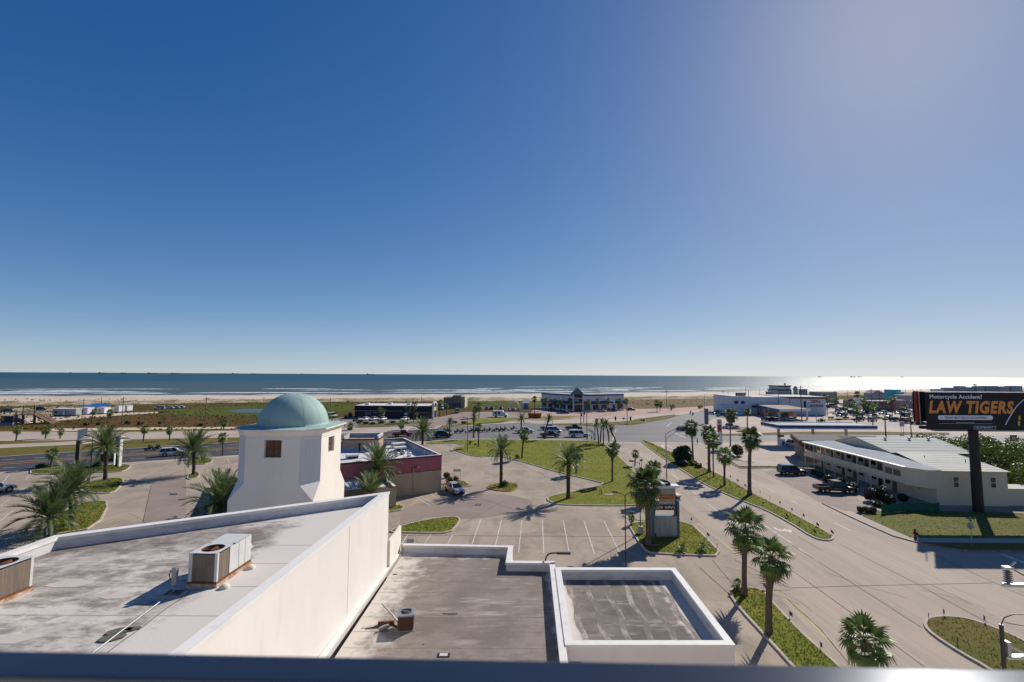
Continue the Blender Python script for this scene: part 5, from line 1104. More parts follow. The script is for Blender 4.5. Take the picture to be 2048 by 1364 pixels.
def car_parts(kind):
    s = SPEC[kind]; P = {}
    b = MB(); st = s['st']; ring = []
    for (x, w, zb, zs, zt) in st:
        ring.append([(x, -w * .90, zb), (x, -w, zb + (zs - zb) * .35), (x, -w, zs - .06), (x, -w * .93, zs + (zt - zs) * .55), (x, -w * .5, zt), (x, w * .5, zt), (x, w * .93, zs + (zt - zs) * .55), (x, w, zs - .06), (x, w, zb + (zs - zb) * .35), (x, w * .90, zb)])
    vs = [p for r_ in ring for p in r_]; k = 10
    fs = [(i * k + q, i * k + (q + 1) % k, (i + 1) * k + (q + 1) % k, (i + 1) * k + q) for i in range(len(ring) - 1) for q in range(k)]
    b.add(vs, [tuple(reversed(f)) for f in fs], 0, True); b.add(vs, [tuple(range(k)), tuple(reversed(range((len(ring) - 1) * k, len(ring) * k)))], 0)
    if 'bed' in s:
        x0, x1 = s['bed']
        for sy in (-1, 1): b.box(x0 + .02, x1, min(sy * .84, sy * .985), max(sy * .84, sy * .985), .70, 1.10)
        b.box(x0, x0 + .1, -.9, .9, .62, 1.10)
    xr0, xr1, xf1, xf0, zb, zr, hb_, hr = s['cab']
    c8 = [(xr0, -hb_, zb), (xf0, -hb_, zb), (xf0, hb_, zb), (xr0, hb_, zb), (xr1, -hr, zr), (xf1, -hr, zr), (xf1, hr, zr), (xr1, hr, zr)]
    b.add([(xr1 - .06, -hr - .02, zr - .03), (xf1 + .06, -hr - .02, zr - .03), (xf1 + .06, hr + .02, zr - .03), (xr1 - .06, hr + .02, zr - .03), (xr1 + .08, -hr + .08, zr + .05), (xf1 - .1, -hr + .08, zr + .05), (xf1 - .1, hr - .08, zr + .05), (xr1 + .08, hr - .08, zr + .05)],
          [(4, 5, 6, 7), (0, 1, 5, 4), (1, 2, 6, 5), (2, 3, 7, 6), (3, 0, 4, 7)], 0)
    for sy in (-1, 1):
        for (xa, xb) in ((xr0, xr1), (xf0, xf1)): b.tube([(xa, sy * hb_, zb - .02), (xb, sy * (hr + .005), zr)], .045, 4)
        npil = 2 if kind in ('suv', 'van', 'camper') else 1
        for q in range(npil):
            t = (q + 1) / (npil + 1); xb_ = xr0 + (xf0 - xr0) * (t - .04); xt_ = xr1 + (xf1 - xr1) * (t + (.06 if npil == 1 else 0)); b.tube([(xb_, sy * (hb_ + .004), zb - .02), (xt_, sy * (hr + .01), zr)], .04, 4)
        b.box(xf0 - .35, xf0 - .2, min(sy * (hb_ + .02), sy * (hb_ + .2)), max(sy * (hb_ + .02), sy * (hb_ + .2)), zb, zb + .14)
    P['body'] = b
    P['window'] = MB().add(c8, [(0, 1, 5, 4), (1, 2, 6, 5), (2, 3, 7, 6), (3, 0, 4, 7), (4, 5, 6, 7)])
    arl = []; wmax = max(q[1] for q in st)
    P['wheels'] = []
    for x in s['wx']:
        for sy in (-1, 1):
            yo = sy * (wmax - .02); yi = sy * (wmax - .26); a, c = (yi, yo)
            ar = MB(); arl.append(ar); ar.cyl((x, sy * (wmax - .10), s['wr'] + .03), (x, sy * (wmax + .006), s['wr'] + .03), s['wr'] * 1.2, n=16, sm=False)  # dark disc on the body side, painting the shade of the wheel well
            w1 = MB().cyl((0, yi, 0), (0, sy * (wmax + .02), 0), s['wr'], n=16); r1 = MB().cyl((0, yi, 0), (0, sy * (wmax + .03), 0), s['wr'] * .62, n=12)
            P['wheels'].append(((x, 0, s['wr']), w1, r1))
    P['arch'] = arl
    xb, xf = st[0][0], st[-1][0]; wf, wb_ = st[-1][1], st[0][1]; zf, zrr = (st[-1][3] + st[-1][4]) / 2 - .03, (st[0][3] + st[0][4]) / 2
    P['headlights'] = [MB().box(xf - .12, xf + .015, min(sy * wf * .62, sy * wf * 1.04), max(sy * wf * .62, sy * wf * 1.04), zf - .09, zf + .05) for sy in (-1, 1)]
    P['taillights'] = [MB().box(xb - .015, xb + .1, min(sy * wb_ * .72, sy * wb_ * 1.05), max(sy * wb_ * .72, sy * wb_ * 1.05), zrr - .14, zrr + .08) for sy in (-1, 1)]
    P['bumper'] = MB().box(xf - .1, xf + .05, -wf * .9, wf * .9, .36, .5).box(xb - .05, xb + .1, -wb_ * .9, wb_ * .9, .42, .56).box(xf - .05, xf + .02, -wf * .5, wf * .5, .52, .66)
    return P
CARP = {k: car_parts(k) for k in SPEC}; CARM = {}
def car_mesh(kind):
    if kind not in CARM:
        P = CARP[kind]; b = MB()
        def ad(m_, mi, mat=None): k0 = len(b.m); b.join(m_, mat); b.m[k0:] = [mi] * (len(b.m) - k0)
        ad(P['body'], 0); ad(P['window'], 1); [ad(q, 2) for q in P['arch']]; ad(P['bumper'], 2)
        for loc, w1, r1 in P['wheels']: ad(w1, 2, Matrix.Translation(loc)); ad(r1, 3, Matrix.Translation(loc))
        for q in P['headlights']: ad(q, 5)
        for q in P['taillights']: ad(q, 4)
        CARM[kind] = b.mesh(kind, [paint('white', (.7, .7, .7)), GLASS, TYRE, RIM, LIGHTR, LIGHTW])
    return CARM[kind]
NMK = {'sedan': 'sedan_car', 'suv': 'sport_utility_vehicle', 'pickup': 'pickup_truck', 'camper': 'pickup_truck', 'van': 'van'}
COLS = {'white': (.72, .72, .71), 'silver': (.42, .43, .44), 'grey': (.17, .175, .18), 'black': (.012, .012, .014), 'dark': (.03, .033, .04), 'red': (.34, .015, .02), 'maroon': (.14, .02, .03), 'navy': (.025, .035, .075), 'blue': (.12, .19, .30), 'green': (.03, .07, .06), 'purple': (.05, .025, .06), 'cream': (.66, .62, .40)}
def car(kind, col, x, y, deg, label, near=False, group='vehicles about the lots and roads', scale=1.0):
    p = G(x, y); pm = paint(col, COLS[col]); P = CARP[kind]; cat = {'sedan': 'car', 'suv': 'car', 'pickup': 'pickup', 'camper': 'pickup', 'van': 'van'}[kind]
    if not near:
        o = put(NMK[kind], car_mesh(kind), None, (p.x, p.y, .02), R(deg)); o.material_slots[0].link = 'OBJECT'; o.material_slots[0].material = pm; o.scale = (scale,) * 3
        return tag(o, label, cat, group)
    t = thing(NMK[kind], label, cat, (p.x, p.y, .02), R(deg), group); t.scale = (scale,) * 3
    bo = P['body'].build('body', pm, t); P['window'].build('window', GLASS, t); [q.build('wheel_well_shade', TYRE, t) for q in P['arch']]; P['bumper'].build('bumper', CHROME if kind == 'pickup' else TYRE, t)
    for loc, w1, r1 in P['wheels']: w = w1.build('wheel', TYRE, t, loc); r1.build('rim', RIM, w)
    for q in P['headlights']: q.build('headlight', LIGHTW, t)
    for q in P['taillights']: q.build('taillight', LIGHTR, t)
    return t
car('sedan', 'silver', 909, 985, -57, 'silver sedan parked in a stall by the tan restaurant wall', True)
car('pickup', 'black', 1671, 985, -6, 'black pickup truck parked before the motel', True)
car('suv', 'dark', 1584, 949, -2, 'dark blue sport utility vehicle parked beyond the black pickup', True)
car('pickup', 'silver', -24, 990, 75, 'silver pickup cut off by the left edge', True)
car('suv', 'white', 346, 911, 31, 'white police style vehicle on the dark road behind a palm', True)
car('pickup', 'white', 1586, 893.5, 178, 'white pickup at the pump under the blue canopy', True)
car('camper', 'white', 1158, 873.5, 3, 'white pickup with a camper shell, nearest at the intersection', True, scale=1.03)
car('pickup', 'black', 1100, 874, 6, 'black pickup behind the leaning road palm', True)
car('van', 'white', 1106, 866.5, 6, 'white van between the black pickup and the far lane')
car('pickup', 'blue', 1098, 859.5, 6, 'blue grey pickup in the far lane beside the van')
car('pickup', 'black', 1148, 859.5, 4, 'black off-road truck in the far lane beyond the camper pickup')
car('pickup', 'white', 1049, 866, 8, 'white pickup behind the road palm left of the intersection')
car('suv', 'black', 886, 874.5, 22, 'black vehicle at the road kerb behind the thin palm', scale=1.1)
car('pickup', 'red', 805, 872.5, 26, 'red pickup on the road beyond the pink restaurant')
car('sedan', 'purple', 1365, 861.5, 20, 'dark purple car entering the intersection')
car('pickup', 'white', 1460, 857, 184, 'white pickup crossing toward the intersection behind a tall palm')
car('sedan', 'silver', 1432, 826, 160, 'silver car on the road bend by the brown field'); car('suv', 'grey', 1443, 833.5, 160, 'grey car parked left of the blue canopied station')
car('sedan', 'white', 1420, 829, 160, 'pale car queued left of the silver one on the bend')
for i, (x, y) in enumerate(((318, 819), (337, 818), (349, 817.3), (359, 816.8))): car('suv' if i == 0 else 'sedan', 'white', x, y, 205, ['first', 'second', 'third', 'fourth'][i] + ' white car from the left in the row parked by the dunes', group='white cars parked by the dunes')
car('suv', 'black', 81, 821, 15, 'dark car on the sand left of the trailers'); car('pickup', 'dark', 14, 825, 10, 'dark truck on the sand lot at the left edge'); car('suv', 'black', 33, 846, 20, 'dark car parked behind the timber stair')
car('van', 'cream', 664, 835, 70, 'cream truck parked right of the dome')
for x, y, c, lb in ((715.5, 842, 'dark', 'dark car leftmost in the row before the dark restaurant'), (730, 841, 'white', 'white car second in the row before the dark restaurant'), (746.6, 841, 'silver', 'silver car third in the row before the dark restaurant'), (764, 841, 'white', 'white car behind the round palm at the dark restaurant'), (809, 841, 'white', 'white car parked near the tall palm at the dark restaurant')): car('sedan', c, x, y, 250, lb)
car('pickup', 'navy', 747, 836, 5, 'navy vehicle beside the dark restaurant wall'); car('van', 'silver', 914, 826, 100, 'silver van parked below the tan building'); car('van', 'white', 883, 819, 90, 'white van left of the tan building')
for i, (x, y, c) in enumerate(((1018, 821, 'grey'), (1028, 820.5, 'silver'), (975, 819, 'blue'), (985, 818.5, 'dark'), (1003, 819, 'grey'), (1041, 820, 'dark'))): car('sedan', c, x, y, 80, ['grey car under the white arch, left', 'silver car under the white arch, right', 'blue grey car right of the tan building', 'dark car left of the arch', 'grey car just left of the arch', 'dark car by the small blue shed'][i])
car('sedan', 'silver', 1203, 824, -8, 'silver car parked before the right wing of the shop'); car('suv', 'black', 1225, 823, -5, 'black vehicle beneath the oval sign of the shop'); car('sedan', 'maroon', 1262, 821, 5, 'dark red car right of the shop'); car('sedan', 'navy', 1104, 821.5, 5, 'dark car in the shade of the left shop wing'); car('sedan', 'dark', 1130, 827, 0, 'dark car on the shaded forecourt')
lots = [(1658, 816, 'suv', 'black'), (1672, 817, 'sedan', 'blue'), (1677.6, 823, 'sedan', 'grey'), (1686, 831, 'sedan', 'silver'), (1688, 821, 'suv', 'dark'), (1706.6, 811, 'sedan', 'silver'), (1691.6, 810, 'sedan', 'navy'), (1722, 817, 'sedan', 'white'), (1747, 826, 'sedan', 'maroon'), (1753, 819.5, 'sedan', 'silver'), (1768, 820, 'pickup', 'black'), (1795, 826, 'sedan', 'maroon'), (1803, 820, 'suv', 'navy'), (1816, 824, 'sedan', 'silver'), (1745, 842.5, 'suv', 'white'), (1790, 842.5, 'suv', 'green'), (1813, 846, 'van', 'maroon'), (1718, 842, 'pickup', 'dark'), (1836, 849, 'pickup', 'black'), (1780, 815, 'sedan', 'white'), (1789, 815.5, 'suv', 'dark'), (1668, 811, 'sedan', 'silver'), (1700, 815, 'sedan', 'black'), (1733, 820, 'suv', 'dark')]
_r = random.Random(77)
lots += [(1663 + 12.5 * q + _r.uniform(-3, 3), 806.5 + (q % 3) * 2.2, ['sedan', 'suv', 'sedan', 'pickup'][q % 4], ['silver', 'dark', 'white', 'maroon', 'navy', 'grey'][q % 6]) for q in range(13)]
NUMW = ['one', 'two', 'three', 'four', 'five', 'six', 'seven', 'eight', 'nine', 'ten', 'eleven', 'twelve', 'thirteen', 'fourteen', 'fifteen', 'sixteen', 'seventeen', 'eighteen', 'nineteen', 'twenty'] + ['twenty-' + q for q in ('one', 'two', 'three', 'four', 'five', 'six', 'seven', 'eight', 'nine')] + ['thirty'] + ['thirty-' + q for q in ('one', 'two', 'three', 'four', 'five', 'six', 'seven', 'eight', 'nine')]
for i, (x, y, k, c) in enumerate(lots):
    car(k, c, x, y, 12 + 9 * (i % 3), '%s %s in the far right lot, number %s counting from the left' % ({'navy': 'navy blue', 'dark': 'dark grey'}.get(c, c), {'sedan': 'car', 'suv': 'utility vehicle', 'pickup': 'pickup', 'van': 'van'}[k], NUMW[sorted(range(len(lots)), key=lambda q: lots[q][0]).index(i)]), group='cars in the far right lot')
for i, (x, y) in enumerate(((1532, 842), (1546, 843), (1577, 842))): car('suv', ['black', 'dark', 'silver'][i], x, y, 90, ['dark vehicle leftmost under the angled blue canopy', 'dark vehicle middle under the angled blue canopy', 'silver vehicle right under the angled blue canopy'][i])

# motorcycles and riders
def moto_mb():
    P = {}
    b = MB(); b.tube([(-.75, 0, .62), (-.3, 0, .66), (.0, 0, .74), (.35, 0, .88), (.62, 0, .95)], [.12, .16, .15, .17, .06], 8); b.box(-.28, .25, -.16, .16, .3, .62); b.tube([(.1, -.2, .32), (-.5, -.22, .3), (-1.0, -.22, .34)], .05, 6); b.tube([(-.85, 0, .7), (-1.05, 0, .66), (-1.15, 0, .45)], [.1, .1, .03], 6)
    for sy in (-1, 1): b.box(-1.0, -.5, min(sy * .14, sy * .32), max(sy * .14, sy * .32), .38, .66)
    P['body'] = b; P['fork'] = MB().tube([(.62, .08, .98), (.95, .08, .33)], .03, 5).tube([(.62, -.08, .98), (.95, -.08, .33)], .03, 5).tube([(.42, -.38, 1.08), (.58, -.2, 1.05), (.6, 0, 1.02), (.58, .2, 1.05), (.42, .38, 1.08)], .018, 5)
    P['windshield'] = MB().add([(.72, -.2, .95), (.72, .2, .95), (.6, .16, 1.3), (.6, -.16, 1.3)], [(0, 1, 2, 3)]).add([(.735, -.2, .95), (.735, .2, .95), (.615, .16, 1.3), (.615, -.16, 1.3)], [(3, 2, 1, 0)])
    return P
MP = moto_mb(); wme = MB()
wme.tube([(.25 * math.cos(k * 6.2832 / 14), 0, .25 * math.sin(k * 6.2832 / 14)) for k in range(15)], .07, 6)
WM = wme.mesh('wheel', TYRE); hubm = MB().cyl((0, -.04, 0), (0, .04, 0), .19, n=10).mesh('rim', RIM)
MBODY = {c: MP['body'].mesh('body', paint(c, COLS[c])) for c in ('black', 'dark', 'red', 'navy')}; MFORK = MP['fork'].mesh('fork', CHROME); MSHIELD = MP['windshield'].mesh('windshield', flat('clear_screen', (.12, .13, .15), .1))
def skin_mesh(name, joints, edges, mats, pick):
    me = bpy.data.meshes.new('sk'); me.from_pydata([j[:3] for j in joints], edges, []); o = bpy.data.objects.new('sk', me); COL.objects.link(o)
    sk = o.modifiers.new('s', 'SKIN'); sk.use_smooth_shade = True
    for i, v in enumerate(me.skin_vertices[0].data): v.radius = (joints[i][3], joints[i][3] if len(joints[i]) < 5 else joints[i][4]); v.use_root = (i == 0)
    ss = o.modifiers.new('u', 'SUBSURF'); ss.levels = ss.render_levels = 1
    out = bpy.data.meshes.new_from_object(o.evaluated_get(bpy.context.evaluated_depsgraph_get())); bpy.data.objects.remove(o); out.name = name
    out.materials.clear()
    for m_ in mats: out.materials.append(m_)
    for p in out.polygons: p.material_index = pick(p.center); p.use_smooth = True
    return out
JK = flat('black_jacket', (.018, .018, .02), .7); JEAN = flat('dark_jeans', (.03, .04, .065), .85); HAIR = flat('dark_cap', (.02, .018, .018), .6)
rj = [(-.25, 0, .82, .17), (-.2, 0, 1.05, .17), (-.14, 0, 1.28, .16), (-.1, 0, 1.42, .07), (-.06, 0, 1.56, .10), (-.05, 0, 1.68, .09)] + [j for s in (-1, 1) for j in ((-.12, s * .2, 1.33, .075), (.1, s * .3, 1.12, .055), (.4, s * .33, 1.09, .045), (.47, s * .32, 1.08, .04), (-.15, s * .14, .80, .11), (.22, s * .24, .72, .085), (.12, s * .25, .38, .06), (.14, s * .25, .28, .05), (.3, s * .25, .27, .04))]
re_ = [(0, 1), (1, 2), (2, 3), (3, 4), (4, 5)] + [e for k in (6, 15) for e in ((2, k), (k, k + 1), (k + 1, k + 2), (k + 2, k + 3), (0, k + 4), (k + 4, k + 5), (k + 5, k + 6), (k + 6, k + 7), (k + 7, k + 8))]
RIDER = skin_mesh('person', rj, re_, [JK, JEAN, SKIN, HAIR], lambda c: 3 if c.z > 1.6 else 2 if c.z > 1.47 or (c.x > .42 and c.z > 1.0) else 1 if c.z < .86 else 0)
sj = [(0, 0, .95, .15), (0, 0, 1.2, .15), (0, 0, 1.4, .14), (0, 0, 1.5, .06), (.02, 0, 1.62, .09), (.01, 0, 1.73, .085)] + [j for s in (-1, 1) for j in ((0, s * .2, 1.4, .07), (.02, s * .25, 1.13, .05), (.1, s * .24, .9, .04), (.13, s * .23, .82, .035), (0, s * .1, .88, .1), (.04 * s, s * .12, .5, .07), (.02 * s, s * .12, .1, .05), (.14 + .02 * s, s * .13, .05, .04))]
se = [(0, 1), (1, 2), (2, 3), (3, 4), (4, 5)] + [e for k in (6, 14) for e in ((2, k), (k, k + 1), (k + 1, k + 2), (k + 2, k + 3), (0, k + 4), (k + 4, k + 5), (k + 5, k + 6), (k + 6, k + 7))]
TEE = flat('pale_shirt', (.55, .54, .52), .85)
STAND = skin_mesh('person', sj, se, [TEE, JEAN, SKIN, HAIR], lambda c: 3 if c.z > 1.69 else 2 if c.z > 1.47 or (abs(c.y) > .2 and c.z < 1.1) else 1 if c.z < .95 else 0)
bikes = [(299, 901.5, 31, 'black'), (315, 900, 31, 'dark'), (889, 866, 22, 'black'), (896, 864, 22, 'dark'), (915, 866.5, 16, 'black'), (925, 866, 16, 'navy'), (943, 865, 14, 'black'), (952, 864.5, 14, 'dark'), (969, 864, 12, 'black'), (979, 863.5, 12, 'dark'), (993, 862.5, 10, 'black'), (1002, 862.5, 10, 'navy'), (1010, 862, 10, 'black'), (1027, 860, 8, 'red'), (1381, 828, 60, 'black'), (1386, 831, 60, 'dark'), (1343, 821, 60, 'black')]
ordn = ['first', 'second', 'third', 'fourth', 'fifth', 'sixth', 'seventh', 'eighth', 'ninth', 'tenth', 'eleventh', 'twelfth']
for i, (x, y, dg, c) in enumerate(bikes):
    p = G(x, y)
    if i < 2: w = ['left', 'right'][i] + ' motorcycle of the pair by the white vehicle on the dark road'
    elif i < 14: w = ordn[i - 2] + ' motorcycle from the left in the column on the road beyond the lawn'
    else: w = ['left motorcycle on the road bend', 'right motorcycle on the road bend', 'motorcycle far up the road by the brown field'][i - 14]
    t = thing('motorcycle', w, 'motorcycle', (p.x, p.y, .03), R(dg), 'motorcycles on the road')
    put('body', MBODY[c], t); put('fork', MFORK, t); put('windshield', MSHIELD, t)
    for wx in (-.72, .95): wo = put('wheel', WM, t, (wx, 0, .32)); put('rim', hubm, wo)
    o = put('person', RIDER, None, (p.x, p.y, .03), R(dg)); tag(o, 'rider on the ' + w.replace(' motorcycle', ' bike', 1).replace(' beyond the lawn', '').replace(' from the left', ' from left'), 'person', 'riders on motorcycles')
for x, y, lb in ((1183.5, 879.5, 'person standing at the street corner beside the white feather banner'), (443, 792.6, 'left of two people walking on the beach'), (446.5, 792.6, 'right of two people walking on the beach'), (1395, 888, 'person standing by the kerb at the far end of the median')):
    p = G(x, y); tag(put('person', STAND, None, (p.x, p.y, .02 if y > 800 else -.16), random.uniform(0, 6)), lb, 'person', 'people on foot')
# ================================================================== MOTEL, BILLBOARD, SIGNS
mo = thing('motel', 'cream two storey motel with a gallery and white metal roofs behind the billboard pole', 'building', (61.8, 67.5, 0), R(-2.8))
# local axes = world, origin at the near left corner; body x 0..10, y 0..28
MB().box(0, 9.9, 0, 13.4, 0, 4.9).build('wall', SIDING, mo); MB().box(.02, 17, 13.41, 28, 0, 4.9).build('wall', SIDING, mo)
for k in range(15): MB().box(-.012, 9.912, -.012, -.001, .3 + k * .31, .318 + k * .31).build('siding_board', SIDING, mo)
# enclosed end of the gallery, upper floor only, with a chamfered corner
bay = [(-2.7, 2.6), (0, -.35), (.0, 2.6)]
MB().prism(ccw([(-2.7, 2.2), (-1.2, -.02), (-.002, -.02), (-.002, 6.2), (-2.7, 6.2)]), 2.35, 4.75).build('end_bay', SIDING, mo)
MB().prism(ccw([(-2.82, 2.15), (-1.25, -.14), (.05, -.14), (.05, 28.2), (-2.82, 28.2)]), 4.76, 4.98).build('gallery_fascia', SIDING, mo)
MB().add([(-2.86, 2.1, 4.985), (-1.25, -.2, 4.985), (.8, -.2, 5.0), (3.4, 13.5, 5.25), (3.4, 28.3, 5.25), (-2.86, 28.3, 4.985)], [(0, 1, 2, 3, 4, 5)]).build('gallery_roof', GREYROOF, mo)
MB().add([(-2.88, 2.1, 5.0), (-2.3, 2.3, 5.02), (-2.3, 28.3, 5.02), (-2.88, 28.3, 5.0)], [(0, 1, 2, 3)]).build('gutter', CAP, mo)
MB().box(-2.7, -.002, 6.21, 28, 2.2, 2.36).build('gallery_floor', SIDING, mo)
for k in range(8):
    y = 6.3 + k * 3.05
    MB().box(-2.68, -2.56, y - .06, y + .06, 0, 2.2).build('post', SIDING, mo); MB().box(-2.68, -2.56, y - .06, y + .06, 2.36, 4.76).build('post', SIDING, mo)
    if k < 7:
        MB().box(-2.66, -2.6, y + .07, y + 2.98, 2.42, 3.35).build('balustrade_panel', SIDING, mo)
        MB().box(-2.70, -2.56, y + .07, y + 2.98, 3.35, 3.43).build('rail', CAP, mo)
        MB().box(-2.69, -2.68, y + .3, y + 2.7, 2.36, 2.415).build('gap_shade', BLK, mo)  # black strip painting the shade in the slot under the balustrade
for y0, y1 in ((2.9, 4.3), (4.5, 6.0)): MB().box(-2.712, -2.701, y0, y1, 3.35, 4.3).build('screen_window', layers('bronze_screen', (.16, .12, .09), [], .4), mo)
MB().box(-2.715, -2.7, 2.35, 6.2, 2.40, 2.46).build('bay_trim', BLK, mo)
# doors and windows on both floors of the long side
for k in range(7):
    y = 7.3 + k * 3.05; d = MB().box(-.03, -.002, y, y + .95, .05, 2.1).build('door', [DECKW, BLK, WHITEPL][k % 3], mo); MB().box(-.05, -.031, y + .8, y + .86, 1.0, 1.06).build('handle', GALV, d)
    w = MB().box(-.03, -.002, y + 1.25, y + 2.5, .9, 2.0).build('window', WHITEPL, mo); MB().box(-.035, -.031, y + 1.31, y + 2.44, .96, 1.94).build('pane', GLASS, w)
    d = MB().box(-.03, -.002, y, y + .95, 2.4, 4.35).build('door', DECKW, mo)
    w = MB().box(-.03, -.002, y + 1.25, y + 2.5, 3.3, 4.4).build('window', WHITEPL, mo); MB().box(-.035, -.031, y + 1.31, y + 2.44, 3.36, 4.34).build('pane', GLASS, w)
# end wall sash windows
for x in (2.75, 7.9):
    w = MB().box(x - .42, x + .42, -.06, -.013, 2.55, 4.1).build('window', WHITEPL, mo); MB().box(x - .34, x + .34, -.064, -.0605, 2.62, 3.27).build('pane', GLASS, w); MB().box(x - .34, x + .34, -.064, -.0605, 3.36, 4.03).build('pane', GLASS, w)
MB().tube([(-1.6, 1.2, 2.3), (-1.75, .9, 2.28), (-1.8, .7, 2.1)], .05, 6).build('security_lamp', DKMET, mo)
# roofs: near low slope, far gable running across
MB().add([(-.05, -.25, 4.93), (10.2, -.25, 4.93), (14.6, 13.6, 5.35), (4.6, 13.6, 5.45), (-.05, -.25, 4.86), (10.2, -.25, 4.86)], [(0, 1, 2, 3), (4, 5, 1, 0)]).build('near_roof', MROOF, mo)
for k in range(9):
    y = .9 + k * 1.45; z = 4.935 + (y + .25) / 13.85 * .45; x0 = (y + .25) / 13.85 * 4.6; x1 = 10.2 + (y + .25) / 13.85 * 4.4; MB().tube([(x0, y, z + .01), (x1, y, z + .01)], .014, 4).build('roof_seam', MROOF, mo)
MB().prism([(9.9, 0), (14.3, 13.4), (9.9, 13.4)], 0, 4.88).build('rear_wall', SIDING, mo)
gx0, gx1 = 3.8, 18.5
MB().add([(gx0, 13.2, 5.3), (gx1, 13.2, 5.3), (gx1, 22, 6.85), (gx0, 22, 6.85), (gx0, 28.5, 5.3), (gx1, 28.5, 5.3)], [(0, 1, 2, 3), (3, 2, 5, 4)]).build('gable_roof', MROOF, mo)
MB().add([(gx0 + .1, 13.4, 4.9), (gx0 + .1, 13.4, 5.28), (gx0 + .1, 22, 6.8), (gx0 + .1, 28.3, 5.28), (gx0 + .1, 28.3, 4.9)], [(0, 1, 2, 3, 4)]).build('gable_end', SIDING, mo)
MB().add([(gx1 - .1, 13.4, 4.9), (gx1 - .1, 13.4, 5.28), (gx1 - .1, 22, 6.8), (gx1 - .1, 28.3, 5.28), (gx1 - .1, 28.3, 4.9)], [(4, 3, 2, 1, 0)]).build('gable_end', SIDING, mo)
for k in range(1, 6): MB().tube([(gx0, 13.2 + k * 1.45, 5.3 + k * 1.45 / 8.8 * 1.55 + .012), (gx1, 13.2 + k * 1.45, 5.3 + k * 1.45 / 8.8 * 1.55 + .012)], .015, 4).build('roof_seam', MROOF, mo)
for x in (8.3, 12.7, 16.2):
    v = MB().lathe([(.12, 6.4), (.12, 6.75), (.26, 6.8), (.3, 6.95), (.22, 7.08), (.01, 7.1)], 10, c=(x, 20.6)).build('turbine_vent', GALV, mo)
for x, y in ((6.2, 9.4), (9.8, 6.2), (3.4, 11.6)): MB().cyl((x, y, 5.0), (x, y, 5.55), .06, n=8).build('vent_pipe', DKMET, mo)
MB().box(9.92, 15, .4, 3.0, 0, 2.3).build('side_wing', SIDING, mo); MB().box(9.9, 15.2, .2, 3.2, 2.31, 2.45).build('side_roof', MROOF, mo)
# green mesh fence, hydrant, street sign by the motel lawn
t = thing('mesh_fence', 'green mesh construction fence sagging along the motel lawn', 'fence', (*G(1772, 1026).to_2d(), 0))
pts = [G(x, y).to_2d() - G(1772, 1026).to_2d() for x, y in ((1764, 1028), (1785, 1025), (1806, 1023.5), (1840, 1023), (1880, 1023))]
mv = MB()
for a_, c_ in zip(pts, pts[1:]):
    for k in range(4):
        q0, q1 = a_.lerp(c_, k / 4), a_.lerp(c_, (k + 1) / 4); s0, s1 = 1.15 + .12 * math.sin(k * 1.9), 1.15 + .12 * math.sin((k + 1) * 1.9); mv.add([(*q0, .05), (*q1, .05), (q1.x, q1.y, s1), (q0.x, q0.y, s0)], [(0, 1, 2, 3)]); mv.add([(q0.x, q0.y + .03, .05), (q1.x, q1.y + .03, .05), (q1.x, q1.y + .03, s1), (q0.x, q0.y + .03, s0)], [(3, 2, 1, 0)])
mv.build('mesh', TARP, t)
for p in pts: MB().cyl((p.x, p.y + .05, 0), (p.x, p.y + .05, 1.35), .03, n=6).build('stake', WOODP, t)
p = G(1831, 1077.5); t = thing('fire_hydrant', 'dark red fire hydrant on the motel lawn corner', 'hydrant', (p.x, p.y, .03))
HYD = flat('hydrant_red', (.22, .03, .025), .6)
MB().lathe([(.2, 0), (.2, .05), (.13, .08), (.13, .7), (.17, .72), (.17, .78), (.13, .82), (.1, .98), (.04, 1.05), (.04, 1.12), (.001, 1.12)], 14).build('barrel', HYD, t)
for sx in (-1, 1): MB().cyl((sx * .12, 0, .6), (sx * .25, 0, .6), .08, n=10).build('outlet', BLK, t)
MB().cyl((0, -.12, .55), (0, -.27, .55), .1, n=10).build('outlet', BLK, t); MB().lathe([(.135, .3), (.135, .36)], 12).build('band', BLK, t)
p = G(1944, 1091); t = thing('street_name_sign', 'green street name blade over the back of a stop sign', 'street sign', (p.x, p.y, .0)); zz = HT(1944, 1091, 1034)
MB().cyl((0, 0, 0), (0, 0, zz), .035, n=8).build('post', GALV, t); MB().box(-.42, .42, -.012, .012, zz - .22, zz).build('name_blade', GREENN, t, (0, 0, 0), R(-18)); MB().box(-.38, .38, -.012, .012, zz - .46, zz - .25).build('name_blade', GREENN, t, (0, 0, 0), R(62))
MB().cyl((0, .05, zz - .95), (0, .065, zz - .95), .4, n=8, sm=False).build('stop_plate', GALV, t, None, 0)

# billboard
bp_ = G(1957, 1023); bb = thing('billboard', 'black lawyer billboard with orange lettering on a thick dark pole', 'billboard', (bp_.x, bp_.y, 0))
MB().cyl((0, 0, 0), (0, 0, 12.2), .60, .54, n=24).build('pole', BLK, bb); MB().lathe([(.72, 9.2), (.72, 9.4)], 20).build('pole_band', BLK, bb)
_fy = bp_.y - .75; KB = (V(2052.5, 800, _fy).x - V(1852.5, 800, _fy).x) / 200
x0, x1, zb_, zt_ = V(1852.5, 800, _fy).x - bp_.x, V(2112, 800, _fy).x - bp_.x, V(1957, 849, _fy).z, V(1957, 785.2, _fy).z
xr = V(1830, 800, bp_.y + 3.4).x - bp_.x
BLKF = layers('billboard_face', (.014, .013, .016), [], .5)
face = MB().box(x0, x1, -.75, -.55, zb_, zt_).build('front_panel', BLKF, bb)
MB().box(xr + .3, x1, 3.4, 3.6, zb_, zt_).build('rear_panel', BLK, bb); MB().box(xr, xr + .28, 3.1, 3.65, zb_ - .1, zt_ + .06).build('rear_edge', REDP, bb)
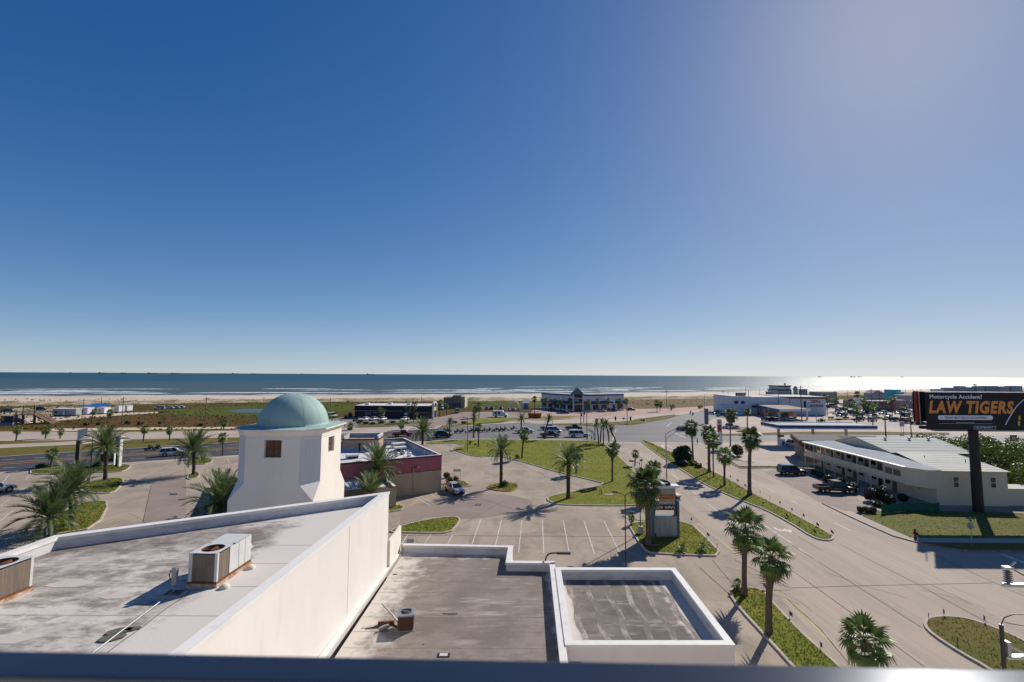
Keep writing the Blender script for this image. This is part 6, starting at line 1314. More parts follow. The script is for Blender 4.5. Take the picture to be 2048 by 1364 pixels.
MB().box(x0 - .05, x1, -.78, -.5, zt_ + .005, zt_ + .07).build('top_trim', GALV, bb)
MB().box(x0, x1, -.70, -.5, zb_ - .78, zb_ - .01).build('skirt', BLK, bb); MB().box(x0 + .4, x1, -1.5, -.72, zb_ - .86, zb_ - .79).build('catwalk', DKMET, bb)
for x in (-5.2, -2.6, 0, 2.6, 5.2): MB().box(x - .1, x + .1, -.54, 3.39, zb_ - .35, zb_ - .1).build('beam', BLK, bb); MB().box(x - .06, x + .06, -.54, -.42, zb_, zt_ - .1).build('upright', BLK, bb); MB().box(x - .06, x + .06, 3.26, 3.39, zb_, zt_ - .1).build('upright', BLK, bb)
MB().box(x0, x1, .2, .7, zb_ - .75, zb_ - .36).build('torsion_beam', BLK, bb)
MB().tube([(x0 + .5, .9, zb_ - .6), (x0 + .5, .9, zt_)], .05, 6).build('ladder', GALV, bb)
OR_ = layers('letter_orange', (.85, .32, .06), [], .6); WL = layers('letter_white', (.85, .85, .87), [], .6); NV = layers('letter_navy', (.05, .06, .12), [], .6)
def bt_(px0, px1, py0, py1):          # region of the photographed panel -> local metres
    fx = lambda x: x0 + (x - 1852.5) * KB ; fz = lambda y: zt_ - (y - 784.2) * KB
    return fx(px0), fx(px1), fz(py1), fz(py0)
def btext(s, px0, px1, py0, py1, m, off=0, sh=0, dy=0):
    a_, b_, c_, d_ = bt_(px0, px1, py0, py1); text(s, 1, m, bb, (a_, -.762 + dy, c_), FACE_CAM, 'lettering', off, sh, .006, fit=(b_ - a_, d_ - c_))
btext('Motorcycle Accident?', 1859.5, 1964, 788.5, 799, WL, .022)
btext('LAW TIGERS', 1856, 2027, 800.5, 826, OR_, .045, .22)
a_, b_, c_, d_ = bt_(1873.5, 1983.5, 829.5, 838.5); r_ = (d_ - c_) / 2
pl = [(b_ - r_ + r_ * math.sin(w_ * math.pi / 8), c_ + r_ - r_ * math.cos(w_ * math.pi / 8)) for w_ in range(9)] + [(a_ + r_ - r_ * math.sin(w_ * math.pi / 8), d_ - r_ + r_ * math.cos(w_ * math.pi / 8)) for w_ in range(9)]
MB().add([(x, -.757, z) for x, z in pl] + [(x, -.749, z) for x, z in pl], [tuple(range(18))] + [(i, i + 18, (i + 1) % 18 + 18, (i + 1) % 18) for i in range(18)]).build('pill_panel', WL, bb)
btext("TEXAS' MOTORCYCLE LAWYERS", 1886, 1971, 832, 836, NV, .02)
for q in ((1875, 1982, 845.4, 846.3), (1910, 1946, 843.2, 844.6)): a_, b_, c_, d_ = bt_(*q); MB().box(a_, b_, -.757, -.751, c_, d_).build('small_print', STEEL, bb)
arc = [(2006, 848), (2012, 838), (2020, 826), (2028, 815), (2036, 806), (2046, 798), (2058, 791.5), (2072, 788)]
for (xa, ya), (xb_, yb_) in zip(arc, arc[1:]):
    a_, _, c_, _ = bt_(xa, xa, ya, ya); b_, _, d_, _ = bt_(xb_, xb_, yb_, yb_); MB().add([(a_, -.757, c_), (a_ + .15, -.757, c_), (b_ + .15, -.757, d_), (b_, -.757, d_)], [(0, 1, 2, 3)]).build('road_edge_stripe', WL, bb)
for q in ((2032, 2036, 840, 849.5), (2034, 2038, 830, 838)): a_, b_, c_, d_ = bt_(*q); MB().add([(a_, -.757, c_), (b_, -.757, c_), (b_ + .05, -.757, d_), (a_ + .05, -.757, d_)], [(0, 1, 2, 3)]).build('road_dash', layers('letter_yellow', (.68, .55, .05), [], .6), bb)
a_, b_, c_, d_ = bt_(1944.5, 1989, 850.5, 857.5)
MB().add([(a_, -.708, c_), (b_ - .15, -.708, c_), (b_, -.708, d_), (a_, -.708, d_), (a_ + .05, -.712, c_ + .05), (b_ - .2, -.712, c_ + .05), (b_ - .07, -.712, d_ - .05), (a_ + .05, -.712, d_ - .05)], [(0, 1, 2, 3)]).build('owner_plate', WL, bb)
MB().add([(a_ + .04, -.711, c_ + .04), (b_ - .2, -.711, c_ + .04), (b_ - .06, -.711, d_ - .04), (a_ + .04, -.711, d_ - .04)], [(0, 1, 2, 3)]).build('owner_plate_inner', BLK, bb)
btext('OUTFRONT', 1948, 1983, 852, 856, WL, .02, 0, .045)

# pylon sign with three tenant panels
pp = G(1330, 1073.5); py = thing('pylon_sign', 'shop pylon sign with orange, white and black tenant panels on the kerbed island', 'sign', (pp.x, pp.y, 0))
K = PX(1, pp.y); Z = lambda y: V(1330, y, pp.y).z; X = lambda x: (x - 1330.5) * K
WEA = layers('weathered_panel', (.40, .40, .37), [((.28, .28, .27), 1.2, .42, .62, (2.5, 2.5, .3), .9), ((.5, .5, .47), 2, .55, .72, (3, 3, .3), .6)], .8)
MB().box(X(1309), X(1353), -.32, .32, .1, Z(1031)).build('base_panel', WEA, py); MB().box(X(1308.5), X(1353.5), -.35, .35, Z(1031), Z(1030)).build('base_trim', TEALT, py)
for a_, b_ in ((1303.2, 1308.4), (1353.6, 1357)): MB().box(X(a_), X(b_), -.42, .42, .1, Z(1000)).build('side_pillar', TEALT, py)
for a_, b_ in ((1300.5, 1309.5), (1352.5, 1360)): MB().box(X(a_), X(b_), -.5, .5, Z(1000), Z(997)).build('pillar_cap', GREYP, py); MB().box(X(a_) + .06, X(b_) - .06, -.45, .45, Z(997), Z(991)).build('pillar_top', TEALT, py); MB().box(X(a_) - .05, X(b_) + .05, -.55, .55, Z(991), Z(988)).build('pillar_cornice', GREYP, py)
for x in (1309.6, 1350): MB().box(X(x), X(x) + .12, -.2, .2, Z(1030), Z(986.8)).build('frame', TEALT, py)
def panel(y0, y1, m, nm): return MB().box(X(1311.2), X(1349.8), -.26, .26, Z(y1), Z(y0)).build(nm, m, py)
panel(987.5, 997.2, layers('orange_panel', (.62, .33, .10), [((.5, .26, .1), 2, .4, .65, one, .6)], .5), 'tenant_panel'); panel(998, 1007.6, layers('white_panel', (.58, .54, .50), [((.46, .42, .39), 2, .4, .65, one, .6)], .5), 'tenant_panel'); panel(1008.4, 1017.6, BLK, 'tenant_panel'); panel(1018, 1019, TEALT, 'panel_trim')
RD_ = layers('letter_red', (.42, .04, .02), [], .6); GL = layers('letter_grey', (.23, .2, .2), [], .6)
def ptext(s, a_, b_, y0, y1, m, off=.0, dy=0.): text(s, 1, m, py, (X(a_), -.275 + dy, Z(y1)), FACE_CAM, 'lettering', off, 0, .006, fit=((b_ - a_) * K, Z(y0) - Z(y1)))
ptext('NEW YORK', 1319, 1348.5, 988.4, 992, RD_, .03); ptext('PIZZERIA', 1320, 1347, 993, 996.4, RD_, .03)
MB().add([(X(1312.5), -.27, Z(989)), (X(1317), -.27, Z(989)), (X(1314.7), -.27, Z(993))], [(2, 1, 0)]).build('glass_emblem', RD_, py); MB().box(X(1314.2), X(1315.2), -.272, -.262, Z(996), Z(992.5)).build('glass_emblem', RD_, py)
ptext('BONJOUR NAILS', 1312, 1349, 998.9, 1003, GL, .03); ptext('409 762 0000' if False else '409 762', 1313.5, 1347, 1004, 1006.9, GL, .02)
ptext('Schl', 1312.2, 1325, 1010, 1015.6, WL, .02); ptext('o', 1325.6, 1329.3, 1011.6, 1015.6, RD_, .04); ptext('tzsky', 1329.6, 1345.2, 1010, 1016.6, WL, .02); ptext("'s", 1345.6, 1349, 1010, 1015.6, WL, .02)
MB().box(X(1309.6), X(1351), -.3, .3, Z(986.6), Z(975.8)).build('head_panel', WEA, py)
MB().box(X(1308.5), X(1352), -.4, .4, Z(975.6), Z(973)).build('cornice', GREYP, py); MB().box(X(1304), X(1358), -.55, .55, Z(972.9), Z(969.5)).build('cornice', CAP, py)
hd = MB(); n = 14; R0 = PX(12, pp.y)
hd.add([(R0 * math.cos(math.pi * k / n), -.35, R0 * .85 * math.sin(math.pi * k / n)) for k in range(n + 1)] + [(R0 * math.cos(math.pi * k / n), .35, R0 * .85 * math.sin(math.pi * k / n)) for k in range(n + 1)], [tuple(reversed(range(n + 1))), tuple(range(n + 1, 2 * n + 2))] + [(k, k + 1, n + 2 + k, n + 1 + k) for k in range(n)])
hd.build('round_head', layers('dark_blue_sign', (.02, .035, .07), [], .5), py, (X(1330), 0, Z(969.4)))
MB().box(X(1325), X(1336), -.36, -.351, Z(965.5), Z(963.5)).build('head_emblem', WL, py)
MB().tube([(X(1310.5), -.34, .1), (X(1310.5), -.34, .5)], .06, 6).build('conduit', BLK, py)

# left gateway sign beside the dark road
g0 = G(155, 927); gs = thing('gateway_sign', 'pale angled sign head on a dark square post by the dark road', 'sign', (g0.x, g0.y, 0)); kz = lambda y: V(155, y, g0.y).z; kx = PX(1, g0.y)
MB().box(-.32, .28, -.3, .3, 0, kz(881)).build('post', DKMET, gs); MB().box(.285, .42, -.25, .3, 0, kz(881)).build('post_side', WOODP, gs)
MB().box(-.45, .45, -.4, .4, kz(881.5), kz(880)).build('collar', TEALT, gs)
MB().add([(-.3, -.15, kz(879.5)), (.0, -.15, kz(879.5)), (.0, -.15, kz(859)), (-.3, -.15, kz(860)), (.9, .7, kz(871)), (.9, .7, kz(857))], [(0, 1, 2, 3), (1, 4, 5, 2)]).build('sign_head', layers('pale_sign', (.50, .52, .50), [], .6), gs)
MB().tube([(.1, -.1, kz(873)), (2.0, 1.5, kz(865.5))], .10, 4).build('arm', WHITEPL, gs); MB().tube([(.1, -.1, kz(878)), (2.0, 1.5, kz(871))], .08, 4).build('arm', WHITEPL, gs)
g1 = G(236, 934); gp = thing('gateway_pillar', 'tall pale pillar with a dark side by the dark road', 'pillar', (g1.x, g1.y, 0)); kz = lambda y: V(236, y, g1.y).z
MB().box(-.35, .1, -.3, .35, .1, kz(890)).build('shaft', DKMET, gp); MB().box(.105, .38, -.3, .35, .1, kz(870)).build('shaft_side', GREYP, gp); MB().box(-.45, .1, -.35, .4, kz(890), kz(888.5)).build('band', CAP, gp); MB().box(-.5, .1, -.4, .45, kz(888), kz(874)).build('head', TEALT, gp); MB().box(-.55, .6, -.5, .5, kz(873.8), kz(872)).build('cap', GREYP, gp)
g2 = G(214, 931); gm_ = thing('monument_sign', 'low dark monument sign between the palm and the pale pillar', 'sign', (g2.x, g2.y, 0)); MB().box(-1.5, 1.35, -.15, .15, .8, 2.3).build('panel', BLK, gm_); MB().box(1.351, 1.5, -.2, .2, .1, 2.4).build('frame', CAP, gm_); MB().box(-1.65, -1.501, -.2, .2, .1, 2.4).build('frame', CAP, gm_)

# lamp posts, signal masts, utility poles
def lamp(label, bx, by, ty, arms, r=.07, base=False, pos=None, m=DKMET, hl=.55):
    p = Vector((*pos, 0)) if pos else G(bx, by); h = V(bx, ty, p.y).z; t = thing('lamp_post', label, 'lamp post', (p.x, p.y, 0), 0, 'lamp posts in the lots')
    MB().cyl((0, 0, .9 if base else 0), (0, 0, h), r, r * .75, n=8).build('pole', m, t)
    if base: MB().lathe([(.34, 0), (.34, .9), (.3, .95), (.01, .95)], 14).build('concrete_base', KERB, t)
    for a_ in arms:
        d = Vector((math.cos(R(a_)), math.sin(R(a_)), 0)); MB().tube([(0, 0, h - .05), tuple(d * .3 + Vector((0, 0, h + .1))), tuple(d * .7 + Vector((0, 0, h + .18)))], .035, 5).build('arm', m, t)
        q = MB().box(0, hl, -.15, .15, -.06, .08).build('lamp_head', m, t, tuple(d * .65 + Vector((0, 0, h + .2))), R(a_), bev=.02); MB().box(.05, hl - .05, -.12, .12, -.075, -.061).build('lens', LIGHTW, q)
    return t
lamp('slim dark double lamp post behind the right low roof', 1252, 1150, 990, (20, 160), .06)
lamp('dark lamp post on a round concrete base by the pylon sign', 1281, 1069, 926, (170, 60), .06, True)
lamp('dark lamp post with a single head at the left of the lawn', 934.5, 903, 836, (180,), .08)
lamp('dark lamp post on a concrete base in the left lot', 179, 966, 874, (180, 0), .07, True)
lamp('thin lamp post beside the median palms with a lamp on a side arm', 1283, 935, 915, (200,), .05)
def mast(label, bx, by, ty, ax, ay, m=GALV, r=.12, n2=True):
    p = G(bx, by); h = V(bx, ty, p.y).z; e = V(ax, ay, p.y); t = thing('street_light', label, 'street light', (p.x, p.y, 0), 0, 'street lights at the intersection')
    MB().cyl((0, 0, 0), (0, 0, h), r, r * .6, n=10).build('pole', m, t); MB().lathe([(r * 2, 0), (r * 2, .08), (r * 1.1, .3)], 10).build('base_cover', m, t)
    d = Vector((e.x - p.x, 0, e.z - h)); MB().tube([(0, 0, h - .1), tuple(Vector((0, 0, h)) + d * .5 + Vector((0, 0, .1))), tuple(Vector((0, 0, h)) + d)], .05, 6).build('arm', m, t)
    if n2: MB().tube([(0, 0, h - .9), tuple(Vector((0, 0, h)) + d * .75 + Vector((0, 0, -.05)))], .035, 6).build('brace', m, t)
    MB().box(-.1, .75, -.16, .16, -.08, .1).build('lamp_head', m, t, tuple(Vector((0, 0, h)) + d), 0 if d.x > 0 else R(180), bev=.03)
    return t
mast('tall grey street light with a long arm left of the median bush', 1334, 992, 866, 1378, 848)
mast('tall dark street light at the lawn corner by the intersection', 1174, 879, 803, 1163, 801, DKMET)
mast('grey street light in the lot left of the blue canopied station', 1410, 846, 788, 1420, 790)
mast('grey street light before the white seafood building', 1633, 846, 811, 1620, 803)
def simple_pole(label, x, yb, yt, r=.14, cross=0, m=WOODP, name='utility_pole'):
    p = G(x, yb); h = V(x, yt, p.y).z; t = thing(name, label, 'pole', (p.x, p.y, -.05), 0, 'utility poles along the shore')
    MB().cyl((0, 0, 0), (0, 0, h), r, r * .7, n=7).build('pole', m, t)
    for k in range(cross): MB().box(-1.1, 1.1, -.06, .06, h - .5 - k * .9, h - .38 - k * .9).build('crossarm', m, t)
    MB().lathe([(.02, h), (.06, h + .06), (.05, h + .2), (.01, h + .24)], 6).build('insulator', DKMET, t)
    return t
for i, (x, a_, b_, c_, lb) in enumerate(((165.7, 831, 798, 1, 'utility pole at the left end of the trailers'), (202, 816, 794.5, 0, 'thin pole behind the blue beach canopy'), (243.5, 849, 794.5, 1, 'utility pole right of the trailers'), (410, 853.5, 794, 1, 'utility pole on the flats right of the white cars'), (527, 815, 794.5, 1, 'utility pole left of the dome'), (660.5, 815, 795, 0, 'thin pole right of the dome'),
        (843, 812, 792, 0, 'thin pole behind the arched restaurant'), (1333.4, 813, 780, 2, 'utility pole on the brown field'), (1447, 818, 782, 1, 'utility pole left of the white seafood building'), (1457, 812, 784, 1, 'second utility pole left of the white seafood building'), (1492.5, 806, 774, 0, 'pole behind the left end of the seafood building'), (1498, 826, 779, 0, 'pole before the left end of the seafood building'), (1520, 800, 776, 0, 'thin pole behind the dark roof sign'), (1558, 830, 780, 0, 'pole before the middle of the seafood building'),
        (1604, 848, 772, 1, 'thick tall pole before the right half of the seafood building'), (1655, 832, 794, 0, 'thin pole right of the seafood building'), (1672, 831, 782, 1, 'utility pole at the left of the car lot'), (1745, 830, 776, 1, 'tall utility pole in the car lot'), (1761, 828, 781, 0, 'utility pole left of the teal house'), (1785, 836, 791, 0, 'pole in front of the teal house'), (1781, 800, 769, 1, 'far pole behind the teal house, left'), (1812, 800, 768, 1, 'far pole behind the teal house, middle'), (1827, 800, 767, 1, 'far pole behind the teal house, right'), (1843, 800, 768, 1, 'far pole above the billboard edge'),
        (1772, 877, 832, 0, 'short thick timber pole behind the motel roof'), (1823, 877, 836, 0, 'short pole beside the billboard, behind the motel'), (1695, 800, 776, 0, 'thin far pole over the car lot, left'), (1720, 800, 775, 0, 'thin far pole over the car lot, middle'), (1735, 800, 777, 0, 'thin far pole over the car lot, right'))):
    simple_pole(lb, x, a_, b_, .20 if 'thick' in lb else .15, c_)
for x, a_, b_, lb in ((1161.6, 850, 812, 'slim dark signal pole, left of two beyond the lane cars'), (1167.5, 845, 810, 'slim dark signal pole, right of two beyond the lane cars')):
    p = G(x, a_); h = V(x, b_, p.y).z; t = thing('signal_pole', lb, 'signal pole', (p.x, p.y, 0)); MB().cyl((0, 0, 0), (0, 0, h), .16, .12, n=8).build('pole', WOODP, t); MB().box(.2, .55, -.2, .2, h * .45, h * .45 + 1.1).build('signal_head', BLK, t)
p = G(1254.5, 848); h = V(1254.5, 809, p.y).z; za = V(1254.5, 837, p.y).z; t = thing('traffic_signal', 'traffic signal mast with two black heads and a sign over the intersection', 'traffic signal', (p.x, p.y, 0)); kx = PX(1, p.y)
MB().cyl((0, 0, 0), (0, 0, h), .17, .12, n=8).build('pole', STEEL, t); MB().tube([(8 * kx, 0, za), (-38 * kx, 0, za + .05)], .08, 6).build('mast_arm', STEEL, t)
for x in (-23.5, 6.5):
    q = MB().box(x * kx - .3, x * kx + .3, -.3, -.1, za - .75, za + .75).build('signal_head', BLK, t)
    for k in range(3): MB().cyl((x * kx, -.301, za - .48 + k * .48), (x * kx, -.33, za - .48 + k * .48), .15, n=8).build('lens', DKMET, q)
MB().box(-9.5 * kx, -5 * kx, -.2, -.12, za - .4, za + .4).build('lane_sign', STEEL, t)
p = G(1190, 880); h = V(1190, 847, p.y).z; tag(MB().cyl((0, 0, 0), (0, 0, h), .22, .18, n=10).lathe([(.4, 0), (.4, .1), (.22, .5)], 10).build('signal_post', GALV, None, (p.x, p.y, 0)), 'thick pale signal post left of the corner palms', 'post')
# feather banner at the corner
p = G(1185, 880); t = thing('feather_banner', 'white curved feather banner at the street corner', 'banner', (p.x, p.y, 0)); hh = V(1185, 859, p.y).z
MB().tube([(.4, 0, 0), (.3, 0, hh * .6), (-.3, 0, hh * .95), (-1.0, 0, hh), (-1.5, 0, hh * .9)], .03, 5).build('pole', GALV, t)
MB().add([(.42, -.01, .3), (.7, -.01, .3), (.62, -.01, hh * .55), (.1, -.01, hh * .9), (-.6, -.01, hh * 1.02), (-1.5, -.01, hh * .92), (-.7, -.01, hh * .8), (.1, -.01, hh * .55)], [tuple(range(8))]).build('cloth', WHITEPL, t)
# parking signs by the tan corner, bike racks
t = thing('parking_sign', 'pale blue sign board on two thin posts by the restaurant corner', 'sign', (*G(914, 963).to_2d(), 0)); h = HT(914, 963, 938)
for x in (-.55, .55): MB().cyl((x, 0, 0), (x, 0, h), .03, n=6).build('post', GALV, t)
MB().box(-.65, .65, -.02, .02, h - .45, h).build('board', layers('pale_board', (.45, .52, .55), [], .6), t)
for k in range(5): 
    p = G(404 + k * 12, 1032 - k * .6); tag(MB().tube([(-.28, 0, 0), (-.28, 0, .6), (-.2, 0, .78), (0, 0, .84), (.2, 0, .78), (.28, 0, .6), (.28, 0, 0)], .03, 6).build('bicycle_rack', GALV, None, (p.x, p.y, 0)), ordn[k] + ' bicycle hoop from the left by the spreading palm', 'bike rack', 'bicycle hoops')
# litter, pipes
t = thing('utility_riser', 'brown capped pipe stub beside a white slab on the lawn corner', 'pipe', (*G(1200, 990).to_2d(), .12)); MB().tube([(0, 0, 0), (0, 0, .7), (.25, 0, .75), (.25, 0, 0)], .05, 6).build('pipe', DKMET, t); MB().box(.6, 1.9, -.6, .1, 0, .06).build('slab', PALEC, t)
# little flags along the kerbs
fl_ = [(1460, 956), (1474, 964), (1489, 974), (1520, 988), (1540, 998), (1559, 1009), (1583, 1023), (1606, 1035), (1633, 1053), (1662, 1068), (1440, 975), (1478, 990), (1525, 1010), (1549, 1025), (1572, 1035), (1598, 1050), (1628, 1068), (1382, 1043), (1414, 1074), (1434, 1096), (1527, 1178), (1579, 1236), (1641, 1300), (1858, 1240), (1887, 1232), (1968, 1245), (1915, 1290), (1398, 948), (1355, 922), (1315, 902), (1413, 930)]
CLOTH = layers('flag_cloth', (.09, .05, .055), [((.25, .04, .04), 9, .45, .55, (1, 1, 6), .8), ((.30, .28, .28), 13, .5, .6, (1, 1, 6), .7)], .8)
fm = MB().add([(0, 0, .50), (.10, .03, .48), (.20, -.02, .40), (.28, .02, .30), (.26, .02, .02), (.18, -.02, .1), (.09, .03, .18), (0, 0, .22)], [(0, 7, 6, 1), (1, 6, 5, 2), (2, 5, 4, 3)]).mesh('flag', CLOTH); sm_ = MB().cyl((0, 0, 0), (0, 0, .55), .012, n=5).mesh('stick', WOODP)
def side(i):
    return 'street kerb' if i < 10 else 'near kerb of the median' if i < 17 or i > 26 else 'pylon island edge' if i < 20 else 'near kerb strip' if i < 23 else 'oval median at the lower right'
cnt = {}
for i, (x, y) in enumerate(fl_):
    p = G(x, y, .12); nm_ = side(i) if i >= 10 else 'motel side kerb of the median'; cnt[nm_] = cnt.get(nm_, 0) + 1
    t = thing('small_flag', '%s little flag stuck along the %s' % (ordn[cnt[nm_] - 1], nm_), 'flag', (p.x, p.y, .12), R(random.uniform(-60, 60)), 'little flags along the kerbs'); put('stick', sm_, t); put('cloth', fm, t)
# pole-top hardware at the right edge, near the camera
pr = V(2092, 1200, 9.5); up_ = thing('near_utility_pole', 'pale utility pole arms with an insulator at the right edge', 'utility pole', (pr.x, pr.y, 0))
MB().cyl((0, 0, 0), (0, 0, 15.6), .16, .12, n=12).build('pole', GALV, up_)
zA, zB = V(2040, 1170, 9.5).z, V(2040, 1314, 9.5).z; xA = V(2012, 1170, 9.5).x - pr.x; xB = V(2009, 1314, 9.5).x - pr.x
MB().box(xA - .05, 0, -.05, .05, zA - .028, zA + .028).build('upper_arm', GALV, up_, bev=.01)
ins = MB(); prof = [(.025, zA + .035)]
for k in range(6): prof += [(.03, zA + .05 + k * .04), (.075, zA + .065 + k * .04), (.03, zA + .075 + k * .04)]
ins.lathe(prof + [(.03, zA + .30), (.01, zA + .31)], 14, c=(xA + .05, 0)); ins.build('insulator', layers('grey_porcelain', (.13, .13, .14), [], .3), up_)
MB().box(xA - .02, xA + .14, -.05, .05, zA + .31, zA + .36).build('clamp', GALV, up_); MB().tube([(xA + .1, 0, zA + .35), (xA + .22, 0, zA + .45)], .02, 6).build('clamp_bolt', GALV, up_); MB().tube([(xA + .12, 0, zA + .33), (xA + .35, 0, zA + .2), (0, 0, zA - .05)], .012, 6).build('wire', BLK, up_)
MB().box(xB, 0, -.05, .05, zB - .03, zB + .03).build('lower_arm', GALV, up_); MB().tube([(xB + .1, 0, zB + .22), (xB + .45, 0, zB + .05)], .025, 6).build('brace', GALV, up_)
MB().cyl((xB - .02, 0, zB - .3), (xB - .02, 0, zB + .62), .035, n=10).build('cutout_fuse', BLK, up_); MB().box(xB + .03, xB + .1, -.05, .05, zB + .02, zB + .3).build('bracket', STEEL, up_)
MB().tube([(xB - .02, 0, zB + .62), (xB + .05, 0, zB + .75), (xB + .25, 0, zB + .82), (0, 0, zB + .8)], .01, 5).build('wire', BLK, up_); MB().tube([(xB + .05, 0, zB + .66), (xB + .2, 0, zB + .63), (0, 0, zB + .52)], .008, 5).build('wire', BLK, up_)
MB().cyl((0, -.3, zB + .75), (0, -.3, zB + 1.25), .17, n=14).build('transformer', STEEL, up_)
# ================================================================== BUILDINGS AND THINGS IN THE DISTANCE
# dark restaurant with an arched end
a_, c_ = G(709, 836), G(863.7, 837); dr = thing('dark_restaurant', 'long dark panelled restaurant with a white arched end and yellow band', 'building', (a_.x, a_.y, 0), math.atan2(c_.y - a_.y, c_.x - a_.x)); Lr = (c_ - a_).to_2d().length
MB().box(0, Lr, 0, 14, 0, 2.9).build('lower_wall', CHARW, dr); MB().box(-.05, Lr + .02, -.08, 13.98, 2.91, 5.1).build('upper_wall', BLACKW, dr)
MB().box(0, Lr, 0, 13.9, 5.11, 5.3).build('roof', WROOF, dr); MB().box(-.1, Lr * .62, -.16, -.081, 2.95, 3.1).build('fascia_line', STEEL, dr)
for k in range(7): MB().box(1.5 + k * 4.2, 5.5 + k * 4.2, -.1, -.082, 3.2, 5.0).build('wall_panel', BLACKW, dr)
for x, w in ((4.5, 2.2), (7.8, 1.2), (21.0, 1.4)): q = MB().box(x, x + w, -.03, -.002, 1.5, 2.4).build('window', CAP, dr); MB().box(x + .08, x + w - .08, -.036, -.031, 1.56, 2.34).build('pane', GLASS if x < 20 else WHITEPL, q)
for k in range(3): q = MB().box(Lr - 5.0 + k * 1.5, Lr - 3.7 + k * 1.5, -.03, -.002, .6, 2.5).build('window', STEEL, dr); MB().box(Lr - 4.95 + k * 1.5, Lr - 3.75 + k * 1.5, -.036, -.031, .7, 2.4).build('pane', GLASS, q)
MB().cyl((Lr - 6.2, -.1, 1.9), (Lr - 6.2, -.2, 1.9), .9, n=16, sm=False).build('round_poster', layers('poster', (.5, .3, .15), [((.16, .03, .03), 1.2, .45, .6, one, .9)], .6), dr)
for k in range(3): MB().box(3 + k * 9, 4.6 + k * 9, 4 + k % 2 * 3, 5.6 + k % 2 * 3, 5.31, 6.1).build('roof_unit', ACW, dr)
arch = MB(); n = 14
for k in range(n):
    t0, t1 = math.pi * k / n, math.pi * (k + 1) / n
    y0, y1 = 4.0 - 4.0 * math.cos(t0), 4.0 - 4.0 * math.cos(t1); z0, z1 = 4.6 + 2.3 * math.sin(t0), 4.6 + 2.3 * math.sin(t1); arch.add([(Lr + .05, y0, z0), (Lr + .75, y0, z0), (Lr + .75, y1, z1), (Lr + .05, y1, z1), (Lr + .05, y0, z0 - .45), (Lr + .75, y0, z0 - .45), (Lr + .75, y1, z1 - .45), (Lr + .05, y1, z1 - .45)], [(0, 3, 2, 1), (4, 5, 6, 7), (0, 1, 5, 4), (2, 3, 7, 6), (1, 2, 6, 5), (3, 0, 4, 7)])
arch.build('arch', CAP, dr)
for y in (0.0, 7.6): MB().box(Lr + .04, Lr + .8, y, y + .4, 0, 4.6).build('arch_post', CAP, dr)
MB().box(Lr + .03, Lr + .5, .45, 7.55, 3.0, 4.4).build('sign_band', layers('yellow_sign', (.62, .50, .10), [], .5), dr); MB().box(Lr + .02, Lr + .3, .45, 7.55, 0, 2.95).build('glass_front', GLASS, dr); MB().box(Lr + .02, Lr + .3, .45, 7.55, 4.45, 6.2).build('arch_fill', BLACKW, dr)
# tan building
a_ = G(887, 816); tb = thing('tan_building', 'plain tan building with a taller right block near the beach', 'building', (a_.x, a_.y, 0), 0); k = PX(1, a_.y)
TANB = layers('olive_tan_wall', (.27, .235, .18), [((.22, .19, .15), .3, .4, .65, one, .8)], .9)
MB().box(0, 18 * k, 0, 16, 0, 5.8).build('left_block', TANB, tb); MB().box(18 * k, 35 * k, -.6, 16, 0, 6.7).build('right_block', TANB, tb); MB().box(35 * k, 42 * k, .5, 15, 0, 6.3).build('end_bay', layers('pale_tan_wall', (.52, .45, .34), [], .9), tb)
for q in range(4): w_ = MB().box((19 + q * 4) * k, (22 + q * 4) * k, -.66, -.61, .6, 3.2).build('window', STEEL, tb); MB().box((19.3 + q * 4) * k, (21.7 + q * 4) * k, -.67, -.661, .8, 3.0).build('pane', GLASS, w_)
MB().box(17.9 * k, 35.1 * k, -.7, 16.1, 6.71, 6.95).build('coping', TANB, tb)
# blue and white shop, two wings meeting at a gabled porch
pl_, pc, prr = G(1083, 815.5), G(1156, 823), G(1248, 819)
sh = thing('souvenir_shop', 'white shop with blue bands and a gabled glass porch near the beach', 'building', (pc.x, pc.y, 0))
def wing(p0, p1, tagn):
    d = (p1 - p0).to_2d(); L = d.length; rz = math.atan2(d.y, d.x); o = (p0.x - pc.x, p0.y - pc.y, 0)
    def bx(nm, m, *b): return MB().box(*b).build(nm, m, sh, o, rz)
    bx('wall', WHITEW, 0, L, 0, 12, 0, 8.2); bx('roof_band', BLUEP, -.05, L + .05, -.12, 12.1, 7.7, 8.35); bx('blue_band', BLUEP, 0, L, -.6, -.01, 3.5, 5.0)
    bx('roof', layers('tan_roof', (.40, .34, .28), [], .9), .2, L - .2, .2, 11.8, 8.36, 8.5)
    n = 5
    for k in range(n): w = bx('window', WHITEPL, L * (k + .12) / n, L * (k + .88) / n, -.08, -.011, .5, 3.2); bx('pane', GLASS, L * (k + .16) / n, L * (k + .84) / n, -.1, -.085, .7, 3.1); bx('display', [TEALP, REDP, layers('display_mix', (.3, .2, .15), [], .8)][k % 3], L * (k + .3) / n, L * (k + .6) / n, -.12, -.101, .7, 1.6)
    for k in range(n + 1): bx('pilaster', WHITEW, L * k / n - .25, L * k / n + .25, -.2, -.012, 0, 3.45)
wing(pl_, pc + Vector((-2, 1.2, 0)), 0); wing(pc + Vector((2.6, .9, 0)), prr, 1)
MB().box(-2.6, 2.6, 1.5, 5, 0, 8.3).build('porch_glass', GLASS, sh)
for x in (-2.7, 2.3): MB().box(x, x + .5, -.6, 0, 0, 8.6).build('porch_column', WHITEW, sh); MB().box(x - .2, x + .7, -.8, .2, 0, 1.6).build('column_base', WHITEW, sh)
MB().box(-2.2, 2.3, -.5, -.1, 3.6, 4.0).build('porch_beam', WHITEW, sh); MB().box(-2.2, 2.3, -.5, -.1, 6.6, 6.9).build('porch_beam', WHITEW, sh)
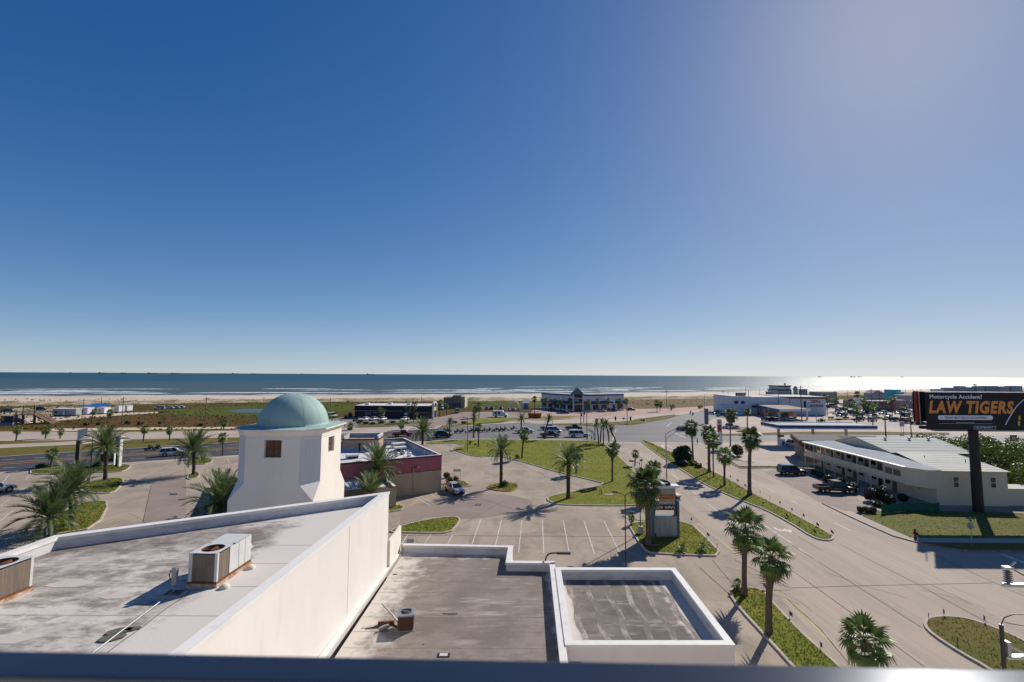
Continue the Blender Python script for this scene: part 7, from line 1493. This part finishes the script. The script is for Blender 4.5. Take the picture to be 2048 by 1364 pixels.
MB().add([(-3.0, -.7, 8.6), (3.0, -.7, 8.6), (0, -.7, 11.6)], [(0, 1, 2)]).build('gable_front', TEALT, sh)
for s_ in (-1, 1): MB().add([(s_ * 3.2, -.9, 8.5), (0, -.9, 11.9), (0, 6, 11.9), (s_ * 3.2, 6, 8.5)], [(0, 1, 2, 3)]).build('gable_roof', GREYROOF, sh); MB().tube([(s_ * 3.2, -.9, 8.5), (0, -.9, 11.9)], .18, 4).build('bargeboard', TEALT, sh)
MB().box(-2.1, .3, -.3, -.2, 5.2, 6.4).build('porch_sign', TEALP, sh); MB().box(-.6, 2.1, -.3, -.2, 4.2, 5.1).build('porch_sign', REDP, sh); MB().box(-1.6, .2, -.3, -.2, 7.0, 7.7).build('porch_sign', REDP, sh)
p = G(1222, 822); t = thing('oval_sign', 'pale sign board with blue script on a post before the shop', 'sign', (p.x, p.y, 0)); MB().cyl((0, 0, 0), (0, 0, 3.4), .12, n=8).build('post', STEEL, t); MB().box(-2.1, 2.1, -.2, .2, 3.4, 5.6).build('board', WHITEPL, t); MB().add([(-1.6, -.21, 4.2), (1.5, -.21, 3.9), (1.5, -.21, 4.6), (-.4, -.21, 5.2), (-1.6, -.21, 5.1)], [(0, 1, 2, 3, 4)]).build('script_mark', BLUEP, t)
p = G(1221.5, 829); t = thing('round_sign', 'round pale sign disc on a pole before the shop', 'sign', (p.x, p.y, 0)); MB().cyl((0, 0, 0), (0, 0, 3.0), .1, n=8).build('pole', GALV, t); MB().cyl((0, -.05, 3.7), (0, .05, 3.7), 1.0, n=10, sm=False).build('disc', GALV, t)
# arch, shed, camper, skip
p = G(1027, 822); t = thing('white_arch', 'white curved arch frame standing on the pale lot', 'arch', (p.x, p.y, 0)); k = PX(1, p.y)
MB().tube([(-13 * k, 0, 0), (-12 * k, 0, 1.6), (-8 * k, 0, 3.6), (0, 0, 5.2), (7 * k, 0, 4.2), (12 * k, 0, 2.0), (13 * k, 0, 0)], .35, 6).build('frame', CAP, t); MB().tube([(-13 * k, 2.5, 0), (-8 * k, 2.5, 3.6), (0, 2.5, 5.2), (8 * k, 2.5, 4.0), (13 * k, 2.5, 0)], .3, 6).build('rear_frame', CAP, t); MB().add([(15 * k, 0, 0), (17 * k, 0, 0), (17.5 * k, 0, 3.2), (15.6 * k, 0, 1.5)], [(0, 1, 2, 3)]).build('fin', CAP, t)
p = G(1052, 818); t = thing('beach_shed', 'small blue shed with a pale sloped roof', 'shed', (p.x, p.y, 0)); MB().box(-1.4, 1.4, 0, 2.5, 0, 3.4).build('wall', layers('shed_blue', (.16, .27, .38), [], .8), t); MB().add([(-1.9, -.6, 3.2), (1.9, -.6, 3.2), (1.5, 2.6, 5.2), (-1.5, 2.6, 5.2)], [(0, 1, 2, 3)]).build('roof', WROOF, t); MB().box(-.5, .5, -.03, -.001, 0, 2).build('door', TEALT, t)
p = G(1001, 834); t = thing('camper_van', 'white boxy camper van parked by the green verge', 'camper', (p.x, p.y, 0), R(-8)); MB().box(-3.4, 1.2, -1.1, 1.1, .5, 2.9).build('body', WHITEW, t, bev=.08); MB().add([(1.2, -1, .5), (3.2, -1, .5), (3.2, -1, 1.2), (2.2, -1, 1.5), (1.6, -1, 2.3), (1.2, -1, 2.3), (1.2, 1, .5), (3.2, 1, .5), (3.2, 1, 1.2), (2.2, 1, 1.5), (1.6, 1, 2.3), (1.2, 1, 2.3)], [(0, 1, 2, 3, 4, 5), (11, 10, 9, 8, 7, 6), (1, 7, 8, 2), (2, 8, 9, 3), (4, 10, 11, 5)]).build('cab', WHITEW, t); MB().add([(2.2, -1, 1.5), (1.6, -1, 2.3), (1.6, 1, 2.3), (2.2, 1, 1.5)], [(0, 1, 2, 3)]).build('windscreen', GLASS, t)
for x in (-2.4, -.9): MB().box(x, x + .9, -1.13, -1.101, 1.4, 2.3).build('window', GLASS, t)
for x in (-2.0, 2.2):
    for s_ in (-1, 1): MB().cyl((x, s_ * .8, .4), (x, s_ * 1.08, .4), .4, n=12).build('wheel', TYRE, t)
p = G(1069.5, 836); t = thing('waste_skip', 'orange waste skip beside the shop forecourt', 'skip', (p.x, p.y, 0), R(3)); sk = MB()
sk.add([(-2.6, -1.1, 0), (2.4, -1.1, 0), (2.9, -1.2, 2.0), (-2.9, -1.2, 2.0), (-2.6, 1.1, 0), (2.4, 1.1, 0), (2.9, 1.2, 2.0), (-2.9, 1.2, 2.0)], [(0, 1, 2, 3), (5, 4, 7, 6), (1, 5, 6, 2), (4, 0, 3, 7), (0, 4, 5, 1)]); sk.build('tub', ORNG, t)
for x in (-1.8, -.6, .6, 1.8): MB().box(x - .06, x + .06, -1.28, -1.16, .1, 1.95).build('rib', ORNG, t)
MB().box(-2.95, 2.95, -1.3, -1.15, 1.9, 2.05).build('rim', ORNG, t)
# trailers, stair, canopy on the left beach lot
def trailer(label, x0_, x1_, yb, yt, deg, m):
    a_, c_ = G(x0_, yb), G(x1_, yb); L = (c_ - a_).length; t = thing('beach_trailer', label, 'trailer', (a_.x, a_.y, 0), R(deg), 'trailers on the sand lot'); h = HT(x0_, yb, yt)
    MB().box(0, L, 0, 2.8, .35, h).build('body', m, t, bev=.06); MB().box(-.1, L + .1, -.1, 2.9, h + .003, h + .15).build('roof', WROOF, t); MB().box(.3, L - .3, .2, 2.6, .05, .34).build('chassis', DKMET, t)
    for k in range(max(1, int(L / 4))): w = MB().box(1.0 + k * 3.6, 2.0 + k * 3.6, -.03, -.001, 1.2, 2.0).build('window', GLASS, t)
    MB().box(L * .45, L * .45 + .8, -.035, -.001, .4, 2.1).build('door', WHITEPL, t)
TRW = layers('trailer_grey', (.34, .37, .37), [((.27, .29, .29), .4, .4, .65, one, .8)], .7)
trailer('longest grey beach trailer, leftmost of the row', 104, 154, 832, 818, 0, TRW); trailer('white trailer beside the long grey one, under the blue canopy', 158, 180, 829, 815.5, -12, WHITEW); trailer('small white trailer behind the left small palm', 194, 211, 828, 815, -8, WHITEW); trailer('narrow white trailer behind the right small palm', 228, 239, 825, 812.5, -8, WHITEW); trailer('white trailer with a dark window at the right end of the row', 243, 256, 823, 811.5, -6, WHITEW)
p = G(183, 818); t = thing('beach_canopy', 'bright blue beach canopy behind the trailers', 'canopy', (p.x, p.y, 0)); k = PX(1, p.y); zt2 = V(183, 808, p.y).z
MB().add([(-22 * k, 0, zt2 - 1.4), (22 * k, 0, zt2 - 1.4), (20 * k, 6, zt2), (-14 * k, 6, zt2)], [(0, 1, 2, 3)]).build('roof', SKYBL, t)
for x in (-21, -7, 7, 21): MB().cyl((x * k, .1, 0), (x * k, .1, zt2 - 1.35), .08, n=6).build('post', STEEL, t)
p = G(45, 847); t = thing('timber_stair', 'brown timber deck with a stair going down to the right', 'stair', (p.x, p.y, 0)); k = PX(1, p.y); zd = V(45, 829, p.y).z
MB().box(-17 * k, 24 * k, 0, 4, zd - .25, zd).build('deck', DECKW, t)
for x in (-15, -2, 21): MB().box(x * k - .25, x * k + .25, .1, .6, 0, zd - .26).build('post', DECKW, t); MB().box(x * k - .15, x * k + .15, .1, .4, zd + .01, zd + (3.3 if x > -3 else 1.2)).build('rail_post', DECKW, t)
for z in (.5, 1.0): MB().box(-17 * k, 24 * k, .05, .15, zd + z, zd + z + .18).build('rail', DECKW, t)
for z in (2.4, 3.1): MB().box(-2 * k, 21 * k, .12, .3, zd + z, zd + z + .15).build('upper_rail', DECKW, t)
for k2 in range(14):
    f = k2 / 14; MB().box((24 + 32 * f) * k, (24 + 32 * (f + .085)) * k, 0, 3.6, zd * (1 - f) - .45, zd * (1 - f) - .2).build('tread', DECKW, t)
MB().tube([(24 * k, -.1, zd - .3), (56 * k, -.1, .1)], .22, 4).build('stringer', DECKW, t); MB().tube([(24 * k, -.1, zd + 1.0), (58 * k, -.1, 1.1)], .12, 4).build('handrail', DECKW, t)
p = G(12, 851); t = thing('beach_poster_board', 'dark poster board with an orange figure at the left edge', 'sign', (p.x, p.y, 0)); k = PX(1, p.y); z0, z1 = V(12, 845, p.y).z, V(12, 832, p.y).z
MB().box(-11 * k, 14 * k, -.15, .15, z0, z1).build('panel', layers('poster_navy', (.02, .028, .055), [], .6), t); MB().box(-9 * k, -4 * k, -.17, -.151, z0 + .6, z1 - .4).build('orange_mark', OR_, t); MB().box(-11 * k, 14 * k, -.2, .2, z0 - .9, z0 - .01).build('lower_strip', layers('strip_blue', (.13, .2, .28), [], .7), t)
for x in (-5, 13): MB().cyl((x * k, 0, 0), (x * k, 0, z0 - .9), .12, n=6).build('post', WOODP, t)
# near filling station: canopy, pumps, price sign
pc_ = G(1566, 894); Yc = pc_.y + 3; fs = thing('fuel_canopy', 'long flat fuel station canopy with a blue and white fascia', 'canopy', (V(1543, 855, Yc).x, Yc - 3.5, 0)); Wc = V(1733, 855, Yc).x - V(1543, 855, Yc).x
MB().box(0, Wc, 0, 8.5, 4.72, 5.55).build('soffit', WHITEW, fs); MB().box(-.12, Wc + .1, -.12, -.002, 4.7, 5.0).build('white_fascia', WHITEPL, fs); MB().box(-.12, Wc + .1, -.14, -.002, 5.02, 5.62).build('blue_fascia', BLUEP, fs); MB().box(-.12, Wc + .1, -.13, -.002, 5.64, 5.8).build('top_fascia', CAP, fs)
MB().box(-.16, -.003, 0, 8.5, 4.7, 5.0).build('white_fascia', WHITEPL, fs); MB().box(-.18, -.003, 0, 8.5, 5.02, 5.62).build('blue_fascia', BLUEP, fs); MB().box(-.17, -.003, 0, 8.5, 5.64, 5.8).build('top_fascia', CAP, fs)
MB().box(.1, Wc - .1, .1, 8.4, 5.56, 5.6).build('deck', layers('canopy_deck', (.36, .36, .36), [((.25, .25, .25), .4, .4, .65, one, .8)], .8), fs); MB().box(-.12, Wc + .1, 8.38, 8.5, 5.61, 5.8).build('rear_fascia', CAP, fs)
for x in (2.2, 11.5, 20.5): MB().box(x - .25, x + .25, 3.9, 4.4, 0, 4.71).build('column', GALV, fs)
for x, lb in ((V(1566, 890, pc_.y).x, 'fuel pump with a blue front under the left column'), (V(1640, 890, pc_.y).x, 'fuel pump hidden behind the motel sign')):
    t = thing('fuel_pump', lb, 'fuel pump', (x, pc_.y, 0), 0, 'fuel pumps'); MB().box(-1.0, 1.0, -.5, .5, 0, .15).build('island', KERB, t); MB().box(-.45, .45, -.28, .28, .15, 2.0).build('cabinet', WHITEPL, t, bev=.03); MB().box(-.35, .35, -.3, -.281, .3, 1.5).build('blue_front', BLUEP, t); MB().box(-1.0, -.7, -.2, .2, .15, 2.6).build('post_panel', CAP, t); MB().box(-1.2, .3, -.15, .15, 2.61, 3.1).build('topper', REDP, t); MB().tube([(.47, -.1, 1.5), (.7, -.1, .9), (.5, -.1, .5)], .03, 5).build('hose', BLK, t)
p = G(1439, 888); t = thing('price_sign', 'narrow white station price sign with a red panel beside the palms', 'sign', (p.x, p.y, 0)); h = HT(1439, 888, 838); MB().box(-.5, .5, -.22, .22, 0, h).build('slab', CAP, t, bev=.03); MB().box(.52, .75, -.2, .2, 0, h - .3).build('side', WHITEPL, t); MB().box(-.45, .45, -.24, -.221, h - 3.4, h - 1.5).build('red_panel', REDP, t); MB().box(-.4, .4, -.24, -.221, h - 1.3, h - .4).build('emblem', GREYP, t); MB().box(-.3, .3, -.25, -.241, h - 1.1, h - .7).build('emblem_mark', TEALT, t)
p = G(1413, 848); t = thing('dark_pylon', 'dark slab sign at the road bend', 'sign', (p.x, p.y, 0)); h = HT(1413, 848, 817); MB().box(-.7, .7, -.3, .3, 0, h).build('slab', layers('slab_grey', (.12, .13, .15), [], .6), t); MB().box(-.75, -.705, -.32, .32, 0, h + .1).build('edge', CAP, t)
# low shop beside the canopy with green lettering
q0, q1 = G(1622, 900), G(1612, 889); t = thing('corner_eatery', 'low building with a maroon canopy edge and green letters behind the motel', 'building', (V(1606, 880, 100).x, 100, 0), R(-24))
MB().box(0, 8, 1.2, 12, 0, 3.2).build('wall', TANB, t); MB().box(-.8, 8.4, -.4, 12.4, 3.7, 4.6).build('canopy_edge', layers('maroon_fascia', (.16, .07, .05), [], .7), t); MB().box(-.7, 8.3, -.3, 12.3, 4.61, 4.7).build('roof', layers('dark_flat_roof', (.10, .09, .09), [], .9), t); MB().box(2.0, 2.5, -.2, .3, 0, 3.69).build('pillar', DECKW, t)
text('TOKA', 1, layers('letter_green', (.05, .28, .12), [], .6), t, (.6, -.46, 3.1), FACE_CAM, 'lettering', .02, 0, .02, fit=(4.6, 1.0)); MB().box(.3, 5.5, -.42, -.405, 2.9, 3.69).build('letter_backing', BLK, t)
t = thing('rear_shed_roofs', 'dark roofed low shed behind the motel gable', 'shed', (V(1690, 872, 104).x, 104, 0), R(-8)); MB().box(0, 10, 0, 7, 0, 3.0).build('wall', CHARW, t); MB().add([(-.6, -.6, 3.0), (10.6, -.6, 3.0), (10.6, 7.6, 4.4), (-.6, 7.6, 4.4)], [(0, 1, 2, 3)]).build('roof', layers('dark_brown_roof', (.09, .06, .055), [], .9), t)
t = thing('brick_planter_wall', 'low red brick planter wall along the lot behind the motel', 'wall', (V(1778, 870, 112).x, 112, 0), R(-6)); MB().box(0, 8, 0, .5, 0, 1.4).build('wall', layers('red_brick', (.16, .06, .05), [((.1, .04, .035), 2, .4, .65, (1, 1, 3), .8)], .9), t); MB().box(-.05, 8.05, -.05, .55, 1.41, 1.5).build('cap', KERB, t)
p = G(1805, 868); t = thing('station_board', 'pale sign board on twin posts left of the billboard', 'sign', (p.x, p.y, 0)); h = HT(1805, 868, 843)
for x in (-.4, .4): MB().cyl((x, 0, 0), (x, 0, h - 1.5), .06, n=6).build('post', GALV, t)
MB().box(-.7, .7, -.1, .1, h - 1.6, h).build('board', layers('pink_board', (.55, .44, .46), [], .6), t)
t = thing('red_round_sign', 'red square sign with a pale ring right of the billboard pole', 'sign', (V(2027, 876, 96).x, 96, 0)); z0 = V(2027, 876, 96).z; MB().cyl((0, 0, 0), (0, 0, z0 - .6), .1, n=6).build('post', GALV, t); MB().box(-.65, .65, -.1, .1, z0 - .65, z0 + .65).build('board', REDP, t)
rg = MB().tube([(.38 * math.cos(w_ * 6.2832 / 16), -.12, z0 + .38 * math.sin(w_ * 6.2832 / 16)) for w_ in range(17)], .07, 5); rg.build('ring', WHITEPL, t)
# angled blue canopy station across the road
A, B_, C_ = G(1510, 829), G(1560, 841.5), G(1622, 840); t = thing('angled_station', 'station building under a tan roof with an angled blue fascia', 'building', (B_.x, B_.y, 0)); zc_ = V(1560, 822, B_.y).z
def rel(p): return Vector((p.x - B_.x, p.y - B_.y))
a2, b2, c2 = rel(A), Vector((0, 0)), rel(C_); back = Vector((18, 26)); back2 = Vector((-8, 40))
MB().prism(ccw([tuple(a2), tuple(b2), tuple(c2), tuple(c2 + Vector((2, 18))), tuple(a2 + Vector((2, 10)))]), zc_, zc_ + .5).build('canopy_slab', WHITEW, t)
MB().add([(*a2, zc_ + .52), (*b2, zc_ + .52), (*c2, zc_ + .52), (*(c2 + Vector((2, 18))), zc_ + .9), (*(a2 + Vector((2, 10))), zc_ + 1.2)], [(0, 1, 2, 3, 4)]).build('roof', layers('tan_gravel_roof', (.40, .31, .24), [((.3, .24, .19), .3, .4, .65, one, .8)], .95), t)
for p0, p1, m_ in ((a2, b2, SKYBL), (b2, c2, WHITEPL)):
    d = (p1 - p0).normalized(); nn = Vector((d.y, -d.x)) * .15; MB().prism(ccw([tuple(p0 + nn), tuple(p1 + nn), tuple(p1), tuple(p0)]), zc_ - .35, zc_ + .75).build('fascia', m_, t)
for f in (.05, .45, .95): q = a2.lerp(b2, f) + Vector((.8, .8)); MB().box(q.x - .35, q.x + .35, q.y - .3, q.y + .3, 0, zc_).build('column', GREYP, t)
q = c2 + Vector((-1, 1)); MB().box(q.x - .3, q.x + .3, q.y - .3, q.y + .3, 0, zc_).build('column', GREYP, t)
MB().prism(ccw([tuple(a2 + Vector((1.5, 2))), tuple(b2 + Vector((.5, 9))), tuple(c2 + Vector((-1, 8))), tuple(c2 + Vector((1, 17))), tuple(a2 + Vector((2, 9)))]), 0, zc_ - .01).build('shop_wall', layers('shop_tan', (.42, .30, .2), [((.08, .05, .045), .25, .5, .56, (1, 1, 2), .9)], .8), t)
# white seafood building
a_, c_ = G(1468, 829.5), G(1642, 829); sf = thing('seafood_building', 'long white two level building with a red script sign and dark eave', 'building', (a_.x, a_.y, 0), 0); L = c_.x - a_.x; k = PX(1, a_.y)
MB().box(0, 35 * k, 0, 22, 0, 8.7).build('left_block', WHITEW, sf); MB().box(-7 * k, -.02, 1, 14, 0, 4.2).build('porch', WHITEW, sf); MB().box(35 * k, L * .62, 1.0, 22, 0, 8.3).build('middle_block', WHITEW, sf); MB().box(L * .62, L, .3, 22, 0, 8.6).build('right_block', WHITEW, sf)
MB().box(L * .6, L + .4, -.2, 22.2, 8.2, 8.62 - .4).build('dark_eave', BLK, sf) if False else MB().box(L * .6, L + .2, -.15, .29, 7.85, 8.35).build('dark_eave', BLK, sf)
MB().box(L * .55, L + .2, .0, 22.2, 8.61, 8.8).build('roof', WROOF, sf); MB().box(0, 35 * k, 0, 22, 8.71, 8.85).build('roof', WROOF, sf); MB().box(35 * k + .01, L * .549, 1, 22, 8.31, 8.5).build('roof', WROOF, sf)
for x in (.3, 3.5): MB().box(x, x + 1.8, -.05, -.01, 5.2, 6.6).build('awning', BLUEP if x > 1 else MAROON, sf)
q = MB().box(L * .76, L * .785, .2, .29, 3.8, 6.6).build('door', BLK, sf)
for i in range(5): w = MB().box(L * .83 + i * 1.3, L * .83 + 1.0 + i * 1.3, .22, .29, 4.0, 5.0).build('window', TEALT, sf)
for x, w in ((9, 3.0), (13, 2.2), (17, 3.4), (21.5, 1.6), (27, 2.4)): MB().box(x, x + w, .9, .99, 3.4, 4.4).build('wall_sign', [MAROON, DKMET, STEEL][int(x) % 3], sf)
sc = MB(); sc.add([(0, 0, 0), (.5, 0, 0), (1.5, 0, 1.3), (1.1, 0, 1.5)], [(0, 1, 2, 3)]); sc.add([(.9, 0, .9), (1.3, 0, 1.0), (2.3, 0, -.1), (1.9, 0, -.2)], [(3, 2, 1, 0)]); sc.add([(1.8, 0, .8), (5.2, 0, .9), (5.1, 0, 1.25), (1.8, 0, 1.15)], [(0, 1, 2, 3)]); sc.add([(2.4, 0, -.1), (6.3, 0, .1), (6.2, 0, .6), (2.3, 0, .5)], [(0, 1, 2, 3)])
sc.build('red_script', REDP, sf, (L * .8, .2, 6.0))
MB().box(2.6, 7.4, 3, 3.3, 8.9, 10.4).build('roof_sign', layers('roof_sign_maroon', (.07, .03, .035), [], .7), sf)
for i in range(5): MB().box(3.2 + i * .8, 3.5 + i * .8, 2.97, 2.999, 9.2, 10.1).build('sign_mark', GREYP, sf)
# two level pier house with striped awnings and neighbours
def hut(nm, label, x, yb, w, yt, m, roofm, deg=0, roof='flat', Y=None, cat='house'):
    p = V(x, yb, Y) if Y else G(x, yb); h = V(x, yt, p.y).z; W_ = PX(w, p.y); t = thing(nm, label, cat, (p.x, p.y, 0), R(deg), 'houses near the shore')
    MB().box(-W_ / 2, W_ / 2, 0, W_ * .6, 0, h * (.78 if roof == 'gable' else 1)).build('wall', m, t)
    if roof == 'gable': MB().add([(-W_ / 2 - .3, -.3, h * .76), (W_ / 2 + .3, -.3, h * .76), (0, -.3, h), (-W_ / 2 - .3, W_ * .6 + .3, h * .76), (W_ / 2 + .3, W_ * .6 + .3, h * .76), (0, W_ * .6 + .3, h)], [(0, 2, 5, 3), (2, 1, 4, 5), (0, 1, 2), (4, 3, 5)]).build('roof', roofm, t)
    else: MB().box(-W_ / 2 - .2, W_ / 2 + .2, -.2, W_ * .6 + .2, h + .004, h + .3).build('roof', roofm, t)
    n = max(2, int(w / 5))
    for k in range(n): q = MB().box(-W_ / 2 + W_ * (k + .3) / n, -W_ / 2 + W_ * (k + .7) / n, -.06, -.003, h * .3, h * .55).build('window', CAP, t); MB().box(-W_ / 2 + W_ * (k + .35) / n, -W_ / 2 + W_ * (k + .65) / n, -.08, -.061, h * .33, h * .52).build('pane', GLASS, q)
    return t
Yp = 345; t = thing('pier_house', 'white two level house with scalloped dark awnings above the seafood building', 'house', (V(1557, 800, Yp).x, Yp, 0)); k = PX(1, Yp); z = lambda y: V(1570, y, Yp).z
MB().box(0, 27 * k, 0, 14, 0, z(780.5)).build('lower_floor', WHITEW, t); MB().box(.5, 26.5 * k, 1, 13, z(780.5), z(772)).build('upper_floor', WHITEW, t); MB().box(-.5, 27.5 * k, -.3, 14.3, z(780.4), z(779)).build('lower_eave', BLK, t); MB().box(-.2, 27.2 * k, .2, 13.8, z(772), z(770.8)).build('upper_eave', BLK, t)
for i in range(9):
    for zz, yy in ((z(779), -.31), (z(770.8), .19)): MB().add([(i * 3 * k, yy, zz - .45), ((i + 1) * 3 * k, yy, zz - .45), ((i + .5) * 3 * k, yy, zz - 1.2)], [(2, 1, 0)]).build('awning_scallop', BLK, t)
for i in range(6): MB().box((1.5 + i * 4.2) * k, (4 + i * 4.2) * k, -.05, -.003, z(790), z(783.5)).build('window', layers('grey_pane', (.28, .3, .34), [], .4), t)
MB().box(22 * k, 23.5 * k, 5, 6, z(772), z(766.5)).build('chimney', DKMET, t)
hut('beach_pavilion', 'pointed grey pavilion right of the white two level house', 1593, 800, 7, 772, TRW, GREYROOF, 0, 'gable', 360); hut('shore_house', 'low grey shore house right of the pointed pavilion', 1609, 800, 13, 779, TRW, GREYROOF, 0, 'flat', 380); hut('grey_hut', 'small grey hut with dark door left of the white two level house', 1541, 800, 11, 784, TRW, GREYROOF, 0, 'flat', 300)
LIL = layers('lilac_wall', (.38, .34, .37), [((.32, .28, .31), .3, .4, .65, one, .8)], .9)
hut('gabled_house', 'grey lilac gabled house left of the teal house', 1757, 805, 29, 780, LIL, layers('lilac_roof', (.30, .26, .28), [], .9), 8, 'gable', 300); hut('teal_house', 'bright teal beach house', 1791, 803, 22, 780, TEALP, TEALP, -6, 'flat', 305); hut('teal_annex', 'teal low wing on the right of the teal house', 1804, 803, 10, 785, TEALP, TEALP, -6, 'flat', 300); hut('pale_block', 'pale grey flat block right of the teal house', 1820, 806, 30, 791, LIL, WROOF, 0, 'flat', 275)
hut('white_cottage', 'small white cottage between palms in the lots', 1719, 812, 10, 797, WHITEW, WROOF, 0, 'flat', 262); hut('dark_cottage', 'dark roofed cottage left of the white cottage', 1703, 809, 18, 797, TANB, layers('dark_purple_roof', (.07, .05, .06), [], .9), 0, 'gable', 275)
hut('brick_shop', 'low red brown shop row among the far car lots', 1765, 812, 40, 803, layers('red_brown_wall', (.22, .11, .09), [], .9), WROOF, -4, 'flat', 250); hut('pink_shop', 'low pink shop right of the brick shop', 1800, 812, 18, 801, layers('pink_wall', (.36, .2, .2), [], .9), WROOF, -4, 'flat', 255)
hut('fence_row', 'long grey low building behind the left car lot', 1655, 806, 40, 785, layers('grey_wall', (.30, .31, .32), [], .9), GREYROOF, 0, 'flat', 330)
for i, (x, w, yt, c) in enumerate(((1905, 22, 776, LIL), (1880, 18, 778.5, WHITEW), (1925, 16, 773, TRW), (1942, 18, 775, layers('shore_blue', (.24, .29, .36), [], .9)), (1962, 16, 773, TRW), (1985, 24, 772.5, layers('shore_blue', (.24, .29, .36), [], .9)), (2010, 20, 773.5, LIL), (2035, 22, 772.5, layers('shore_blue', (.24, .29, .36), [], .9)))):
    hut('shore_house', ordn[i] + ' house from the left along the shore above the billboard', x, 790, w, yt, c, GREYROOF, 0, 'flat', 420)
# ships on the horizon
for i, (x, w, h_) in enumerate(((141, 5, 2), (205, 18, 2.5), (247, 12, 1.5), (305, 22, 2), (350, 18, 1.5), (470, 14, 1.8), (507, 10, 1.5), (604, 6, 1.5), (741, 17, 3), (1640, 6, 2), (1706, 10, 2.5), (1720, 8, 2), (1805, 6, 2))):
    p = V(x, 760, 11000); k = PX(1, 11000); t = thing('cargo_ship', ordn[i % 12] + ' ship from the left on the horizon' if i < 12 else 'last ship at the right on the horizon', 'ship', (p.x, p.y, -.5), 0, 'ships on the horizon'); SHM = layers('hazed_ship_hull', (.10, .15, .20), [], .8)  # distance haze is painted into the bluish hull colour
    MB().add([(-w / 2 * k, -8, 0), (w / 2 * k * .92, -8, 0), (w / 2 * k, -8, 16), (-w / 2 * k, -8, 16), (-w / 2 * k, 8, 0), (w / 2 * k * .92, 8, 0), (w / 2 * k, 8, 16), (-w / 2 * k, 8, 16)], [(0, 1, 2, 3), (5, 4, 7, 6), (1, 5, 6, 2), (4, 0, 3, 7), (3, 2, 6, 7)]).build('hull', SHM, t); MB().box(-w * .45 * k, -w * .3 * k, -7, 7, 16, 16 + h_ * 5).build('bridge', SHM, t)

# fuller far right lots: cars, hedges, palms and grass strips between the rows
_r = random.Random(31)
NW2 = ['one', 'two', 'three', 'four', 'five', 'six', 'seven', 'eight', 'nine', 'ten', 'eleven', 'twelve', 'thirteen', 'fourteen', 'fifteen', 'sixteen', 'seventeen', 'eighteen', 'nineteen', 'twenty']
for q in range(18):
    x = 1664 + q * 10.3 + _r.uniform(-2, 2); y = [813.5, 828.5, 834][q % 3] + _r.uniform(-.6, .6); c = ['dark', 'silver', 'navy', 'white', 'maroon', 'grey', 'black'][q % 7]; kd = ['suv', 'sedan', 'pickup', 'sedan', 'van'][q % 5]
    car(kd, c, x, y, 190 + 8 * (q % 4), '%s vehicle facing left in the far right rows, number %s from the left' % (c if c not in ('dark', 'navy') else c + ' grey' if c == 'dark' else 'navy blue', NW2[q]), group='vehicles facing left in the far right rows')
for q in range(12): bush('low hedge clump number %s from the left between the far right car rows' % NW2[q], 1662 + q * 15.5, 836.5 + (q % 2) * 3.5, 7, 3.2, BUSH, 150, .5)
for q in range(9):
    x = 1668 + q * 20 + _r.uniform(-4, 4); yb = [822, 836, 829][q % 3]; palm('fan', x, yb, x + _r.uniform(-1, 1), yb - 22 - _r.uniform(0, 7), 7.5, 'slim palm number %s from the left among the far right car rows' % NW2[q], group='palms among the far right car rows')
sheet('lot_strip', W((1655, 838), (1850, 833), (1990, 836), (1990, 839), (1850, 836.5), (1655, 841.5)), .012, DRYG)
sheet('lot_road', W((1640, 846), (1760, 843), (2100, 850), (2100, 857), (1760, 849), (1640, 851)), .004, ASPHL)
sheet('lot_strip', W((1655, 825), (1760, 823), (1850, 825), (1850, 826.5), (1760, 824.8), (1655, 827)), .012, DRYG)
